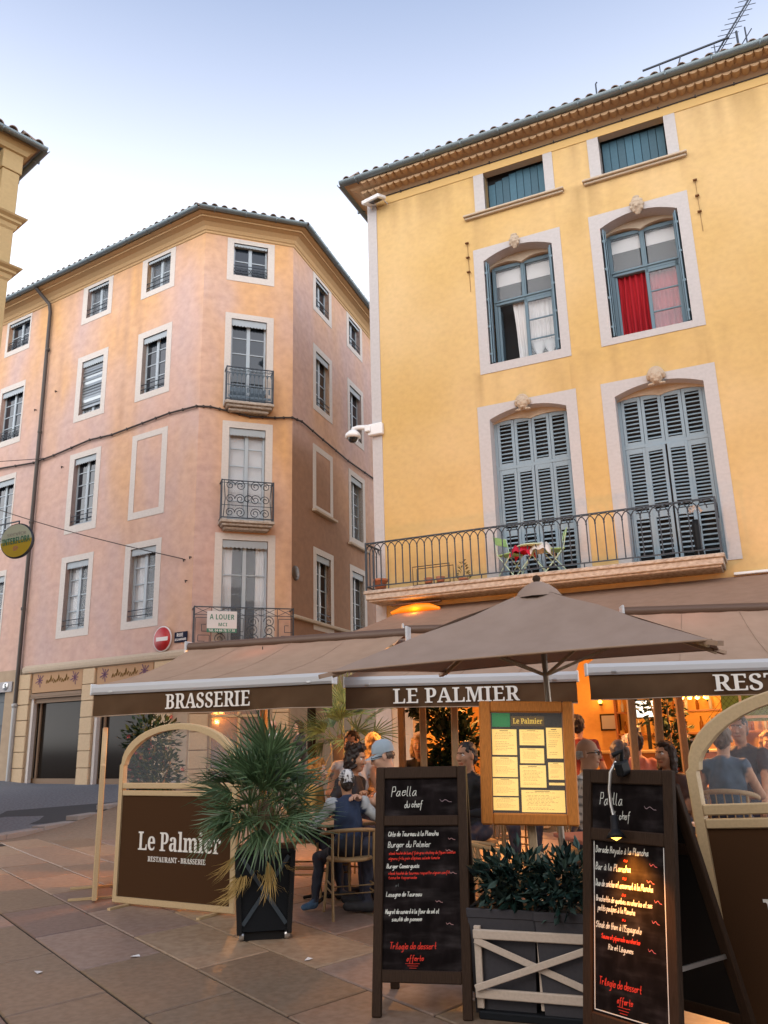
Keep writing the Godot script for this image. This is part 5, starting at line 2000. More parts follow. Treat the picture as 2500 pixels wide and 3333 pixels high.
func chalkboard(label: String, xf: Transform3D, w: float, tall: float, top: Material, main: Material, warm: bool, tilt := 0.2, rear := 0.2) -> Node3D:
	var t := thing("chalkboard", label, "chalkboard", xf, "chalkboard menus in front of the terrace")
	var lean := Basis(Vector3.RIGHT, -tilt)
	var L := Transform3D(lean, Vector3.ZERO)
	var q := 0.055
	for side in 2:
		var S := L if side == 0 else Transform3D(Basis(Vector3.UP, PI) * Basis(Vector3.RIGHT, -rear), Vector3(0, 0, -tall * (sin(tilt) + sin(rear)) - 0.02))
		for s in [-1, 1]:
			var b := B.new()
			b.box(Vector3(s * (w / 2 - q / 2), tall / 2, 0), Vector3(q, tall, 0.035), Basis(), 0.005)
			obj("leg", b, M.dark_wood, t, S)
		for y in [[tall - 0.035, 0.07], [tall * 0.765, 0.06], [tall * 0.15, 0.065]]:
			var b := B.new()
			b.box(Vector3(0, y[0], 0.001), Vector3(w - q * 2, y[1], 0.03), Basis(), 0.005)
			obj("rail", b, M.dark_wood, t, S)
		var iw := w - q * 2
		var p := [[tall * 0.765 + 0.03, tall - 0.07], [tall * 0.15 + 0.032, tall * 0.765 - 0.03]]
		for k in 2:
			var b := B.new()
			b.box(Vector3(0, (p[k][0] + p[k][1]) / 2, -0.006), Vector3(iw, p[k][1] - p[k][0], 0.008))
			obj("board_back", b, M.black_plastic, t, S)
			if side == 0:
				b = B.new()
				b.quv(Vector3(-iw / 2, p[k][1], 0), Vector3(iw / 2, p[k][1], 0), Vector3(iw / 2, p[k][0], 0), Vector3(-iw / 2, p[k][0], 0))
				obj(["main_slate", "top_slate"][1 - k], b, [top, main][k], t, S)
	# stay between the two leaves
	var b: B
	for s in [-1, 1]:
		b = B.new()
		b.bar(Vector3(s * (w / 2 - 0.03), tall * 0.36, -0.1), Vector3(s * (w / 2 - 0.03), tall * 0.36, -tall * (sin(tilt) + sin(rear)) + 0.16), 0.008, 0.02)
		obj("stay", b, M.steel, t)
	if warm:
		# chalk-white border line on the lit slate
		b = B.new()
		var y0: float = tall * 0.15 + 0.045
		for s in [-1, 1]:
			b.box(Vector3(s * (w / 2 - q - 0.012), (y0 + tall * 0.74) / 2, 0.0035), Vector3(0.004, tall * 0.74 - y0, 0.002))
		b.box(Vector3(0, y0, 0.0035), Vector3(w - q * 2 - 0.024, 0.004, 0.002))
		obj("white_border", b, M.white_letters, t, L)
	return t


func chalkboards() -> void:
	var w := Color(0.82, 0.83, 0.8)
	var r := Color(0.86, 0.25, 0.2)
	var g := Color(0.36, 0.37, 0.37)
	var im := slate(384, 640, 1)
	for q in [["Côte de Taureau à la Plancha", 20, 48, 22, 262, w], ["Burger du Palmier", 20, 100, 27, 222, w], ["steak haché de bœuf foie gras chutney de figues tomates", 26, 134, 13, 340, r], ["oignons frits pain d'épices salade tomate", 24, 158, 13, 262, r], ["Burger Camarguais", 14, 196, 19, 168, w], ["steak haché de taureau roquette oignon confit", 24, 226, 13, 310, r], ["tomate tapenade", 24, 246, 13, 146, r], ["et", 60, 280, 13, 20, g], ["Lasagne de Taureau", 14, 324, 20, 180, w], ["Magret de canard à la fleur de sel et", 10, 400, 19, 268, w], ["sauté de pomme", 44, 432, 18, 150, w], ["Trilogie de dessert", 34, 552, 27, 230, r], ["offerte", 118, 600, 22, 84, r]]:
		chalk_line(im, q[0], q[1], q[2], q[3], q[4], q[5])
	for i in 3:
		for k in 70 - i * 18:
			var x := 112 + i * 10 + k
			for d in 2:
				im.set_pixel(x, 612 + i * 9 + d - int(k * 0.02), r)
	for q in [[330, 56], [316, 110], [334, 212], [262, 340], [312, 436]]:
		squiggle(im, q[0], q[1], 34, 16, Color(0.78, 0.6, 0.6))
	var t1 := slate(384, 176, 2)
	chalk_line(t1, "Paella", 34, 82, 46, 140, w)
	chalk_line(t1, "du chef", 104, 136, 30, 96, w)
	squiggle(t1, 290, 100, 60, 24, Color(0.75, 0.65, 0.68))
	var m1 := board_pic("chalk_menu_left", im)
	chalkboard("dark-framed chalkboard of meat dishes standing left of the lit menu case", face(Vector3(0.14, 0.0, -5.17), 101), 0.57, 1.36, board_pic("chalk_top_left", t1), m1, false)
	im = slate(384, 640, 3)
	for q in [["Dorade Royale à la Plancha", 16, 44, 25, 280, w], ["ou", 168, 70, 14, 20, r], ["Bar à la Plancha", 14, 112, 26, 190, w], ["ou", 160, 138, 14, 20, r], ["Duo de seiche et encornet à la Plancha", 14, 174, 24, 300, w], ["ou", 156, 200, 14, 20, r], ["Brochette de gambas au chorizo et ses", 16, 232, 21, 292, w], ["petits poulpes à la Plancha", 26, 266, 21, 196, w], ["ou", 154, 292, 14, 20, r], ["Steak de thon à l'Espagnole", 14, 330, 23, 238, w], ["Sauce et piperade au chorizo", 44, 368, 17, 200, r], ["Riz et Légumes", 80, 404, 19, 130, w], ["Trilogie de dessert", 30, 536, 27, 216, r], ["offerte", 122, 586, 22, 80, r]]:
		chalk_line(im, q[0], q[1], q[2], q[3], q[4], q[5])
	for i in 4:
		for k in 64 - i * 13:
			for d in 2:
				im.set_pixel(124 + i * 6 + k, 598 + i * 10 + d - int(k * 0.02), r)
	for q in [[300, 66], [284, 128], [318, 196], [304, 270], [282, 372]]:
		squiggle(im, q[0], q[1], 36, 22, Color(0.85, 0.45, 0.5))
	var t2 := slate(384, 176, 4)
	chalk_line(t2, "Paella", 40, 82, 46, 130, w)
	chalk_line(t2, "du chef", 110, 136, 30, 96, w)
	squiggle(t2, 280, 80, 60, 24, Color(0.75, 0.65, 0.68))
	var R := face(Vector3(1.045, 0.0, -4.23), 144)
	chalkboard("dark-framed chalkboard of fish dishes lit by a clip lamp, right of the menu case", R, 0.55, 1.34, board_pic("chalk_top_right", t2), board_pic("chalk_menu_right", im), true, 0.13, 0.34)
	# clip lamp on a goose neck
	var c := thing("clip_lamp", "black clip-on lamp with a silver goose neck shining down the right-hand chalkboard", "lamp", R * at(Vector3(0.02, 0, 0)))
	var top := Vector3(-0.01, 1.32, -0.15)
	var b := B.new()
	b.box(top + Vector3(0, 0.02, 0.02), Vector3(0.05, 0.07, 0.07), Basis(Vector3.RIGHT, 0.3), 0.008)
	b.tube([top + Vector3(0, 0.05, 0.02), top + Vector3(0.02, 0.1, 0.04), top + Vector3(-0.02, 0.08, 0.06)], 0.014, 7)
	obj("clip", b, M.black_plastic, c)
	b = B.new()
	b.tube([top + Vector3(-0.02, 0.05, 0.04), top + Vector3(-0.035, 0.0, 0.07), top + Vector3(-0.04, -0.08, 0.085), top + Vector3(-0.035, -0.15, 0.09), top + Vector3(-0.02, -0.2, 0.095)], 0.009, 8)
	obj("goose_neck", b, M.steel, c)
	var hx := Transform3D(Basis(Vector3.RIGHT, -0.16) * Basis(Vector3.BACK, 0.16), top + Vector3(-0.015, -0.215, 0.1))
	obj("socket", B.new().lathe([Vector2(0, 0.02), Vector2(0.018, 0.015), Vector2(0.022, -0.05), Vector2(0.03, -0.062)], 14, hx), M.black_plastic, c)
	obj("shade", B.new().lathe([Vector2(0.022, -0.05), Vector2(0.036, -0.065), Vector2(0.05, -0.09), Vector2(0.048, -0.09), Vector2(0.034, -0.066), Vector2(0.015, -0.055)], 20, hx), M.black_plastic, c)
	obj("lamp_bulb", B.new().lathe([Vector2(0, -0.06), Vector2(0.02, -0.07), Vector2(0.026, -0.085), Vector2(0, -0.1)], 12, hx), glow("clip_bulb", Color(1.0, 0.7, 0.3), 3.0), c)
	var sp := SpotLight3D.new()
	sp.name = "clip_lamp_light"
	sp.transform = R * at(Vector3(0.02, 0, 0)) * hx * Transform3D(Basis(Vector3.RIGHT, -PI / 2 + 0.3), Vector3(0, -0.115, 0))
	sp.light_color = Color(1.0, 0.62, 0.2)
	sp.light_energy = 0.7
	sp.spot_angle = 50
	sp.spot_range = 6
	sp.light_size = 0.03
	sp.shadow_enabled = true
	add_child(sp)


func awning(called: String, label: String, xf: Transform3D, w: float, back: float, h: float, tx0: float, tx1: float, word: String, wx: float, ww: float, posts: Array, brown := false) -> void:
	var t := thing(called, label, "awning", xf, "brown awnings over the terrace")
	var y := 2.12
	var rows := []
	for j in 9:
		var v := j / 8.0
		var r := []
		for i in 25:
			var u := i / 24.0
			var x := lerpf(lerpf(-w / 2, tx0, v), lerpf(w / 2, tx1, v), u)
			r.append(Vector3(x, lerpf(y + 0.05, h - 0.02, v) - sin(PI * v) * (0.07 + 0.012 * sin(u * 23.0) + 0.01 * sin(u * 9.0 + 1.0)) + 0.006 * sin(u * 41.0 + v * 7.0) * v, -back * v))
		rows.append(r)
	var cloth := obj("fabric", B.new().sheet(rows), M.awning, t)
	for i in [6, 12, 18]:
		var line := []
		for r in rows:
			line.append(r[i] + Vector3(0, 0.002, 0))
		obj("seam", B.new().tube(line, 0.0035, 4), M.awning, cloth)
	var b := B.new()
	var pr := PackedVector2Array([Vector2(-0.05, -0.055), Vector2(0.04, -0.055), Vector2(0.055, -0.03), Vector2(0.055, 0.02), Vector2(0.03, 0.055), Vector2(-0.05, 0.06)])
	b.prism(pr, -w / 2, w / 2, Transform3D(Basis(Vector3(0, 0, 1), Vector3(0, 1, 0), Vector3(-1, 0, 0)), Vector3(0, y, 0)))
	var bar := obj("front_bar", b, M.white_metal, t)
	for s in [-1, 1]:
		b = B.new()
		b.box(Vector3(s * (w / 2 + 0.008), y, 0.0), Vector3(0.018, 0.125, 0.12), Basis(), 0.006)
		obj("end_cap", b, M.white_plastic, bar)
		b = B.new()
		b.box(Vector3(s * (w / 2 - 0.25), y - 0.03, 0.056), Vector3(0.05, 0.022, 0.01), Basis(), 0.004)
		obj("clip", b, M.steel, bar)
	# valance, hanging in slow folds
	rows = []
	for j in 6:
		var v := j / 5.0
		var r := []
		for i in 61:
			var u := i / 60.0
			var x := lerpf(-w / 2 + 0.01, w / 2 - 0.01, u)
			r.append(Vector3(x, y - 0.05 - 0.235 * v - 0.006 * sin(x * 4.0 + 1.0) * v, 0.022 + v * (0.016 * sin(x * 6.0 + 2.0 * v) + 0.009 * sin(x * 15.0 + v * 6.0))))
		rows.append(r)
	var va := obj("valance", B.new().sheet(rows), M.valance, t)
	var hem := []
	for p in rows[5]:
		hem.append(p)
	obj("hem", B.new().tube(hem, 0.005, 4), mat("hem_thread", lin(0.4, 0.3, 0.22), 0.9) if not M.has("hem_thread") else M.hem_thread, va)
	if word:
		letters(word, 0.155, M.white_letters, va, at(Vector3(wx, y - 0.165, 0.052)), "lettering", "Droid Serif", 700, ww, 0.003)
	# roller tube in its cassette, arms, posts
	b = B.new()
	b.tube([Vector3(tx0 - 0.03, h, -back), Vector3(tx1 + 0.03, h, -back)], 0.065, 12)
	obj("roller_tube", b, mat("tube_brown", lin(0.1, 0.055, 0.035), 0.5) if not M.has("tube_brown") else M.tube_brown, t)
	for x in [tx0 - 0.04, tx1 + 0.04]:
		b = B.new()
		b.box(Vector3(x, h - 0.02, -back), Vector3(0.03, 0.2, 0.17), Basis(), 0.008)
		obj("bracket", b, M.white_metal, t)
	for s in [-1, 1]:
		b = B.new()
		var e := Vector3(s * (w / 2 - 0.12), y - 0.02, -0.06)
		var k := Vector3((tx0 if s < 0 else tx1) * 0.9, h - 0.16, -back + 0.05)
		var m := (e + k) / 2.0 + Vector3(-s * 0.35, -0.04, 0)
		b.bar(e, m, 0.05, 0.035)
		b.bar(m, k, 0.05, 0.045)
		obj("folding_arm", b, M.cream_paint, t)
	for p in posts:
		b = B.new()
		b.bar(Vector3(p[0], 0, p[1]), Vector3(p[0] + p[2], minf(2.35, h), p[1]), 0.075, 0.075, Vector3(0, 0, 1), 0.006)
		obj("post", b, M.post_wood, t)


func windscreen(label: String, xf: Transform3D, w: float, text: bool, skip_arch := false) -> void:
	var t := thing("windscreen", label, "screen", xf, "arched windscreens round the terrace")
	var fw := 0.06
	var outer := [Vector2(-w / 2, 0.02), Vector2(-w / 2, 1.32)]
	var n := 20
	for i in n + 1:
		var a := PI - PI * i / n
		outer.append(Vector2(cos(a) * (w / 2 - 0.02), 1.34 + sin(a) * 0.38))
	outer.append(Vector2(w / 2, 1.32))
	outer.append(Vector2(w / 2, 0.02))
	var inner := []
	for i in outer.size():
		var p: Vector2 = outer[i]
		inner.append(Vector2(p.x * (w / 2 - fw) / (w / 2), p.y - (fw if p.y > 1.33 else 0.0) * clampf((p.y - 1.3) / 0.2, 0, 1) + (fw if p.y < 0.1 else 0.0)))
	var b := B.new()
	var z := 0.028
	for i in outer.size():
		var j := (i + 1) % outer.size()
		var o0 := Vector3(outer[i].x, outer[i].y, 0)
		var o1 := Vector3(outer[j].x, outer[j].y, 0)
		var i0 := Vector3(inner[i].x, inner[i].y, 0)
		var i1 := Vector3(inner[j].x, inner[j].y, 0)
		var d := Vector3(0, 0, z)
		var e := Vector3(0, 0, z - 0.008)
		var m0 := o0.lerp(i0, 0.15)
		var m1 := o1.lerp(i1, 0.15)
		b.quad(m0 + d, m1 + d, i1 + d, i0 + d)
		b.quad(o0 + e, o1 + e, m1 + d, m0 + d)
		b.quad(m0 - d, i0 - d, i1 - d, m1 - d)
		b.quad(o0 - e, m0 - d, m1 - d, o1 - e)
		b.quad(o0 - e, o1 - e, o1 + e, o0 + e)
		b.quad(i0 + d, i1 + d, i1 - d, i0 - d)
	var f := obj("frame", b, M.cream_paint, t)
	for q in [[1.12, 0.055], [1.05, 0.05]]:
		b = B.new()
		b.box(Vector3(0, q[0], 0), Vector3(w - fw * 2, q[1], 0.05), Basis(), 0.006)
		obj("rail", b, M.cream_paint, t)
	b = B.new()
	b.box(Vector3(0, 0.55, 0), Vector3(w - fw * 2 + 0.01, 0.96, 0.02))
	var pn := obj("lower_panel", b, M.panel_brown, t)
	# glass: a thin sheet inside the arch
	b = B.new()
	var poly := PackedVector2Array([Vector2(-w / 2 + fw, 1.14)])
	for p in inner:
		if p.y > 1.3:
			poly.append(p)
	poly.append(Vector2(w / 2 - fw, 1.14))
	var tr := Geometry2D.triangulate_polygon(poly)
	for i in range(0, tr.size(), 3):
		b.tri(Vector3(poly[tr[i]].x, poly[tr[i]].y, 0), Vector3(poly[tr[i + 1]].x, poly[tr[i + 1]].y, 0), Vector3(poly[tr[i + 2]].x, poly[tr[i + 2]].y, 0))
	obj("pane", b, M.clear_glass, t)
	for s in [-1, 1]:
		b = B.new()
		b.bar(Vector3(s * (w / 2 - 0.22), 0.012, -0.24), Vector3(s * (w / 2 - 0.22), 0.012, 0.26), 0.04, 0.022)
		obj("foot", b, M.cream_paint, t)
	if text:
		letters("Le Palmier", 0.17, M.white_letters, pn, at(Vector3(0.06, 0.6, 0.012)), "lettering", "Droid Serif", 700, 1.06, 0.003)
		letters("RESTAURANT - BRASSERIE", 0.046, M.white_letters, pn, at(Vector3(0.04, 0.44, 0.012)), "lettering", "Droid Serif", 700, 0.74, 0.003)


func umbrella() -> void:
	var c := Vector3(1.3, 0, -6.67)
	var xf := face(c, 112.5) * Transform3D(Basis(Vector3.BACK, 0.022), Vector3(0, 0.02, 0))
	var t := thing("parasol", "large square taupe parasol in front of the middle awning", "parasol", xf)
	var h := 1.29
	var y0 := 1.99
	var y1 := 2.66
	for k in 4:
		var rows := []
		var a := [Vector3(-h, y0, h), Vector3(h, y0, h), Vector3(h, y0 + 0.17, -h), Vector3(-h, y0 + 0.17, -h)]
		var p: Vector3 = a[k]
		var q: Vector3 = a[(k + 1) % 4]
		for j in 13:
			var v := j / 12.0
			var r := []
			for i in 25:
				var u := i / 24.0
				var e := p.lerp(q, u)
				var x := e.lerp(Vector3(0, y1, 0), 1.0 - v)
				# the cloth dips between the ribs and puckers near the crown
				x.y -= 0.1 * sin(PI * u) * sin(PI * v * 0.9) * 0.6 + 0.012 * sin(u * 22.0 + v * 5.0) * v * (1.0 - v) * 2.0
				x.y += 0.03 * sin(PI * u) * pow(v, 6.0) + 0.014 * sin(u * 46.0 + v * 13.0) * sin(PI * v) * pow(absf(u - 0.5) * 2.0, 1.5) * (1.0 - v)
				r.append(x)
			rows.append(r)
		var cl := obj("canopy_panel", B.new().sheet(rows), M.umbrella, t)
		var rim := []
		for i in 25:
			rim.append(rows[12][i])
		obj("hem", B.new().tube(rim, 0.008, 5), M.awning, cl)
	var b := B.new()
	b.lathe([Vector2(0.2, -0.09), Vector2(0.16, -0.03), Vector2(0.1, 0.02), Vector2(0.05, 0.045), Vector2(0, 0.05)], 12, at(Vector3(0, y1, 0)))
	obj("crown_cap", b, M.umbrella, t)
	b = B.new()
	b.lathe([Vector2(0, 0.07), Vector2(0.025, 0.06), Vector2(0.035, 0.035), Vector2(0.02, 0.0)], 10, at(Vector3(0, y1 + 0.04, 0)))
	obj("finial", b, M.dark_wood, t)
	b = B.new()
	b.tube([Vector3(0, 0, 0), Vector3(0, y1, 0)], 0.024, 12)
	obj("pole", b, mat("pole_bronze", lin(0.3, 0.25, 0.2), 0.4, 0.5), t)
	b = B.new()
	b.lathe([Vector2(0, 0.09), Vector2(0.2, 0.085), Vector2(0.24, 0.05), Vector2(0.25, 0.0)], 20)
	obj("base", b, M.grey_pot, t)
	for s in [Vector3(-1, 0, 1), Vector3(1, 0, 1), Vector3(1, 0, -1), Vector3(-1, 0, -1)]:
		b = B.new()
		b.bar(Vector3(0, y1 - 0.05, 0), Vector3(s.x * (h - 0.02), y0 - 0.025 + (0.17 if s.z < 0 else 0.0), s.z * (h - 0.02)), 0.02, 0.03)
		b.bar(Vector3(0, 1.95, 0), Vector3(s.x * h * 0.5, (y0 + y1) / 2 - 0.06, s.z * h * 0.5), 0.016, 0.022)
		obj("rib", b, M.pale_wood, t)
		b = B.new()
		var yy := y0 + (0.17 if s.z < 0 else 0.0)
		b.bar(Vector3(s.x * (h - 0.05), yy, s.z * (h - 0.05)), Vector3(s.x * (h + 0.05), yy - 0.03, s.z * (h + 0.05)), 0.045, 0.03)
		obj("corner_pocket", b, M.awning, t)


func menu_case() -> void:
	var xf := face(Vector3(0.93, 0, -5.83), 93)
	var t := thing("lit_menu_case", "orange wooden menu case with backlit cream cards on a pale post", "menu case", xf)
	var lean := Transform3D(Basis(Vector3.BACK, -0.035) * Basis(Vector3.RIGHT, -0.04), Vector3(0, 1.335, 0))
	var w := 0.64
	var h := 0.8
	var q := 0.075
	var b := B.new()
	b.bar(Vector3(0.02, 0.0, -0.04), Vector3(0.0, 1.0, -0.04), 0.055, 0.055, Vector3(0, 0, 1), 0.006)
	obj("post", b, M.pale_wood, t)
	b = B.new()
	b.lathe([Vector2(0.035, 0.04), Vector2(0.07, 0.02), Vector2(0.07, -0.03), Vector2(0.035, -0.05)], 10, at(Vector3(0.01, 0.73, -0.04)))
	obj("collar", b, M.post_wood, t)
	for s in [-1, 1]:
		b = B.new()
		b.box(Vector3(s * (w / 2 - q / 2), 0, 0.02), Vector3(q, h, 0.07), Basis(), 0.01)
		obj("side_rail", b, M.orange_wood, t, lean)
		b = B.new()
		b.box(Vector3(0, s * (h / 2 - q / 2), 0.0195), Vector3(w - q * 2, q, 0.068), Basis(), 0.01)
		obj("cross_rail", b, M.orange_wood, t, lean)
	b = B.new()
	b.box(Vector3(0, 0, -0.03), Vector3(w - 0.02, h - 0.02, 0.04))
	obj("back_box", b, M.dark_wood, t, lean)
	var iw := w - q * 2
	var ih := h - q * 2
	b = B.new()
	b.box(Vector3(0, 0, 0.0), Vector3(iw, ih, 0.01))
	obj("dark_mount", b, mat("mount", lin(0.03, 0.022, 0.012), 0.8), t, lean)
	# printed cards with light behind them
	var looks := []
	for v in 3:
		var im := Image.create(128, 128, false, Image.FORMAT_RGB8)
		im.fill(Color(0.97, 0.88, 0.62))
		for y in range(14, 118, 8):
			if rng.randf() < 0.15:
				continue
			var x := 12 + rng.randi() % 10
			var e := 70 + rng.randi() % 44
			while x < e:
				var l := 3 + rng.randi() % 9
				im.fill_rect(Rect2i(x, y, l, 2), Color(0.6, 0.5, 0.32))
				x += l + 3
		im.fill_rect(Rect2i(40, 6, 44, 3), Color(0.35, 0.26, 0.15))
		var m := mat("menu_card%d" % v, Color.WHITE, 0.6)
		var tx := ImageTexture.create_from_image(im)
		m.albedo_texture = tx
		m.emission_enabled = true
		m.emission = Color(1.0, 0.86, 0.5)
		m.emission_texture = tx
		m.emission_operator = BaseMaterial3D.EMISSION_OP_MULTIPLY
		m.emission_energy_multiplier = 0.42
		looks.append(m)
	var k := 0
	for c in [[0.02, 0.17, 0.36, 0.43], [0.4, 0.17, 0.74, 0.33], [0.77, 0.15, 0.99, 0.46], [0.015, 0.45, 0.36, 0.65], [0.4, 0.36, 0.73, 0.51], [0.78, 0.5, 0.99, 0.67], [0.015, 0.665, 0.36, 0.835], [0.39, 0.53, 0.745, 0.75], [0.78, 0.7, 0.99, 0.725], [0.015, 0.85, 0.36, 0.975], [0.4, 0.775, 0.985, 0.99]]:
		b = B.new()
		var x0: float = (c[0] - 0.5) * iw
		var x1: float = (c[2] - 0.5) * iw
		var y0: float = (0.5 - c[1]) * ih
		var y1: float = (0.5 - c[3]) * ih
		b.quv(Vector3(x0, y0, 0.0085), Vector3(x1, y0, 0.0085), Vector3(x1, y1, 0.0085), Vector3(x0, y1, 0.0085))
		obj("menu_card", b, looks[k % 3], t, lean)
		k += 1
	b = B.new()
	b.box(Vector3((0.15 - 0.5) * iw, 0.425 * ih, 0.008), Vector3(0.25 * iw, 0.14 * ih, 0.004))
	obj("green_card", b, glow("green_light", Color(0.02, 0.42, 0.2), 0.4), t, lean)
	b = B.new()
	b.box(Vector3((0.52 - 0.5) * iw, 0.415 * ih, 0.0085), Vector3(0.46 * iw, 0.1 * ih, 0.004))
	var hd := obj("gold_header", b, glow("gold_light", Color(0.28, 0.2, 0.03), 0.5), t, lean)
	letters("Le Palmier", 0.035, glow("gold_letters", Color(0.8, 0.66, 0.25), 0.5), hd, at(Vector3((0.52 - 0.5) * iw, 0.415 * ih, 0.0115)), "lettering", "Droid Serif", 700, 0.2, 0.002)
	b = B.new()
	b.box(Vector3(0, 0, 0.05), Vector3(iw, ih, 0.003))
	obj("pane", b, mat("case_glass", Color(0.8, 0.8, 0.8, 0.06), 0.03, 0.0, 0.12) if not M.has("case_glass") else M.case_glass, t, lean)
	M.case_glass.transparency = BaseMaterial3D.TRANSPARENCY_ALPHA
	panel_light(xf * lean * at(Vector3(0, 0, 0.065)), Vector2(0.45, 0.6), Color(1.0, 0.8, 0.45), 0.25, "menu_case_light")


func panel_light(xf: Transform3D, size: Vector2, c: Color, e: float, called: String) -> void:  # shines along the panel's own +z
	var al := AreaLight3D.new()
	al.name = called
	al.area_size = size
	al.light_energy = e
	al.light_color = c
	al.area_range = 14.0
	al.shadow_enabled = true
	al.transform = xf * Transform3D(Basis(Vector3.UP, PI), Vector3.ZERO)
	add_child(al)


func leaf_cloud(b: B, c: Vector3, r: Vector3, n: int, size: float, narrow: float, tint: Array) -> void:
	for i in n:
		var d := Vector3(rng.randfn(0, 0.45), rng.randfn(0, 0.45), rng.randfn(0, 0.45))
		if d.length() > 1.0:
			d = d.normalized() * rng.randf_range(0.7, 1.05)
		var p := c + d * r
		var out := (d + Vector3(rng.randf_range(-0.6, 0.6), rng.randf_range(-0.5, 0.6), rng.randf_range(-0.6, 0.6))).normalized()
		var s := out.cross(Vector3(rng.randf_range(-1, 1), 1, rng.randf_range(-1, 1))).normalized()
		var l := size * rng.randf_range(0.6, 1.3)
		var k: Color = tint[rng.randi() % tint.size()]
		b.col = k * rng.randf_range(0.7, 1.3)
		var mid := p + out * l * 0.5 + out.cross(s) * l * 0.08
		b.quad(p, mid + s * l * narrow, p + out * l, mid - s * l * narrow)


func bush(called: String, label: String, cat: String, p: Vector3, clumps: Array, n: int, size: float, narrow: float, tint: Array, stems: Array, group := "") -> Node3D:
	var t := thing(called, label, cat, at(p), group)
	var b := B.new()
	for s in stems:
		b.tube([s[0], (s[0] + s[1]) / 2.0 + Vector3(rng.randf_range(-0.05, 0.05), 0, rng.randf_range(-0.05, 0.05)), s[1]], [0.022, 0.016, 0.008], 6)
	obj("stem", b, M.post_wood, t)
	b = B.new()
	for c in clumps:
		leaf_cloud(b, c[0], c[1], int(n * c[1].x * c[1].y * 14.0), size, narrow, tint)
	stuff(obj("foliage", b, M.leaf, t))
	return t


func frond_mesh(blades: int, spread: float, length: float, droop: float, sd: int) -> ArrayMesh:  # a fan of stiff leaflets on a stalk that runs along +y
	var g := RandomNumberGenerator.new()
	g.seed = sd
	var b := B.new()
	b.col = Color(0.09, 0.12, 0.04)
	b.tube([Vector3(0, -0.42, -0.1), Vector3(0, -0.2, -0.03), Vector3.ZERO], [0.011, 0.008, 0.006], 5, false)
	for i in blades:
		var a := lerpf(-spread, spread, float(i) / (blades - 1)) + g.randf_range(-0.03, 0.03)
		var l := length * (0.78 + 0.22 * cos(a)) * g.randf_range(0.85, 1.08)
		var d := Vector3(sin(a), cos(a), 0)
		var s := Vector3(cos(a), -sin(a), 0)
		var f := Vector3(0, 0, 1)
		var k := g.randf_range(0.7, 1.35)
		b.col = Color(0.08 * k, 0.14 * k, 0.065 * k)
		var pts := []
		for j in 5:
			var v := j / 4.0
			pts.append([d * l * v * (1.0 - 0.12 * droop * v) + f * (0.03 * absf(a) - droop * v * v * l * g.randf_range(0.3, 0.6)), 0.015 * (0.35 + v * 1.5 if v < 0.4 else 0.95 - 0.92 * (v - 0.4) / 0.6) * length / 0.5])
		for j in 4:
			var w0: Vector3 = s * pts[j][1]
			var w1: Vector3 = s * pts[j + 1][1]
			var fold0: Vector3 = f * pts[j][1] * 0.45
			var fold1: Vector3 = f * pts[j + 1][1] * 0.45
			b.quad(pts[j][0] - w0 + fold0, pts[j][0], pts[j + 1][0], pts[j + 1][0] - w1 + fold1)
			b.quad(pts[j][0], pts[j][0] + w0 + fold0, pts[j + 1][0] + w1 + fold1, pts[j + 1][0])
	return b.mesh()


func palm(t: Node3D, c: Vector3, n: int, size: float, dry: int) -> void:
	rng.seed = 91
	var kinds := []
	for i in 5:
		kinds.append(frond_mesh(12 + i, 1.6 - 0.2 * i, 0.6, 0.1 + 0.22 * i, 50 + i))
	for i in n + dry:
		var az := i * 2.39996 + rng.randf_range(-0.35, 0.35)
		var el := lerpf(1.5, -0.45, pow(float(i) / n, 1.05)) + rng.randf_range(-0.2, 0.2)
		var sc := size * rng.randf_range(0.75, 1.2)
		var reach := rng.randf_range(0.3, 0.62)
		if i >= n:
			el = rng.randf_range(-1.35, -0.95)
			sc = size * rng.randf_range(0.75, 1.05)
			az = lerpf(0.2, 2.9, float(i - n) / maxi(dry - 1, 1)) if i % 3 else az
			reach = 0.6
		var d := Vector3(cos(az) * cos(el), sin(el), sin(az) * cos(el))
		var side := d.cross(Vector3.UP).normalized()
		var nrm := side.cross(d)
		var bas := Basis(side, d, nrm if i < n else -nrm).orthonormalized()
		if bas.determinant() < 0:
			bas.x = -bas.x
		bas = bas * Basis(Vector3.UP, rng.randf_range(-0.8, 0.8)) * Basis(Vector3.RIGHT, rng.randf_range(-0.1, 0.35))
		obj("frond" if i < n else "dry_frond", kinds[rng.randi() % 5] if i < n else kinds[4], M.palm_leaf if i < n else M.palm_dry, t, Transform3D((bas * Basis().scaled(Vector3(0.38 if i >= n else 1.0, 1, 1))).scaled(Vector3.ONE * sc), c + d * reach * sc))


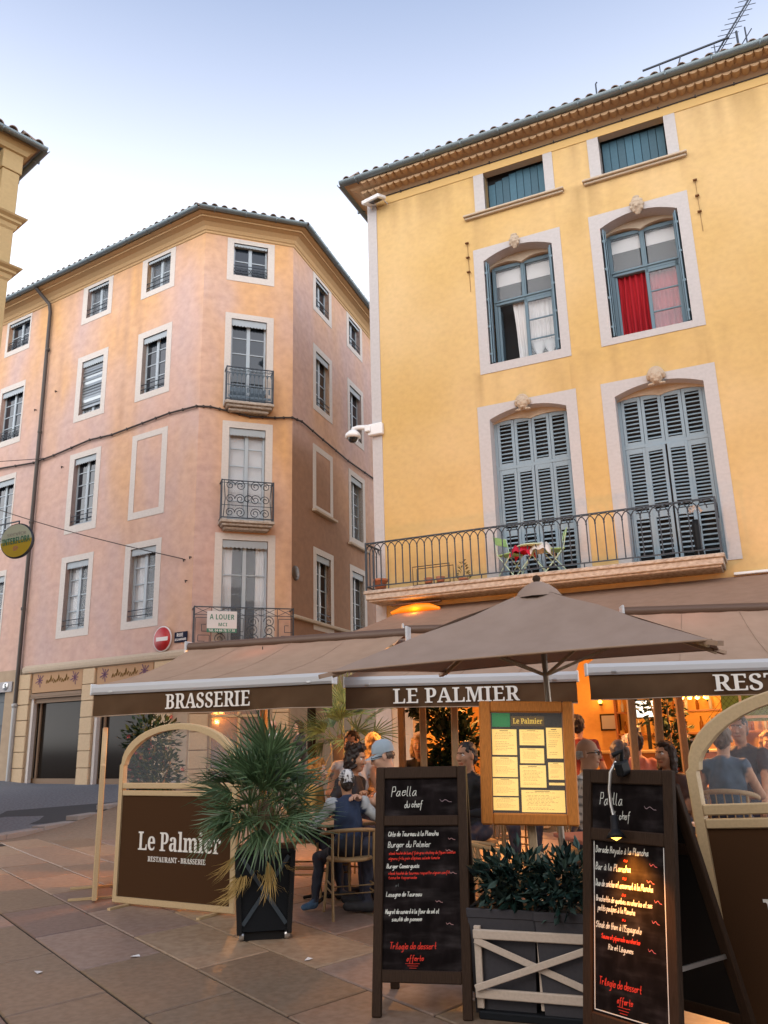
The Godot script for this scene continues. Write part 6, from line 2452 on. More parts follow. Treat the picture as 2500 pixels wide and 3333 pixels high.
func planters() -> void:
	M.leaf = mat("leaf", Color.WHITE, 0.7, 0.0, 0.25)
	M.leaf.vertex_color_use_as_albedo = true
	M.leaf.backlight_enabled = true
	M.leaf.backlight = Color(0.2, 0.25, 0.1)
	M.palm_leaf = mat("palm_leaf", Color.WHITE, 0.38)
	M.palm_leaf.vertex_color_use_as_albedo = true
	M.palm_leaf.backlight_enabled = true
	M.palm_leaf.backlight = Color(0.12, 0.2, 0.1)
	M.palm_dry = mat("palm_dry", lin(0.4, 0.27, 0.09), 0.8)
	# the big palm in its dark tub
	var t := thing("potted_palm", "bushy fan palm with drooping dry fronds in a tall black tub beside the lettered windscreen", "palm", at(Vector3(-1.06, 0, -7.35), 8))
	var b := B.new()
	b.prism(PackedVector2Array([Vector2(-0.19, 0.07), Vector2(0.19, 0.07), Vector2(0.22, 0.64), Vector2(-0.22, 0.64)]), -0.2, 0.2)
	var tub := obj("tub", b, M.black_pot, t)
	for s in [-1, 1]:
		b = B.new()
		b.bar(Vector3(-s * 0.17, 0.12, 0.205), Vector3(s * 0.19, 0.62, 0.205), 0.03, 0.014, Vector3(0, 0, 1))
		obj("cross_brace", b, mat("tub_slate", lin(0.03, 0.045, 0.06), 0.5) if not M.has("tub_slate") else M.tub_slate, tub)
		b = B.new()
		b.bar(Vector3(s * 0.195, 0.05, 0.2), Vector3(s * 0.225, 0.66, 0.2), 0.04, 0.04, Vector3(0, 0, 1), 0.004)
		obj("corner_post", b, M.black_plastic, tub)
		b = B.new()
		b.lathe([Vector2(0.03, -0.02), Vector2(0.035, 0), Vector2(0.03, 0.02)], 10, Transform3D(Basis(Vector3.BACK, PI / 2), Vector3(s * 0.18, 0.035, 0.17)))
		obj("castor", b, M.steel, tub)
	b = B.new()
	b.box(Vector3(0, 0.03, 0), Vector3(0.34, 0.06, 0.34))
	obj("foot_block", b, M.black_plastic, tub)
	b = B.new()
	b.box(Vector3(0, 0.655, 0), Vector3(0.47, 0.04, 0.44), Basis(), 0.006)
	obj("rim", b, M.black_plastic, tub)
	b = B.new()
	b.lathe([Vector2(0.1, 0.62), Vector2(0.085, 0.75), Vector2(0.095, 0.9), Vector2(0.05, 1.02), Vector2(0, 1.04)], 12)
	obj("trunk", b, mat("palm_trunk", lin(0.09, 0.06, 0.035), 0.95), t)
	palm(t, Vector3(-0.04, 0.93, 0), 68, 0.7, 13)
	# a second palm further back by the white pillar
	t = thing("potted_palm", "second fan palm further back, beside the pale pillar behind the terrace", "palm", at(Vector3(-0.75, 0, -13.2), 40))
	obj("tub", B.new().lathe([Vector2(0, 0), Vector2(0.22, 0), Vector2(0.28, 0.5), Vector2(0.24, 0.5), Vector2(0, 0.46)], 14), M.terracotta, t)
	obj("trunk", B.new().lathe([Vector2(0.13, 0.45), Vector2(0.12, 1.0), Vector2(0.14, 1.45), Vector2(0.06, 1.6), Vector2(0, 1.62)], 12), M.palm_trunk, t)
	palm(t, Vector3(0, 1.55, 0), 30, 0.9, 4)
	# flowering shrub at the left, vines on stakes, plants at the right
	var dark := [Color(0.015, 0.035, 0.018), Color(0.025, 0.05, 0.025), Color(0.04, 0.05, 0.03)]
	t = bush("flowering_shrub", "tall dark shrub with small red flowers behind the left windscreens", "shrub", Vector3(-3.2, 0, -11.4), [[Vector3(0.0, 1.6, 0), Vector3(0.36, 0.36, 0.32)], [Vector3(0.12, 1.15, 0.1), Vector3(0.34, 0.38, 0.3)], [Vector3(0.0, 0.85, 0), Vector3(0.26, 0.3, 0.26)]], 380, 0.1, 0.22, dark, [[Vector3(0, 0.4, 0), Vector3(0, 1.6, 0)], [Vector3(0.02, 0.4, 0), Vector3(0.3, 1.3, 0.1)]])
	obj("tub", B.new().lathe([Vector2(0, 0), Vector2(0.24, 0), Vector2(0.3, 0.48), Vector2(0.26, 0.48), Vector2(0, 0.44)], 14), M.terracotta, t)
	var fl := [Vector2(0, 0)]
	for i in 34:
		b = B.new()
		var p := Vector3(rng.randfn(0, 0.2), 1.45 + rng.randfn(0, 0.28), rng.randf_range(0.05, 0.3))
		for k in 5:
			var a := TAU * k / 5.0
			b.tri(p, p + Vector3(cos(a), sin(a), 0.4) * 0.026, p + Vector3(cos(a + 0.8), sin(a + 0.8), 0.4) * 0.026)
		obj("flower", b, mat("flower_red", lin(0.2, 0.02, 0.03), 0.7) if not M.has("flower_red") else M.flower_red, t)
	bush("climbing_plant", "dark leafy climbing plant on stakes behind the cap-wearing man, left of the menu case", "climber", Vector3(0.72, 0, -10.4), [[Vector3(-0.1, 1.85, 0), Vector3(0.34, 0.3, 0.25)], [Vector3(0.1, 1.45, 0), Vector3(0.32, 0.35, 0.25)], [Vector3(-0.05, 1.05, 0), Vector3(0.3, 0.35, 0.25)], [Vector3(-0.35, 1.95, 0), Vector3(0.2, 0.18, 0.15)]], 420, 0.1, 0.3, dark, [[Vector3(0, 0, 0), Vector3(0, 2.0, 0)]])
	bush("climbing_plant", "thin leafy climbing plant in front of the lit bar, right of the cream-shirted man", "climber", Vector3(3.35, 0, -10.2), [[Vector3(-0.1, 1.85, 0), Vector3(0.3, 0.35, 0.25)], [Vector3(0.05, 1.4, 0), Vector3(0.22, 0.3, 0.2)], [Vector3(0.2, 1.15, 0), Vector3(0.25, 0.25, 0.2)]], 190, 0.09, 0.3, dark, [[Vector3(0, 0, 0), Vector3(0, 2.0, 0)], [Vector3(0.1, 0, 0), Vector3(-0.2, 1.9, 0)]])
	# two grey troughs behind the low fence
	for i in 2:
		var xf := face(Vector3([0.66, 1.02][i], 0, [-5.28, -5.12][i]), 110)
		t = thing("grey_trough", ["grey planting trough left of its twin behind the low white fence", "grey planting trough right of its twin behind the low white fence"][i], "planter", xf, "grey troughs behind the fence")
		b = B.new()
		b.prism(PackedVector2Array([Vector2(-0.17, 0.02), Vector2(0.17, 0.02), Vector2(0.195, 0.53), Vector2(-0.195, 0.53)]), -0.16, 0.16)
		b.box(Vector3(0, 0.53, 0.155), Vector3(0.4, 0.05, 0.02), Basis(), 0.005)
		b.box(Vector3(0, 0.53, -0.155), Vector3(0.4, 0.05, 0.02), Basis(), 0.005)
		b.box(Vector3(-0.195, 0.53, 0), Vector3(0.02, 0.05, 0.31), Basis(), 0.005)
		b.box(Vector3(0.195, 0.53, 0), Vector3(0.02, 0.05, 0.31), Basis(), 0.005)
		obj("trough", b, M.grey_pot, t)
		b = B.new()
		b.box(Vector3(0, 0.536, 0), Vector3(0.37, 0.012, 0.3))
		obj("soil", b, M.soil, t)
		var pl := thing("trough_plant", ["low leafy blue-green plant in the left grey trough", "low leafy blue-green plant in the right grey trough"][i], "plant", xf * at(Vector3(0, 0.54, 0)), "plants in the grey troughs")
		b = B.new()
		for k in 3:
			leaf_cloud(b, Vector3(rng.randf_range(-0.12, 0.12), 0.1 + 0.05 * k, rng.randf_range(-0.05, 0.08)), Vector3(0.24, 0.13, 0.17), 190, 0.085, 0.2, [Color(0.006, 0.014, 0.012), Color(0.012, 0.03, 0.026), Color(0.045, 0.075, 0.065)])
		stuff(obj("foliage", b, M.leaf, pl))
		for k in 9:
			b = B.new()
			var a := rng.randf() * TAU
			var d := Vector3(cos(a) * 0.2, rng.randf_range(0.12, 0.28), sin(a) * 0.16)
			var s := d.cross(Vector3.UP).normalized() * 0.03
			b.col = Color(0.05, 0.085, 0.075)
			b.quad(Vector3(0, 0.02, 0), d * 0.6 + s, d, d * 0.6 - s)
			obj("long_leaf", b, M.leaf, pl)
	# white fence with a diagonal cross
	var xf := face(Vector3(0.77, 0, -5.03), 110)
	t = thing("low_fence", "low white wooden fence panel with crossed diagonals between the two chalkboards", "fence", xf)
	var w := 0.69
	for y in [0.43, 0.13]:
		b = B.new()
		b.box(Vector3(0, y, 0), Vector3(w, 0.05, 0.025), Basis(), 0.005)
		obj("rail", b, M.fence_white, t)
	for s in [-1, 1]:
		b = B.new()
		b.bar(Vector3(-s * w * 0.49, 0.16, 0.018 + 0.014 * s), Vector3(s * w * 0.49, 0.4, 0.016 + 0.012 * s), 0.036, 0.012, Vector3(0, 0, 1), 0.003)
		obj("diagonal", b, M.fence_white, t)
	b = B.new()
	b.box(Vector3(0.03, 0.26, -0.022), Vector3(0.035, 0.4, 0.014), Basis(), 0.003)
	obj("upright", b, M.fence_white, t)
	for s in [-1, 1]:
		b = B.new()
		b.box(Vector3(s * w * 0.47, 0.26, -0.02), Vector3(0.04, 0.42, 0.02), Basis(), 0.003)
		obj("upright", b, M.fence_white, t)
	b = B.new()
	b.box(Vector3(0, 0.022, -0.12), Vector3(w * 0.96, 0.042, 0.26), Basis(), 0.006)
	obj("plinth", b, M.black_pot, t)


func chair(label: String, xf: Transform3D, seat := 0.46) -> void:
	xf.basis = xf.basis.scaled(Vector3(1, seat / 0.46, 1))
	var t := thing("bistro_chair", label, "chair", xf, "cane chairs on the terrace")
	var b := B.new()
	b.lathe([Vector2(0, 0.445), Vector2(0.2, 0.445), Vector2(0.215, 0.46), Vector2(0.2, 0.475), Vector2(0, 0.47)], 18)
	obj("seat", b, M.cane, t)
	for q in [[-0.17, 0.16], [0.17, 0.16]]:
		b = B.new()
		b.tube([Vector3(q[0] * 1.2, 0, q[1] * 1.3), Vector3(q[0], 0.45, q[1])], 0.013, 7)
		obj("leg", b, M.cane, t)
	for s in [-1, 1]:
		b = B.new()
		b.tube([Vector3(s * 0.2, 0, -0.25), Vector3(s * 0.19, 0.45, -0.17), Vector3(s * 0.19, 0.68, -0.19)], 0.013, 7)
		obj("leg", b, M.cane, t)
	b = B.new()
	var arc := []
	for i in 13:
		var a := PI + PI * i / 12.0
		arc.append(Vector3(cos(a) * 0.26, 0.66 + 0.05 * sin(PI * i / 12.0), sin(a) * 0.27 + 0.02))
	b.tube(arc, 0.017, 8)
	obj("arm_rail", b, M.cane, t)
	b = B.new()
	for i in 5:
		b.tube([Vector3(-0.14 + i * 0.07, 0.48, -0.17), Vector3(-0.14 + i * 0.07, 0.7, -0.23)], 0.007, 5)
	obj("backrest", b, M.cane, t)
	b = B.new()
	for y in [0.2, 0.26]:
		b.tube([Vector3(-0.18, y, 0.18), Vector3(-0.19, y, -0.2), Vector3(0.19, y, -0.2), Vector3(0.18, y, 0.18)], 0.008, 5)
	obj("stretcher", b, M.cane, t)


func table(label: String, p: Vector3, yaw: float, w: float, cloth: Material) -> void:
	var t := thing("terrace_table", label, "table", at(p, yaw), "terrace tables")
	var b := B.new()
	b.box(Vector3(0, 0.725, 0), Vector3(w, 0.03, w), Basis(), 0.006)
	obj("tabletop", b, cloth, t)
	b = B.new()
	b.tube([Vector3(0, 0.03, 0), Vector3(0, 0.71, 0)], 0.035, 10)
	for k in 4:
		var a := PI / 4 + PI / 2 * k
		b.tube([Vector3(0, 0.08, 0), Vector3(cos(a) * 0.3, 0.02, sin(a) * 0.3)], 0.018, 6)
	obj("pedestal", b, M.black_plastic, t)


func plate(label: String, p: Vector3) -> void:
	var t := thing("plate", label, "plate", at(p), "plates on the tables")
	obj("dish", B.new().lathe([Vector2(0, 0.006), Vector2(0.08, 0.006), Vector2(0.125, 0.018), Vector2(0.125, 0.014), Vector2(0.08, 0.0), Vector2(0, 0.0)], 20), M.white_plastic, t)
	var b := B.new()
	for i in 7:
		b.lathe([Vector2(0, 0.03), Vector2(0.02, 0.022), Vector2(0.026, 0.006)], 7, at(Vector3(rng.randf_range(-0.045, 0.045), 0.004, rng.randf_range(-0.045, 0.045))))
	obj("food", b, mat("food", lin(0.3, 0.14, 0.04), 0.7) if not M.has("food") else M.food, t)


func bottle(label: String, p: Vector3, m: Material, s := 1.0, group := "") -> void:
	var t := thing("bottle", label, "bottle", at(p), group)
	obj("glass", B.new().lathe([Vector2(0, 0), Vector2(0.036, 0.0), Vector2(0.038, 0.18), Vector2(0.016, 0.23), Vector2(0.014, 0.3), Vector2(0.017, 0.3), Vector2(0.016, 0.315), Vector2(0, 0.315)], 12, Transform3D(Basis().scaled(Vector3.ONE * s), Vector3.ZERO)), m, t)


func terrace() -> void:
	var Y := face(Vector3(-0.202, 0, -17.5), 114.83)
	# awning along the façade under the balcony
	var t := thing("facade_awning", "long brown awning sloping out from the yellow house just under its balcony", "awning", Y)
	var rows := []
	for j in 7:
		var v := j / 6.0
		var r := []
		for i in 40:
			var x := lerpf(lerpf(0.75, 0.2, v), 12.5, i / 39.0)
			r.append(Vector3(x, lerpf(4.16, 3.2, v) - 0.05 * sin(PI * v), lerpf(0.06, 3.0, v)))
		rows.append(r)
	obj("fabric", B.new().sheet(rows), M.awning_dark, t)
	var b := B.new()
	b.box(Vector3(9.85, 4.2, 0.08), Vector3(5.5, 0.05, 0.14), Basis(), 0.01)
	obj("flashing_board", b, M.white_plastic, t)
	b = B.new()
	b.bar(Vector3(0.2, 3.18, 3.0), Vector3(12.5, 3.18, 3.0), 0.06, 0.06)
	obj("front_bar", b, M.tube_brown if M.has("tube_brown") else mat("tube_brown", lin(0.1, 0.055, 0.035), 0.5), t)
	for x in [0.35, 6.3, 12.3]:
		b = B.new()
		b.bar(Vector3(x, 3.4, 0.05), Vector3(x, 3.05, 2.9), 0.04, 0.05)
		obj("arm", b, M.white_metal, t)
	# amber lamp under the balcony
	t = thing("amber_lamp", "long amber-lit lamp under the left end of the balcony", "lamp", Y * at(Vector3(1.1, 4.04, 0.42)))
	b = B.new()
	b.tube([Vector3(-0.55, -0.02, 0.05), Vector3(-0.3, 0.03, 0.05), Vector3(0, 0.05, 0.05), Vector3(0.3, 0.04, 0.05), Vector3(0.52, -0.01, 0.05)], [0.03, 0.07, 0.085, 0.075, 0.03], 10)
	obj("lamp_diffuser", b, glow("amber_glow", Color(0.95, 0.5, 0.07), 0.3), t)
	b = B.new()
	b.box(Vector3(0, 0.14, 0.03), Vector3(1.1, 0.03, 0.12), Basis(), 0.008)
	obj("housing", b, M.tube_brown, t)
	lamp(Y * Vector3(1.1, 4.0, 0.62), Color(1.0, 0.6, 0.2), 0.14, 0.1, "amber_lamp_light")
	awning("brasserie_awning", "left brown awning with a white bar and a valance reading BRASSERIE", face(Vector3(-1.906, 0, -8.85), 108.3), 2.86, 2.0, 2.78, -1.46, 1.58, "BRASSERIE", 0.02, 1.0, [[-0.2, -1.7, 0.0], [1.5, -2.0, 0.0]])
	awning("middle_awning", "middle brown awning with a white bar and a valance reading LE PALMIER", face(Vector3(0.783, 0, -9.1), 90.5), 2.52, 1.5, 2.86, -0.55, 1.75, "LE PALMIER", -0.06, 1.36, [[-0.42, -0.6, 0.02], [-0.1, -0.4, 0.06]])
	awning("restaurant_awning", "right brown awning with a white bar and a valance starting REST", face(Vector3(3.75, 0, -8.1), 93.2), 3.6, 1.95, 2.95, -0.92, 1.8, "RESTAURANT", 0.24, 1.72, [[-1.2, -1.1, 0.05], [-0.98, -1.0, 0.1], [-0.5, -1.6, 0.0]])
	windscreen("cream arched windscreen lettered Le Palmier, with a brown lower panel, left of the palm", face(Vector3(-2.11, 0, -8.505), 119.5), 1.56, true)
	windscreen("cream windscreen seen edge-on at the left end of the terrace", face(Vector3(-3.2, 0, -9.55), 161.5), 1.2, false)
	windscreen("cream arched windscreen cut off by the photograph's right edge, beside the lit chalkboard", Transform3D(face(Vector3.ZERO, 131).basis * Basis(Vector3.BACK, 0.06), Vector3(2.26, 0.02, -4.22)), 1.5, true)
	umbrella()
	menu_case()
	chalkboards()
	planters()
	# tables, chairs, plates
	table("wooden table between the boy and the dark-haired woman", Vector3(-0.62, 0, -8.75), 20, 0.72, M.pale_wood)
	table("table with a pink top behind the menu case", Vector3(1.72, 0, -6.9), 10, 0.7, M.cloth_pink)
	table("table beyond the right-hand windscreen", Vector3(3.0, 0, -7.4), 0, 0.75, M.cloth_white)
	table("small table in front of the blond woman, behind the left chalkboard", Vector3(0.3, 0, -9.9), 0, 0.7, M.pale_wood)
	for q in [["white plate of food on the left of the wooden table", Vector3(-0.78, 0.74, -8.7)], ["white plate of food on the right of the wooden table", Vector3(-0.4, 0.74, -8.55)], ["white plate of food on the table beyond the right-hand windscreen", Vector3(3.05, 0.74, -7.3)], ["white plate of food on the pink table", Vector3(1.72, 0.74, -6.85)]]:
		plate(q[0], q[1])
	bottle("clear glass bottle standing by the white pillar side, behind the man in the cap", Vector3(0.12, 0.74, -9.85), M.bottle_clear)
	chair("empty cane chair just behind the menu case, left of the pink table", at(Vector3(0.85, 0, -6.9), 100))
	for q in [["small white paper scrap on the paving near the photograph's bottom left", Vector3(-1.93, 0, -6.74), 20.0], ["small white paper scrap on the paving left of the left chalkboard", Vector3(-0.62, 0, -6.52), 70.0], ["small pale paper scrap on the paving close to the photograph's left edge", Vector3(-2.49, 0, -6.36), 130.0]]:
		var pp := thing("paper_scrap", q[0], "litter", at(q[1], q[2]))
		b = B.new()
		b.quad(Vector3(-0.035, 0.004, -0.02), Vector3(0.03, 0.012, -0.022), Vector3(0.036, 0.004, 0.018), Vector3(-0.03, 0.01, 0.02))
		obj("paper", b, M.white_plastic, pp)
	bar_furniture(Y)
	# warm light under the awnings
	for q in [["round pendant lamp under the left awning", Vector3(-1.6, 2.3, -10.6), 3.2], ["round pendant lamp under the middle awning", Vector3(0.9, 2.35, -10.8), 5.0], ["round pendant lamp under the right awning", Vector3(3.6, 2.35, -10.2), 5.0]]:
		pendant(q[0], q[1], q[2])


func pendant(label: String, p: Vector3, e: float) -> void:
	var t := thing("pendant_lamp", label, "lamp", at(p), "pendant lamps under the awnings")
	obj("lamp_bulb", B.new().lathe([Vector2(0, 0.07), Vector2(0.05, 0.05), Vector2(0.07, 0.0), Vector2(0.05, -0.05), Vector2(0, -0.07)], 14), glow("pendant_glow", Color(1.0, 0.6, 0.22), 2.5) if not M.has("pendant_glow") else M.pendant_glow, t)
	var b := B.new()
	b.tube([Vector3(0, 0.06, 0), Vector3(0, 0.4, 0)], 0.006, 5)
	obj("flex", b, M.black_plastic, t)
	lamp(p + Vector3(0, -0.0, 0.0), Color(1.0, 0.66, 0.34), e, 0.06, "pendant_light")


func bar_furniture(Y: Transform3D) -> void:
	# counter with bottles on shelves, string of bulbs, screen, meshed cabinet
	var t := thing("bar_counter", "lit wooden bar counter inside the restaurant at the right", "counter", Y * at(Vector3(6.0, 0, -3.6)))
	var b := B.new()
	b.box(Vector3(0, 0.55, 0), Vector3(4.4, 1.1, 0.5), Basis(), 0.01)
	obj("front", b, M.counter, t)
	b = B.new()
	b.box(Vector3(0, 1.13, 0.05), Vector3(4.6, 0.06, 0.7), Basis(), 0.012)
	obj("worktop", b, M.pale_wood, t)
	t = thing("bottle_shelves", "wooden wall shelves of bottles behind the bar", "shelf", Y * at(Vector3(6.0, 0, -5.2)))
	for k in 3:
		b = B.new()
		b.box(Vector3(0, 1.5 + k * 0.5, 0), Vector3(4.2, 0.035, 0.3))
		obj("shelf_board", b, M.counter, t)
	for s in [-2.1, -0.7, 0.7, 2.1]:
		b = B.new()
		b.box(Vector3(s, 1.85, 0), Vector3(0.05, 1.5, 0.3))
		obj("upright", b, M.counter, t)
	for i in 42:
		var k := i % 3
		var hue := rng.randi() % 3
		bottle(["green bottle on the shelves behind the bar", "amber bottle on the shelves behind the bar", "clear bottle on the shelves behind the bar"][hue], Y * Vector3(4.1 + (i / 3) * 0.28 + rng.randf_range(-0.04, 0.04), 1.52 + k * 0.5, -5.15), [M.bottle_green, M.bottle_amber, M.bottle_clear][hue], rng.randf_range(0.85, 1.15), ["green bottles behind the bar", "amber bottles behind the bar", "clear bottles behind the bar"][hue])
	t = thing("bulb_string", "row of four round lit bulbs hung above the bar", "lamp", Y * at(Vector3(5.9, 2.25, -3.0)))
	for i in 4:
		obj("lamp_bulb", B.new().lathe([Vector2(0, 0.05), Vector2(0.04, 0.03), Vector2(0.05, 0), Vector2(0.04, -0.03), Vector2(0, -0.05)], 12, at(Vector3(-0.24 + i * 0.16, -0.03, 0))), glow("bar_bulb", Color(1.0, 0.75, 0.3), 5.0) if not M.has("bar_bulb") else M.bar_bulb, t)
	b = B.new()
	b.bar(Vector3(-0.4, 0.05, 0), Vector3(0.4, 0.05, 0), 0.02, 0.02)
	for x in [-0.38, 0.38]:
		b.tube([Vector3(x, 0.05, 0), Vector3(x, 1.3, 0)], 0.006, 4)
	obj("rod", b, M.black_plastic, t)
	lamp(Y * Vector3(5.9, 2.1, -2.9), Color(1.0, 0.72, 0.4), 4.2, 0.1, "bar_light")
	lamp(Y * Vector3(2.0, 2.6, -2.4), Color(1.0, 0.7, 0.4), 3.2, 0.1, "dining_light")
	lamp(Y * Vector3(9.6, 2.6, -2.4), Color(1.0, 0.7, 0.4), 2.6, 0.1, "dining_light")
	for q in [["globe lamp inside the left room of the restaurant", Vector3(2.0, 2.6, -2.4)], ["globe lamp inside the right end of the restaurant", Vector3(9.6, 2.6, -2.4)]]:
		var g := thing("globe_lamp", q[0], "lamp", Y * at(q[1]))
		obj("lamp_globe", B.new().lathe([Vector2(0, 0.09), Vector2(0.07, 0.06), Vector2(0.09, 0.0), Vector2(0.07, -0.06), Vector2(0, -0.09)], 14), glow("globe_glow", Color(1.0, 0.7, 0.35), 3.0) if not M.has("globe_glow") else M.globe_glow, g)
		b = B.new()
		b.tube([Vector3(0, 0.08, 0), Vector3(0, 0.99, 0)], 0.008, 5)
		obj("rod", b, M.black_plastic, g)
	t = thing("bar_screen", "small bright screen on the bar counter", "screen", Y * at(Vector3(4.75, 2.05, -4.2)))
	b = B.new()
	b.box(Vector3.ZERO, Vector3(0.5, 0.42, 0.04), Basis(), 0.008)
	obj("housing", b, M.black_plastic, t)
	b = B.new()
	b.box(Vector3(0, 0, 0.022), Vector3(0.44, 0.36, 0.004))
	obj("screen_face", b, glow("screen_glow", Color(0.75, 0.85, 0.9), 0.9), t)
	panel_light(t.transform * at(Vector3(0, 0, 0.04)), Vector2(0.4, 0.32), Color(0.8, 0.9, 1.0), 0.05, "screen_light")
	b = B.new()
	b.box(Vector3(0, -0.53, -0.02), Vector3(0.08, 0.7, 0.05))
	obj("stand", b, M.black_plastic, t)
	# green-lit meshed hatch at the right
	t = thing("meshed_hatch", "greenish lit hatch with wire mesh and pale frames at the right edge, behind the terrace", "hatch", Y * at(Vector3(7.45, 2.05, -0.9)))
	b = B.new()
	b.box(Vector3(0.2, 0, -0.06), Vector3(2.2, 0.75, 0.02))
	obj("lit_back", b, glow("green_back", Color(0.26, 0.3, 0.1), 0.55), t)
	panel_light(t.transform * at(Vector3(0.2, 0, -0.03)), Vector2(2.0, 0.6), Color(0.75, 0.85, 0.4), 0.12, "hatch_light")
	b = B.new()
	for i in 26:
		for s in [-1, 1]:
			var x := -0.9 + i * 0.09
			b.bar(Vector3(x - s * 0.3, -0.36, 0), Vector3(x + s * 0.3, 0.36, 0), 0.006, 0.006)
	obj("wire_mesh", b, M.dark_wood, t)
	for x in [-0.15, 0.75]:
		b = B.new()
		for s in [-1, 1]:
			b.box(Vector3(x + s * 0.42, 0, 0.02), Vector3(0.05, 0.6, 0.03), Basis(), 0.004)
			b.box(Vector3(x, s * 0.3, 0.02), Vector3(0.8, 0.05, 0.03), Basis(), 0.004)
		obj("pale_frame", b, M.cream, t)
	# stout timber post in front of the bar
	t = thing("timber_post", "stout brown timber post between the menu case and the lit bar", "post", Y * at(Vector3(3.62, 0, 1.2)))
	b = B.new()
	b.box(Vector3(0, 1.6, 0), Vector3(0.2, 3.2, 0.2), Basis(), 0.015)
	obj("post", b, M.post_wood, t)
	b = B.new()
	b.box(Vector3(0.3, 2.45, 0.02), Vector3(0.9, 0.16, 0.12), Basis(), 0.012)
	obj("beam", b, M.pale_wood, t)
	# small lamps and pictures on the room's back wall
	for i in 9:
		var g := thing("wall_lamp", "lit wall lamp on the dining room's back wall, %s from the left" % ["first", "second", "third", "fourth", "fifth", "sixth", "seventh", "eighth", "ninth"][i], "lamp", Y * at(Vector3(1.0 + i * 1.25, 2.62 if i % 2 else 2.3, -5.38)))
		obj("lamp_bulb", B.new().lathe([Vector2(0, 0.05), Vector2(0.04, 0.03), Vector2(0.05, 0), Vector2(0.04, -0.04), Vector2(0, -0.05)], 12), M.bar_bulb, g)
		b = B.new()
		b.box(Vector3(0, -0.07, -0.05), Vector3(0.05, 0.05, 0.12))
		obj("bracket", b, M.black_plastic, g)
		lamp(g.position + Y.basis.z * 0.02, Color(1.0, 0.7, 0.35), 0.12, 0.05, "wall_lamp_light")
	for q in [["dark framed picture on the orange wall of the left room", Vector3(1.9, 1.9, -5.44), 0.7], ["small framed picture on the orange wall, left of the bottle shelves", Vector3(3.7, 1.8, -5.44), 0.5]]:
		var pc := thing("framed_picture", q[0], "picture", Y * at(q[1]))
		b = B.new()
		b.box(Vector3.ZERO, Vector3(q[2], q[2] * 0.8, 0.03), Basis(), 0.006)
		obj("frame", b, M.dark_wood, pc)
		b = B.new()
		b.box(Vector3(0, 0, 0.017), Vector3(q[2] - 0.08, q[2] * 0.8 - 0.08, 0.004))
		obj("print", b, M.pale_print, pc)


var head_field: Field
var hand_field: Field


func make_head() -> void:
	var f := Field.new()
	f.setup(AABB(Vector3(-0.11, -0.2, -0.13), Vector3(0.22, 0.36, 0.28)), 0.0068)
	f.bone(Vector3(0, -0.06, -0.015), Vector3(0, -0.19, -0.035), 0.05, 0.056, 0.03, 0)
	f.ball(Vector3(0, 0.032, -0.012), Vector3(0.074, 0.092, 0.094), Basis(), 0.03, 0)
	f.ball(Vector3(0, -0.04, 0.022), Vector3(0.06, 0.078, 0.066), Basis(), 0.04, 0)
	f.ball(Vector3(0, -0.098, 0.052), Vector3(0.026, 0.022, 0.024), Basis(), 0.03, 0)
	for s in [-1, 1]:
		f.ball(Vector3(s * 0.038, -0.022, 0.062), Vector3(0.026, 0.024, 0.022), Basis(), 0.025, 0)
		f.ball(Vector3(s * 0.079, -0.008, -0.008), Vector3(0.011, 0.032, 0.02), Basis(Vector3.UP, s * 0.35), 0.01, 0)
		f.ball(Vector3(s * 0.031, 0.012, 0.096), Vector3(0.02, 0.013, 0.014), Basis(), 0.01, 0, true)
		f.ball(Vector3(s * 0.031, 0.008, 0.071), Vector3(0.016, 0.012, 0.014), Basis(), 0.004, 1)
		f.ball(Vector3(s * 0.031, 0.008, 0.081), Vector3(0.008, 0.009, 0.006), Basis(), 0.002, 2)
		f.bone(Vector3(s * 0.014, 0.03, 0.089), Vector3(s * 0.05, 0.03, 0.074), 0.007, 0.005, 0.008, 3)
	f.bone(Vector3(0, 0.018, 0.084), Vector3(0, -0.03, 0.104), 0.009, 0.014, 0.018, 0)
	for s in [-1, 1]:
		f.ball(Vector3(s * 0.012, -0.034, 0.094), Vector3(0.009, 0.008, 0.01), Basis(), 0.008, 0)
	f.bone(Vector3(-0.021, -0.064, 0.078), Vector3(0.021, -0.064, 0.078), 0.008, 0.008, 0.008, 4)
	f.bone(Vector3(-0.012, -0.066, 0.084), Vector3(0.012, -0.066, 0.084), 0.008, 0.008, 0.006, 4)
	head_field = f.net()


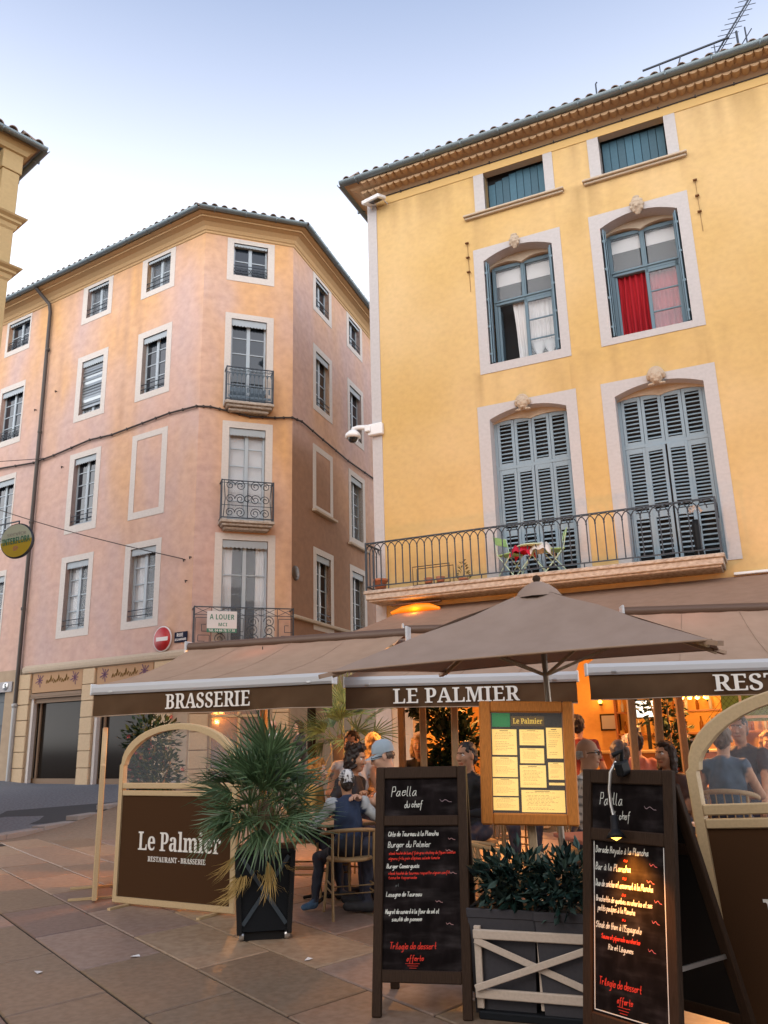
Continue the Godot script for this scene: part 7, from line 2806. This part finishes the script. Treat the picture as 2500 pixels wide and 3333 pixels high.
func make_hand() -> void:  # wrist at the origin, fingers along +y, palm facing +z, thumb on +x
	var f := Field.new()
	f.setup(AABB(Vector3(-0.075, -0.05, -0.03), Vector3(0.16, 0.25, 0.12)), 0.006)
	f.bone(Vector3(0, -0.03, 0), Vector3(0, 0.02, 0), 0.027, 0.026, 0.02, 0)
	f.bone(Vector3(0.018, 0.02, 0), Vector3(0.024, 0.08, 0), 0.019, 0.016, 0.02, 0)
	f.bone(Vector3(-0.016, 0.02, 0), Vector3(-0.026, 0.075, 0), 0.019, 0.015, 0.02, 0)
	f.bone(Vector3(0, 0.02, 0), Vector3(0, 0.082, 0), 0.018, 0.016, 0.02, 0)
	var L := [0.068, 0.076, 0.07, 0.055]
	for i in 4:
		var x := 0.03 - i * 0.02
		var a := Vector3(x, 0.082 - 0.004 * absf(i - 1.2), 0)
		var d0 := Vector3(x * 0.25, 0.9, 0.35).normalized()
		var d1 := Vector3(x * 0.1, 0.62, 0.75).normalized()
		var d2 := Vector3(0, 0.3, 0.95).normalized()
		var b: Vector3 = a + d0 * L[i] * 0.46
		var c: Vector3 = b + d1 * L[i] * 0.32
		f.bone(a, b, 0.0092, 0.0086, 0.006, 0)
		f.bone(b, c, 0.0086, 0.008, 0.004, 0)
		f.bone(c, c + d2 * L[i] * 0.24, 0.008, 0.0068, 0.004, 0)
	f.bone(Vector3(0.024, 0.022, 0.008), Vector3(0.05, 0.055, 0.022), 0.013, 0.0105, 0.012, 0)
	f.bone(Vector3(0.05, 0.055, 0.022), Vector3(0.056, 0.088, 0.036), 0.0105, 0.008, 0.004, 0)
	hand_field = f.net()


func joint(a: Vector3, b: Vector3, l0: float, l1: float, pole: Vector3) -> Array:  # [elbow, end within reach]
	var d := b - a
	var len := minf(d.length(), (l0 + l1) * 0.995)
	var n := d.normalized()
	var e := a + n * len
	var x := (l0 * l0 - l1 * l1 + len * len) / (2.0 * len)
	var h := sqrt(maxf(l0 * l0 - x * x, 0.0))
	var p := (pole - n * pole.dot(n)).normalized()
	return [a + n * x + p * h, e]


func look(d: Vector3, up: Vector3) -> Basis:  # y along d, z as near up as it can
	var y := d.normalized()
	var x := y.cross(up).normalized()
	return Basis(x, y, x.cross(y))


# o: seat (0 = standing), head (height of the head's middle), size, lean, turn, nod, colours, hair and so on; the person faces +z
func person(label: String, p: Vector3, facing: float, o: Dictionary) -> Node3D:
	var t := thing("person", label, "person", at(p, facing))
	var s: float = o.get("size", 1.0)
	var lean := deg_to_rad(o.get("lean", 4.0))
	var inv := t.transform.affine_inverse()
	var up := Vector3(0, cos(lean), sin(lean))
	var sit: bool = o.has("head_sit")
	var hip := 0.94 * s
	if sit:
		hip = o.head_sit - (0.5 * cos(lean) + 0.17) * s
	var P := Vector3(0, hip, 0)
	var chest := P + up * 0.3 * s
	var neck := P + up * 0.5 * s
	var wide: float = o.get("wide", 1.0)
	var hd := Basis(Vector3.UP, deg_to_rad(o.get("turn", 0.0))) * Basis(Vector3.RIGHT, deg_to_rad(o.get("nod", 0.0)))
	var H := neck + up * 0.05 * s + hd * Vector3(0, 0.13, 0.03) * s
	var f := Field.new()
	f.setup(AABB(Vector3(-0.62, -0.02, -0.5) * Vector3(s, 1, s), Vector3(1.24 * s, H.y + 0.05, 1.35 * s)), o.get("cell", 0.023))
	var fl := Vector3(1.0, 1, 0.78)
	f.ball(P + Vector3(0, 0.02, -0.01) * s, Vector3(0.165 * wide, 0.13, 0.125 * wide) * s, Basis(), 0.05, 1)
	f.bone(P + up * 0.1 * s, chest, 0.14 * s * wide, 0.15 * s * wide, 0.06, 0, fl)
	f.bone(chest, P + up * 0.42 * s, 0.15 * s * wide, 0.115 * s * wide, 0.06, 0, fl)
	if o.get("belly", 0.0) > 0.0:
		f.ball(P + up * 0.17 * s + Vector3(0, 0, 0.06) * s, Vector3(0.15, 0.15, 0.12) * s, Basis(), 0.06, 0)
	if o.get("woman", false):
		for q in [-1, 1]:
			f.ball(chest + up * 0.04 * s + Vector3(q * 0.07, 0, 0.095) * s, Vector3(0.062, 0.06, 0.055) * s, Basis(), 0.05, 0)
	var sh := []
	for q in [-1, 1]:
		sh.append(P + up * 0.445 * s + Vector3(q * 0.175 * (0.92 if o.get("woman", false) else 1.0) * wide, 0, 0) * s)
	f.bone(sh[0], sh[1], 0.062 * s, 0.062 * s, 0.06, 0)
	f.bone(P + up * 0.44 * s, neck + up * 0.03 * s, 0.06 * s, 0.052 * s, 0.03, 2)
	# legs
	var feet: Array = o.get("feet", [])
	for i in 2:
		var q := -1.0 if i == 0 else 1.0
		var hj := P + Vector3(q * 0.09, 0, 0) * s
		var ft := Vector3(q * 0.11, 0.09, 0.0) * s if not sit else Vector3(q * 0.12 * s, 0.09 * s, 0.42 * s)
		if feet.size() > i:
			ft = inv * (feet[i] as Vector3)
		var kn := joint(hj, ft, 0.43 * s, 0.43 * s, Vector3(q * 0.25, 0.6, 1) if sit else Vector3(q * 0.1, 0, 1))
		f.bone(hj, kn[0], 0.088 * s, 0.062 * s, 0.04, 1)
		f.bone(kn[0], kn[1], 0.062 * s, 0.044 * s, 0.03, 1 if not o.get("bare_shin", false) else 2)
		var toe := Vector3(q * 0.05, -0.03, 0.17) * s
		if o.has("toe"):
			toe = inv.basis * (o.toe as Vector3) * s
		var heel: Vector3 = kn[1] + Vector3(0, -0.045, -0.03) * s
		f.bone(heel, kn[1] + toe, 0.046 * s, 0.036 * s, 0.03, 3)
	# arms
	var hands := []
	var sl: int = o.get("sleeve", 1)
	var reach: Array = o.get("hands", [])
	for i in 2:
		var q := -1.0 if i == 0 else 1.0
		var a: Vector3 = sh[i]
		var tg := Vector3(q * 0.2, hip - 0.06, 0.08) if not sit else Vector3(q * 0.14 * s, maxf(hip + 0.16, 0.8), 0.34 * s)
		if reach.size() > i and reach[i] != null:
			tg = inv * (reach[i] as Vector3)
		var e := joint(a, tg, 0.29 * s, 0.26 * s, Vector3(q * 0.7, -0.7, -0.5))
		f.bone(a, e[0], 0.05 * s, 0.04 * s, 0.025, 0 if sl == 2 else 2)
		if sl == 1:
			f.bone(a, a.lerp(e[0], 0.62), 0.06 * s, 0.056 * s, 0.02, 0)
		if o.get("raglan", false):
			f.ball(a, Vector3(0.085, 0.085, 0.075) * s, Basis(), 0.03, 4)
			f.bone(a.lerp(e[0], 0.05), e[0], 0.056 * s, 0.048 * s, 0.02, 4)
			f.bone(e[0], e[1], 0.046 * s, 0.034 * s, 0.02, 4)
		else:
			f.bone(e[0], e[1], 0.04 * s, 0.028 * s, 0.02, 0 if sl == 2 else 2)
		if o.get("tattoo", false) and i == 0:
			f.ball(a.lerp(e[0], 0.45) + Vector3(-0.025, 0, 0.02) * s, Vector3(0.03, 0.05, 0.03) * s, Basis(), 0.02, 4)
		hands.append([e[0], e[1], q])
	var skin: Color = o.get("skin", Color(0.5, 0.29, 0.19))
	var hair: Color = o.get("hair_color", Color(0.05, 0.03, 0.02))
	var pal := [o.get("top", Color(0.3, 0.3, 0.3)), o.get("bottom", Color(0.03, 0.035, 0.06)), skin, o.get("shoe", Color(0.03, 0.03, 0.035)), o.get("second", Color(0.1, 0.1, 0.1))]
	var st := SurfaceTool.new()
	st.begin(Mesh.PRIMITIVE_TRIANGLES)
	f.net().crumple(0.035 * s, 5.5, [0, 1, 4], int(p.x * 100) + 7)
	f.grain = 0.12
	if o.get("stripes", false):
		for i in f.ti.size():
			if f.ti[i] == 0 and fposmod(f.tv[i].y, 0.07) < 0.02 and f.tv[i].y < 1.15:
				f.ti[i] = 4
	f.emit(st, Transform3D(), pal)
	var hx := Transform3D(hd.scaled(Vector3.ONE * s), H)
	head_field.emit(st, hx, [skin, Color(0.6, 0.58, 0.55), Color(0.03, 0.02, 0.015), hair.lerp(skin, 0.25), skin * Color(0.85, 0.5, 0.5)])
	for h in hands:
		var d: Vector3 = (h[1] - h[0]).normalized()
		var bs := look(d, Vector3(0, -0.8, 0.3 * h[2]))
		if h[2] > 0:
			bs.x = -bs.x
		hand_field.emit(st, Transform3D(bs.scaled(Vector3.ONE * s * 0.98), h[1]), [skin], bs.determinant() < 0)
	st.generate_normals()
	obj("body", st.commit(), M.people, t)
	make_hair(t, hx, o.get("hair", "short"), hair)
	if o.has("cap"):
		make_cap(t, hx, o.cap)
	if o.get("glasses", false):
		var b := B.new()
		for q in [-1, 1]:
			var r := []
			for k in 13:
				r.append(Vector3(q * 0.032 + cos(TAU * k / 12.0) * 0.022, 0.006 + sin(TAU * k / 12.0) * 0.016, 0.1))
			b.tube(r, 0.0032, 4, false)
			b.tube([Vector3(q * 0.054, 0.01, 0.098), Vector3(q * 0.08, 0.01, 0.03), Vector3(q * 0.082, 0.0, -0.01)], 0.003, 4)
		b.tube([Vector3(-0.01, 0.01, 0.102), Vector3(0.01, 0.01, 0.102)], 0.003, 4)
		obj("glasses", b, M.black_plastic, t, hx * (Transform3D(Basis(), Vector3(0, 0.085, -0.02)) if o.get("on_head", false) else Transform3D()))
	if o.has("seat_label"):
		chair(o.seat_label, t.transform * at(Vector3(0, 0, -0.02)), maxf(hip - 0.1 * s, 0.4))
	return t


func make_hair(t: Node3D, hx: Transform3D, style: String, c: Color) -> void:
	if style == "none":
		return
	var f := Field.new()
	f.setup(AABB(Vector3(-0.19, -0.36, -0.2), Vector3(0.38, 0.6, 0.36)), 0.0105)
	if style == "bald":
		for s in [-1, 1]:
			f.ball(Vector3(s * 0.058, 0.0, -0.045), Vector3(0.021, 0.036, 0.045), Basis(), 0.02, 0)
		f.ball(Vector3(0, -0.01, -0.084), Vector3(0.06, 0.04, 0.02), Basis(), 0.02, 0)
	else:
		f.ball(Vector3(0, 0.048, -0.024), Vector3(0.082, 0.092, 0.096), Basis(), 0.02, 0)
		f.ball(Vector3(0, -0.02, -0.065), Vector3(0.074, 0.075, 0.05), Basis(), 0.03, 0)
		if style in ["long", "bob"]:
			var low := -0.24 if style == "long" else -0.12
			for s in [-1, 1]:
				f.bone(Vector3(s * 0.072, 0.06, -0.01), Vector3(s * 0.085, low, -0.02), 0.032, 0.03, 0.03, 0)
			f.bone(Vector3(0, 0.0, -0.07), Vector3(0, low, -0.09), 0.07, 0.06, 0.04, 0, Vector3(1, 1, 0.6))
			f.ball(Vector3(0.02, 0.105, 0.045), Vector3(0.06, 0.03, 0.045), Basis(), 0.02, 0)
		if style == "bun":
			f.ball(Vector3(0, 0.15, -0.06), Vector3(0.045, 0.042, 0.045), Basis(), 0.015, 0)
		if style == "curly":
			for i in 90:
				var a := i * 2.39996
				var y := 0.15 - 0.003 * i
				var r := 0.082 + rng.randf_range(-0.004, 0.012)
				var q := Vector3(cos(a) * r, y, sin(a) * r - 0.03)
				if q.z > 0.045 and q.y < 0.08:
					continue
				f.ball(q, Vector3.ONE * rng.randf_range(0.015, 0.026), Basis(), 0.02, 0)
		f.ball(Vector3(0, -0.045, 0.1), Vector3(0.064, 0.095, 0.075), Basis(), 0.01, 0, true)
	f.net().crumple(0.016, 26.0, [0], 5)
	f.grain = 0.35
	var st := SurfaceTool.new()
	st.begin(Mesh.PRIMITIVE_TRIANGLES)
	f.emit(st, Transform3D(), [c])
	st.generate_normals()
	var hm := st.commit()
	obj("hair", hm, M.people_hair, t, hx)


func make_cap(t: Node3D, hx: Transform3D, kind: Array) -> void:
	var n := 6
	for i in n:  # six panels that may alternate in colour
		var b := B.new()
		b.lathe([Vector2(0, 0.098), Vector2(0.045, 0.09), Vector2(0.076, 0.06), Vector2(0.088, 0.02), Vector2(0.089, -0.018)], 4, Transform3D(Basis().scaled(Vector3(0.97, 1, 1.16)), Vector3(0, 0.05, -0.014)), TAU * i / n, TAU * (i + 1) / n)
		obj("cap_panel", b, kind[i % 2 if kind[2] else 0], t, hx * Transform3D(Basis(Vector3.RIGHT, -0.12), Vector3.ZERO))
	var back: float = -1.0 if kind[3] else 1.0
	var b := B.new()
	var rows := []
	for j in 4:
		var r := []
		for i in 11:
			var a := PI * i / 10.0
			var v := j / 3.0
			r.append(Vector3(cos(a) * lerpf(0.084, 0.075, v), 0.035 - 0.02 * v - 0.02 * absf(cos(a)) * v, back * (sin(a) * (0.085 + 0.085 * v) - 0.012)))
		rows.append(r)
	b.sheet(rows)
	obj("visor", b, kind[1] if kind[3] else kind[0], t, hx)


func people() -> void:
	M.people = mat("people", Color.WHITE, 0.75)
	M.people.vertex_color_use_as_albedo = true
	M.people_hair = mat("people_hair", Color.WHITE, 0.55)
	M.people_hair.vertex_color_use_as_albedo = true
	make_head()
	make_hand()
	var blue := mat("cap_blue", lin(0.3, 0.38, 0.45), 0.85)
	var wht := mat("cap_white", lin(0.65, 0.65, 0.66), 0.85)
	var im := Image.create(64, 64, false, Image.FORMAT_RGB8)
	im.fill(Color(0.75, 0.75, 0.76))
	for i in 4:
		im.fill_rect(Rect2i(i * 16, 0, 6, 64), Color(0.16, 0.17, 0.2))
		im.fill_rect(Rect2i(0, i * 16, 64, 5), Color(0.3, 0.31, 0.34))
	var chk := mat("cap_check", Color.WHITE, 0.85)
	tri_tex(chk, ImageTexture.create_from_image(im), 0.11, false)
	var fair := Color(0.56, 0.34, 0.24)
	var tan := Color(0.42, 0.23, 0.14)
	person("boy in a white checked cap and navy baseball top, sitting with his back to us", Vector3(-0.4, 0, -8.1), 194, {"size": 0.84, "head_sit": 1.12, "lean": 8, "raglan": true, "sleeve": 2, "top": Color(0.018, 0.035, 0.085), "second": Color(0.42, 0.45, 0.47), "bottom": Color(0.012, 0.014, 0.025), "shoe": Color(0.06, 0.12, 0.2), "hair": "short", "hair_color": Color(0.03, 0.02, 0.015), "cap": [wht, chk, true, true], "feet": [Vector3(-0.16, 0.07, -8.4), Vector3(-0.74, 0.1, -8.28)], "hands": [Vector3(-0.12, 0.8, -8.36), Vector3(-0.72, 0.8, -8.36)], "toe": Vector3(-0.1, -0.06, 0.1), "cell": 0.018, "skin": tan, "seat_label": "cane armchair that the boy in the checked cap sits on"})
	person("man in a pale blue cap and glasses, white shirt, leaning over his plate", Vector3(0.2, 0, -8.35), -84, {"size": 1.1, "head_sit": 1.36, "lean": 20, "nod": 16, "wide": 1.12, "belly": 1.0, "top": Color(0.62, 0.64, 0.68), "sleeve": 1, "hair": "bald", "hair_color": Color(0.12, 0.08, 0.06), "glasses": true, "cap": [blue, blue, false, false], "skin": fair, "hands": [Vector3(-0.3, 0.98, -8.15), Vector3(-0.34, 0.93, -8.5)], "cell": 0.019, "seat_label": "cane chair under the man in the pale blue cap"})
	person("dark-haired woman in a black top across the wooden table from the boy", Vector3(-0.5, 0, -9.12), 62, {"woman": true, "size": 1.02, "head_sit": 1.32, "lean": 12, "nod": 8, "top": Color(0.012, 0.011, 0.014), "hair": "curly", "hair_color": Color(0.018, 0.01, 0.008), "skin": tan, "hands": [Vector3(-0.35, 0.92, -8.75), Vector3(-0.3, 0.95, -8.95)], "seat_label": "cane chair under the dark-haired woman in black"})
	person("man in a white vest with a tattooed arm, behind the dark-haired woman", Vector3(-0.43, 0, -9.9), 8, {"size": 1.08, "head_sit": 1.47, "turn": -22, "nod": 8, "sleeve": 0, "tattoo": true, "second": Color(0.1, 0.1, 0.11), "top": Color(0.6, 0.6, 0.62), "hair": "short", "hair_color": Color(0.02, 0.013, 0.01), "skin": tan, "seat_label": "cane chair under the man in the white vest"})
	person("woman with long blond hair seen from behind, beside the man in the white vest", Vector3(-0.22, 0, -10.7), 172, {"woman": true, "head_sit": 1.46, "top": Color(0.4, 0.3, 0.2), "hair": "long", "hair_color": Color(0.5, 0.33, 0.14), "skin": fair, "seat_label": "cane chair under the blond woman seen from behind"})
	person("child with curly ginger hair at the left of the wooden table", Vector3(-0.86, 0, -9.0), 80, {"size": 0.86, "head_sit": 1.2, "lean": 10, "top": Color(0.42, 0.24, 0.06), "hair": "curly", "hair_color": Color(0.42, 0.17, 0.03), "skin": fair, "seat_label": "cane chair under the ginger-haired child"})
	person("bald man in a white shirt standing with his back to us beyond the palm", Vector3(-2.55, road_height(-2.55, -18.5), -18.5), 175, {"size": 0.97, "top": Color(0.6, 0.61, 0.64), "sleeve": 1, "hair": "bald", "hair_color": Color(0.2, 0.16, 0.13), "bottom": Color(0.03, 0.04, 0.08), "skin": fair, "cell": 0.03})
	person("brown-haired woman with glasses in a dark jacket standing beside the bald man", Vector3(-1.9, road_height(-1.9, -18.3), -18.3), -72, {"woman": true, "size": 0.97, "top": Color(0.02, 0.02, 0.022), "sleeve": 2, "hair": "bob", "hair_color": Color(0.04, 0.02, 0.014), "glasses": true, "skin": fair, "cell": 0.03})
	person("smiling blond woman in a black cardigan facing us, above the left chalkboard", Vector3(0.36, 0, -10.6), -4, {"woman": true, "head_sit": 1.42, "top": Color(0.015, 0.014, 0.016), "sleeve": 2, "hair": "bob", "hair_color": Color(0.5, 0.34, 0.17), "skin": fair, "seat_label": "cane chair under the smiling blond woman"})
	person("dark-haired person in black half hidden by the left side of the menu case", Vector3(0.82, 0, -8.7), -50, {"head_sit": 1.32, "size": 1.05, "top": Color(0.01, 0.01, 0.012), "sleeve": 2, "hair": "short", "hair_color": Color(0.02, 0.014, 0.01), "skin": tan, "seat_label": "cane chair under the person in black by the menu case"})
	person("balding grey man with glasses in a striped white shirt, right of the menu case", Vector3(1.72, 0, -7.75), 62, {"head_sit": 1.33, "size": 1.04, "belly": 1.0, "stripes": true, "top": Color(0.58, 0.55, 0.52), "sleeve": 1, "hair": "bald", "hair_color": Color(0.35, 0.33, 0.31), "glasses": true, "skin": tan, "hands": [Vector3(1.95, 0.8, -7.1), Vector3(2.0, 0.82, -7.3)], "seat_label": "cane chair under the balding grey man"})
	person("man in a cream T-shirt seen from behind, above the right chalkboard", Vector3(2.36, 0, -8.75), 186, {"head_sit": 1.29, "size": 1.08, "wide": 1.12, "top": Color(0.6, 0.45, 0.26), "sleeve": 1, "hair": "short", "hair_color": Color(0.13, 0.1, 0.09), "skin": tan, "seat_label": "cane chair under the man in the cream T-shirt"})
	person("woman with a dark topknot in a pink top, beyond the man in cream", Vector3(2.74, 0, -9.5), 176, {"woman": true, "head_sit": 1.4, "top": Color(0.42, 0.16, 0.12), "hair": "bun", "hair_color": Color(0.02, 0.012, 0.01), "skin": tan, "seat_label": "cane chair under the woman with the topknot"})
	person("woman with dark hair below her shoulders looking left, near the right chalkboard", Vector3(2.78, 0, -8.55), -58, {"woman": true, "head_sit": 1.29, "top": Color(0.06, 0.03, 0.025), "hair": "long", "hair_color": Color(0.022, 0.012, 0.008), "skin": Color(0.36, 0.19, 0.11), "seat_label": "cane chair under the dark-haired woman looking left"})
	person("person in a bright orange-red top far back in front of the bar", Vector3(3.62, 0, -10.4), 170, {"head_sit": 1.34, "wide": 1.1, "top": Color(0.55, 0.07, 0.02), "hair": "short", "hair_color": Color(0.03, 0.02, 0.015), "skin": tan, "seat_label": "cane chair under the person in orange-red"})
	person("short-haired brown woman in a dusky blue-grey sleeveless top by the right windscreen", Vector3(3.12, 0, -8.05), 150, {"woman": true, "size": 1.03, "head_sit": 1.43, "top": Color(0.05, 0.07, 0.1), "sleeve": 0, "hair": "short", "hair_color": Color(0.1, 0.05, 0.025), "skin": tan, "seat_label": "cane chair under the woman in dusky blue"})
	person("man with sunglasses pushed up on his dark hair, at the right edge", Vector3(3.62, 0, -8.8), -35, {"size": 1.08, "head_sit": 1.52, "top": Color(0.04, 0.03, 0.035), "hair": "short", "hair_color": Color(0.02, 0.013, 0.01), "glasses": true, "on_head": true, "skin": tan, "hands": [Vector3(3.3, 0.85, -8.3), Vector3(3.55, 0.8, -8.3)], "seat_label": "cane chair under the man with the sunglasses"})
	person("waiter in a dark red shirt standing by the timber post, mostly behind the menu case", Vector3(2.32, 0, -10.5), 165, {"size": 1.0, "top": Color(0.16, 0.015, 0.015), "sleeve": 1, "hair": "short", "hair_color": Color(0.015, 0.01, 0.008), "skin": tan})
	person("grey-haired diner in a pale shirt facing us deep under the right awning", Vector3(3.05, 0, -11.0), 12, {"head_sit": 1.36, "top": Color(0.5, 0.48, 0.44), "sleeve": 2, "hair": "short", "hair_color": Color(0.3, 0.28, 0.26), "skin": fair, "seat_label": "cane chair under the grey-haired diner"})
	person("woman with a fair bob and red top under the right awning near its edge", Vector3(4.25, 0, -9.6), -20, {"woman": true, "head_sit": 1.36, "top": Color(0.35, 0.04, 0.04), "hair": "bob", "hair_color": Color(0.3, 0.18, 0.08), "skin": fair, "seat_label": "cane chair under the woman with the fair bob"})
	person("diner in a dark green shirt facing us beneath the middle awning, behind the menu case", Vector3(1.45, 0, -10.3), 10, {"head_sit": 1.38, "top": Color(0.03, 0.07, 0.04), "sleeve": 1, "hair": "short", "hair_color": Color(0.05, 0.03, 0.02), "skin": tan, "seat_label": "cane chair under the diner in green"})
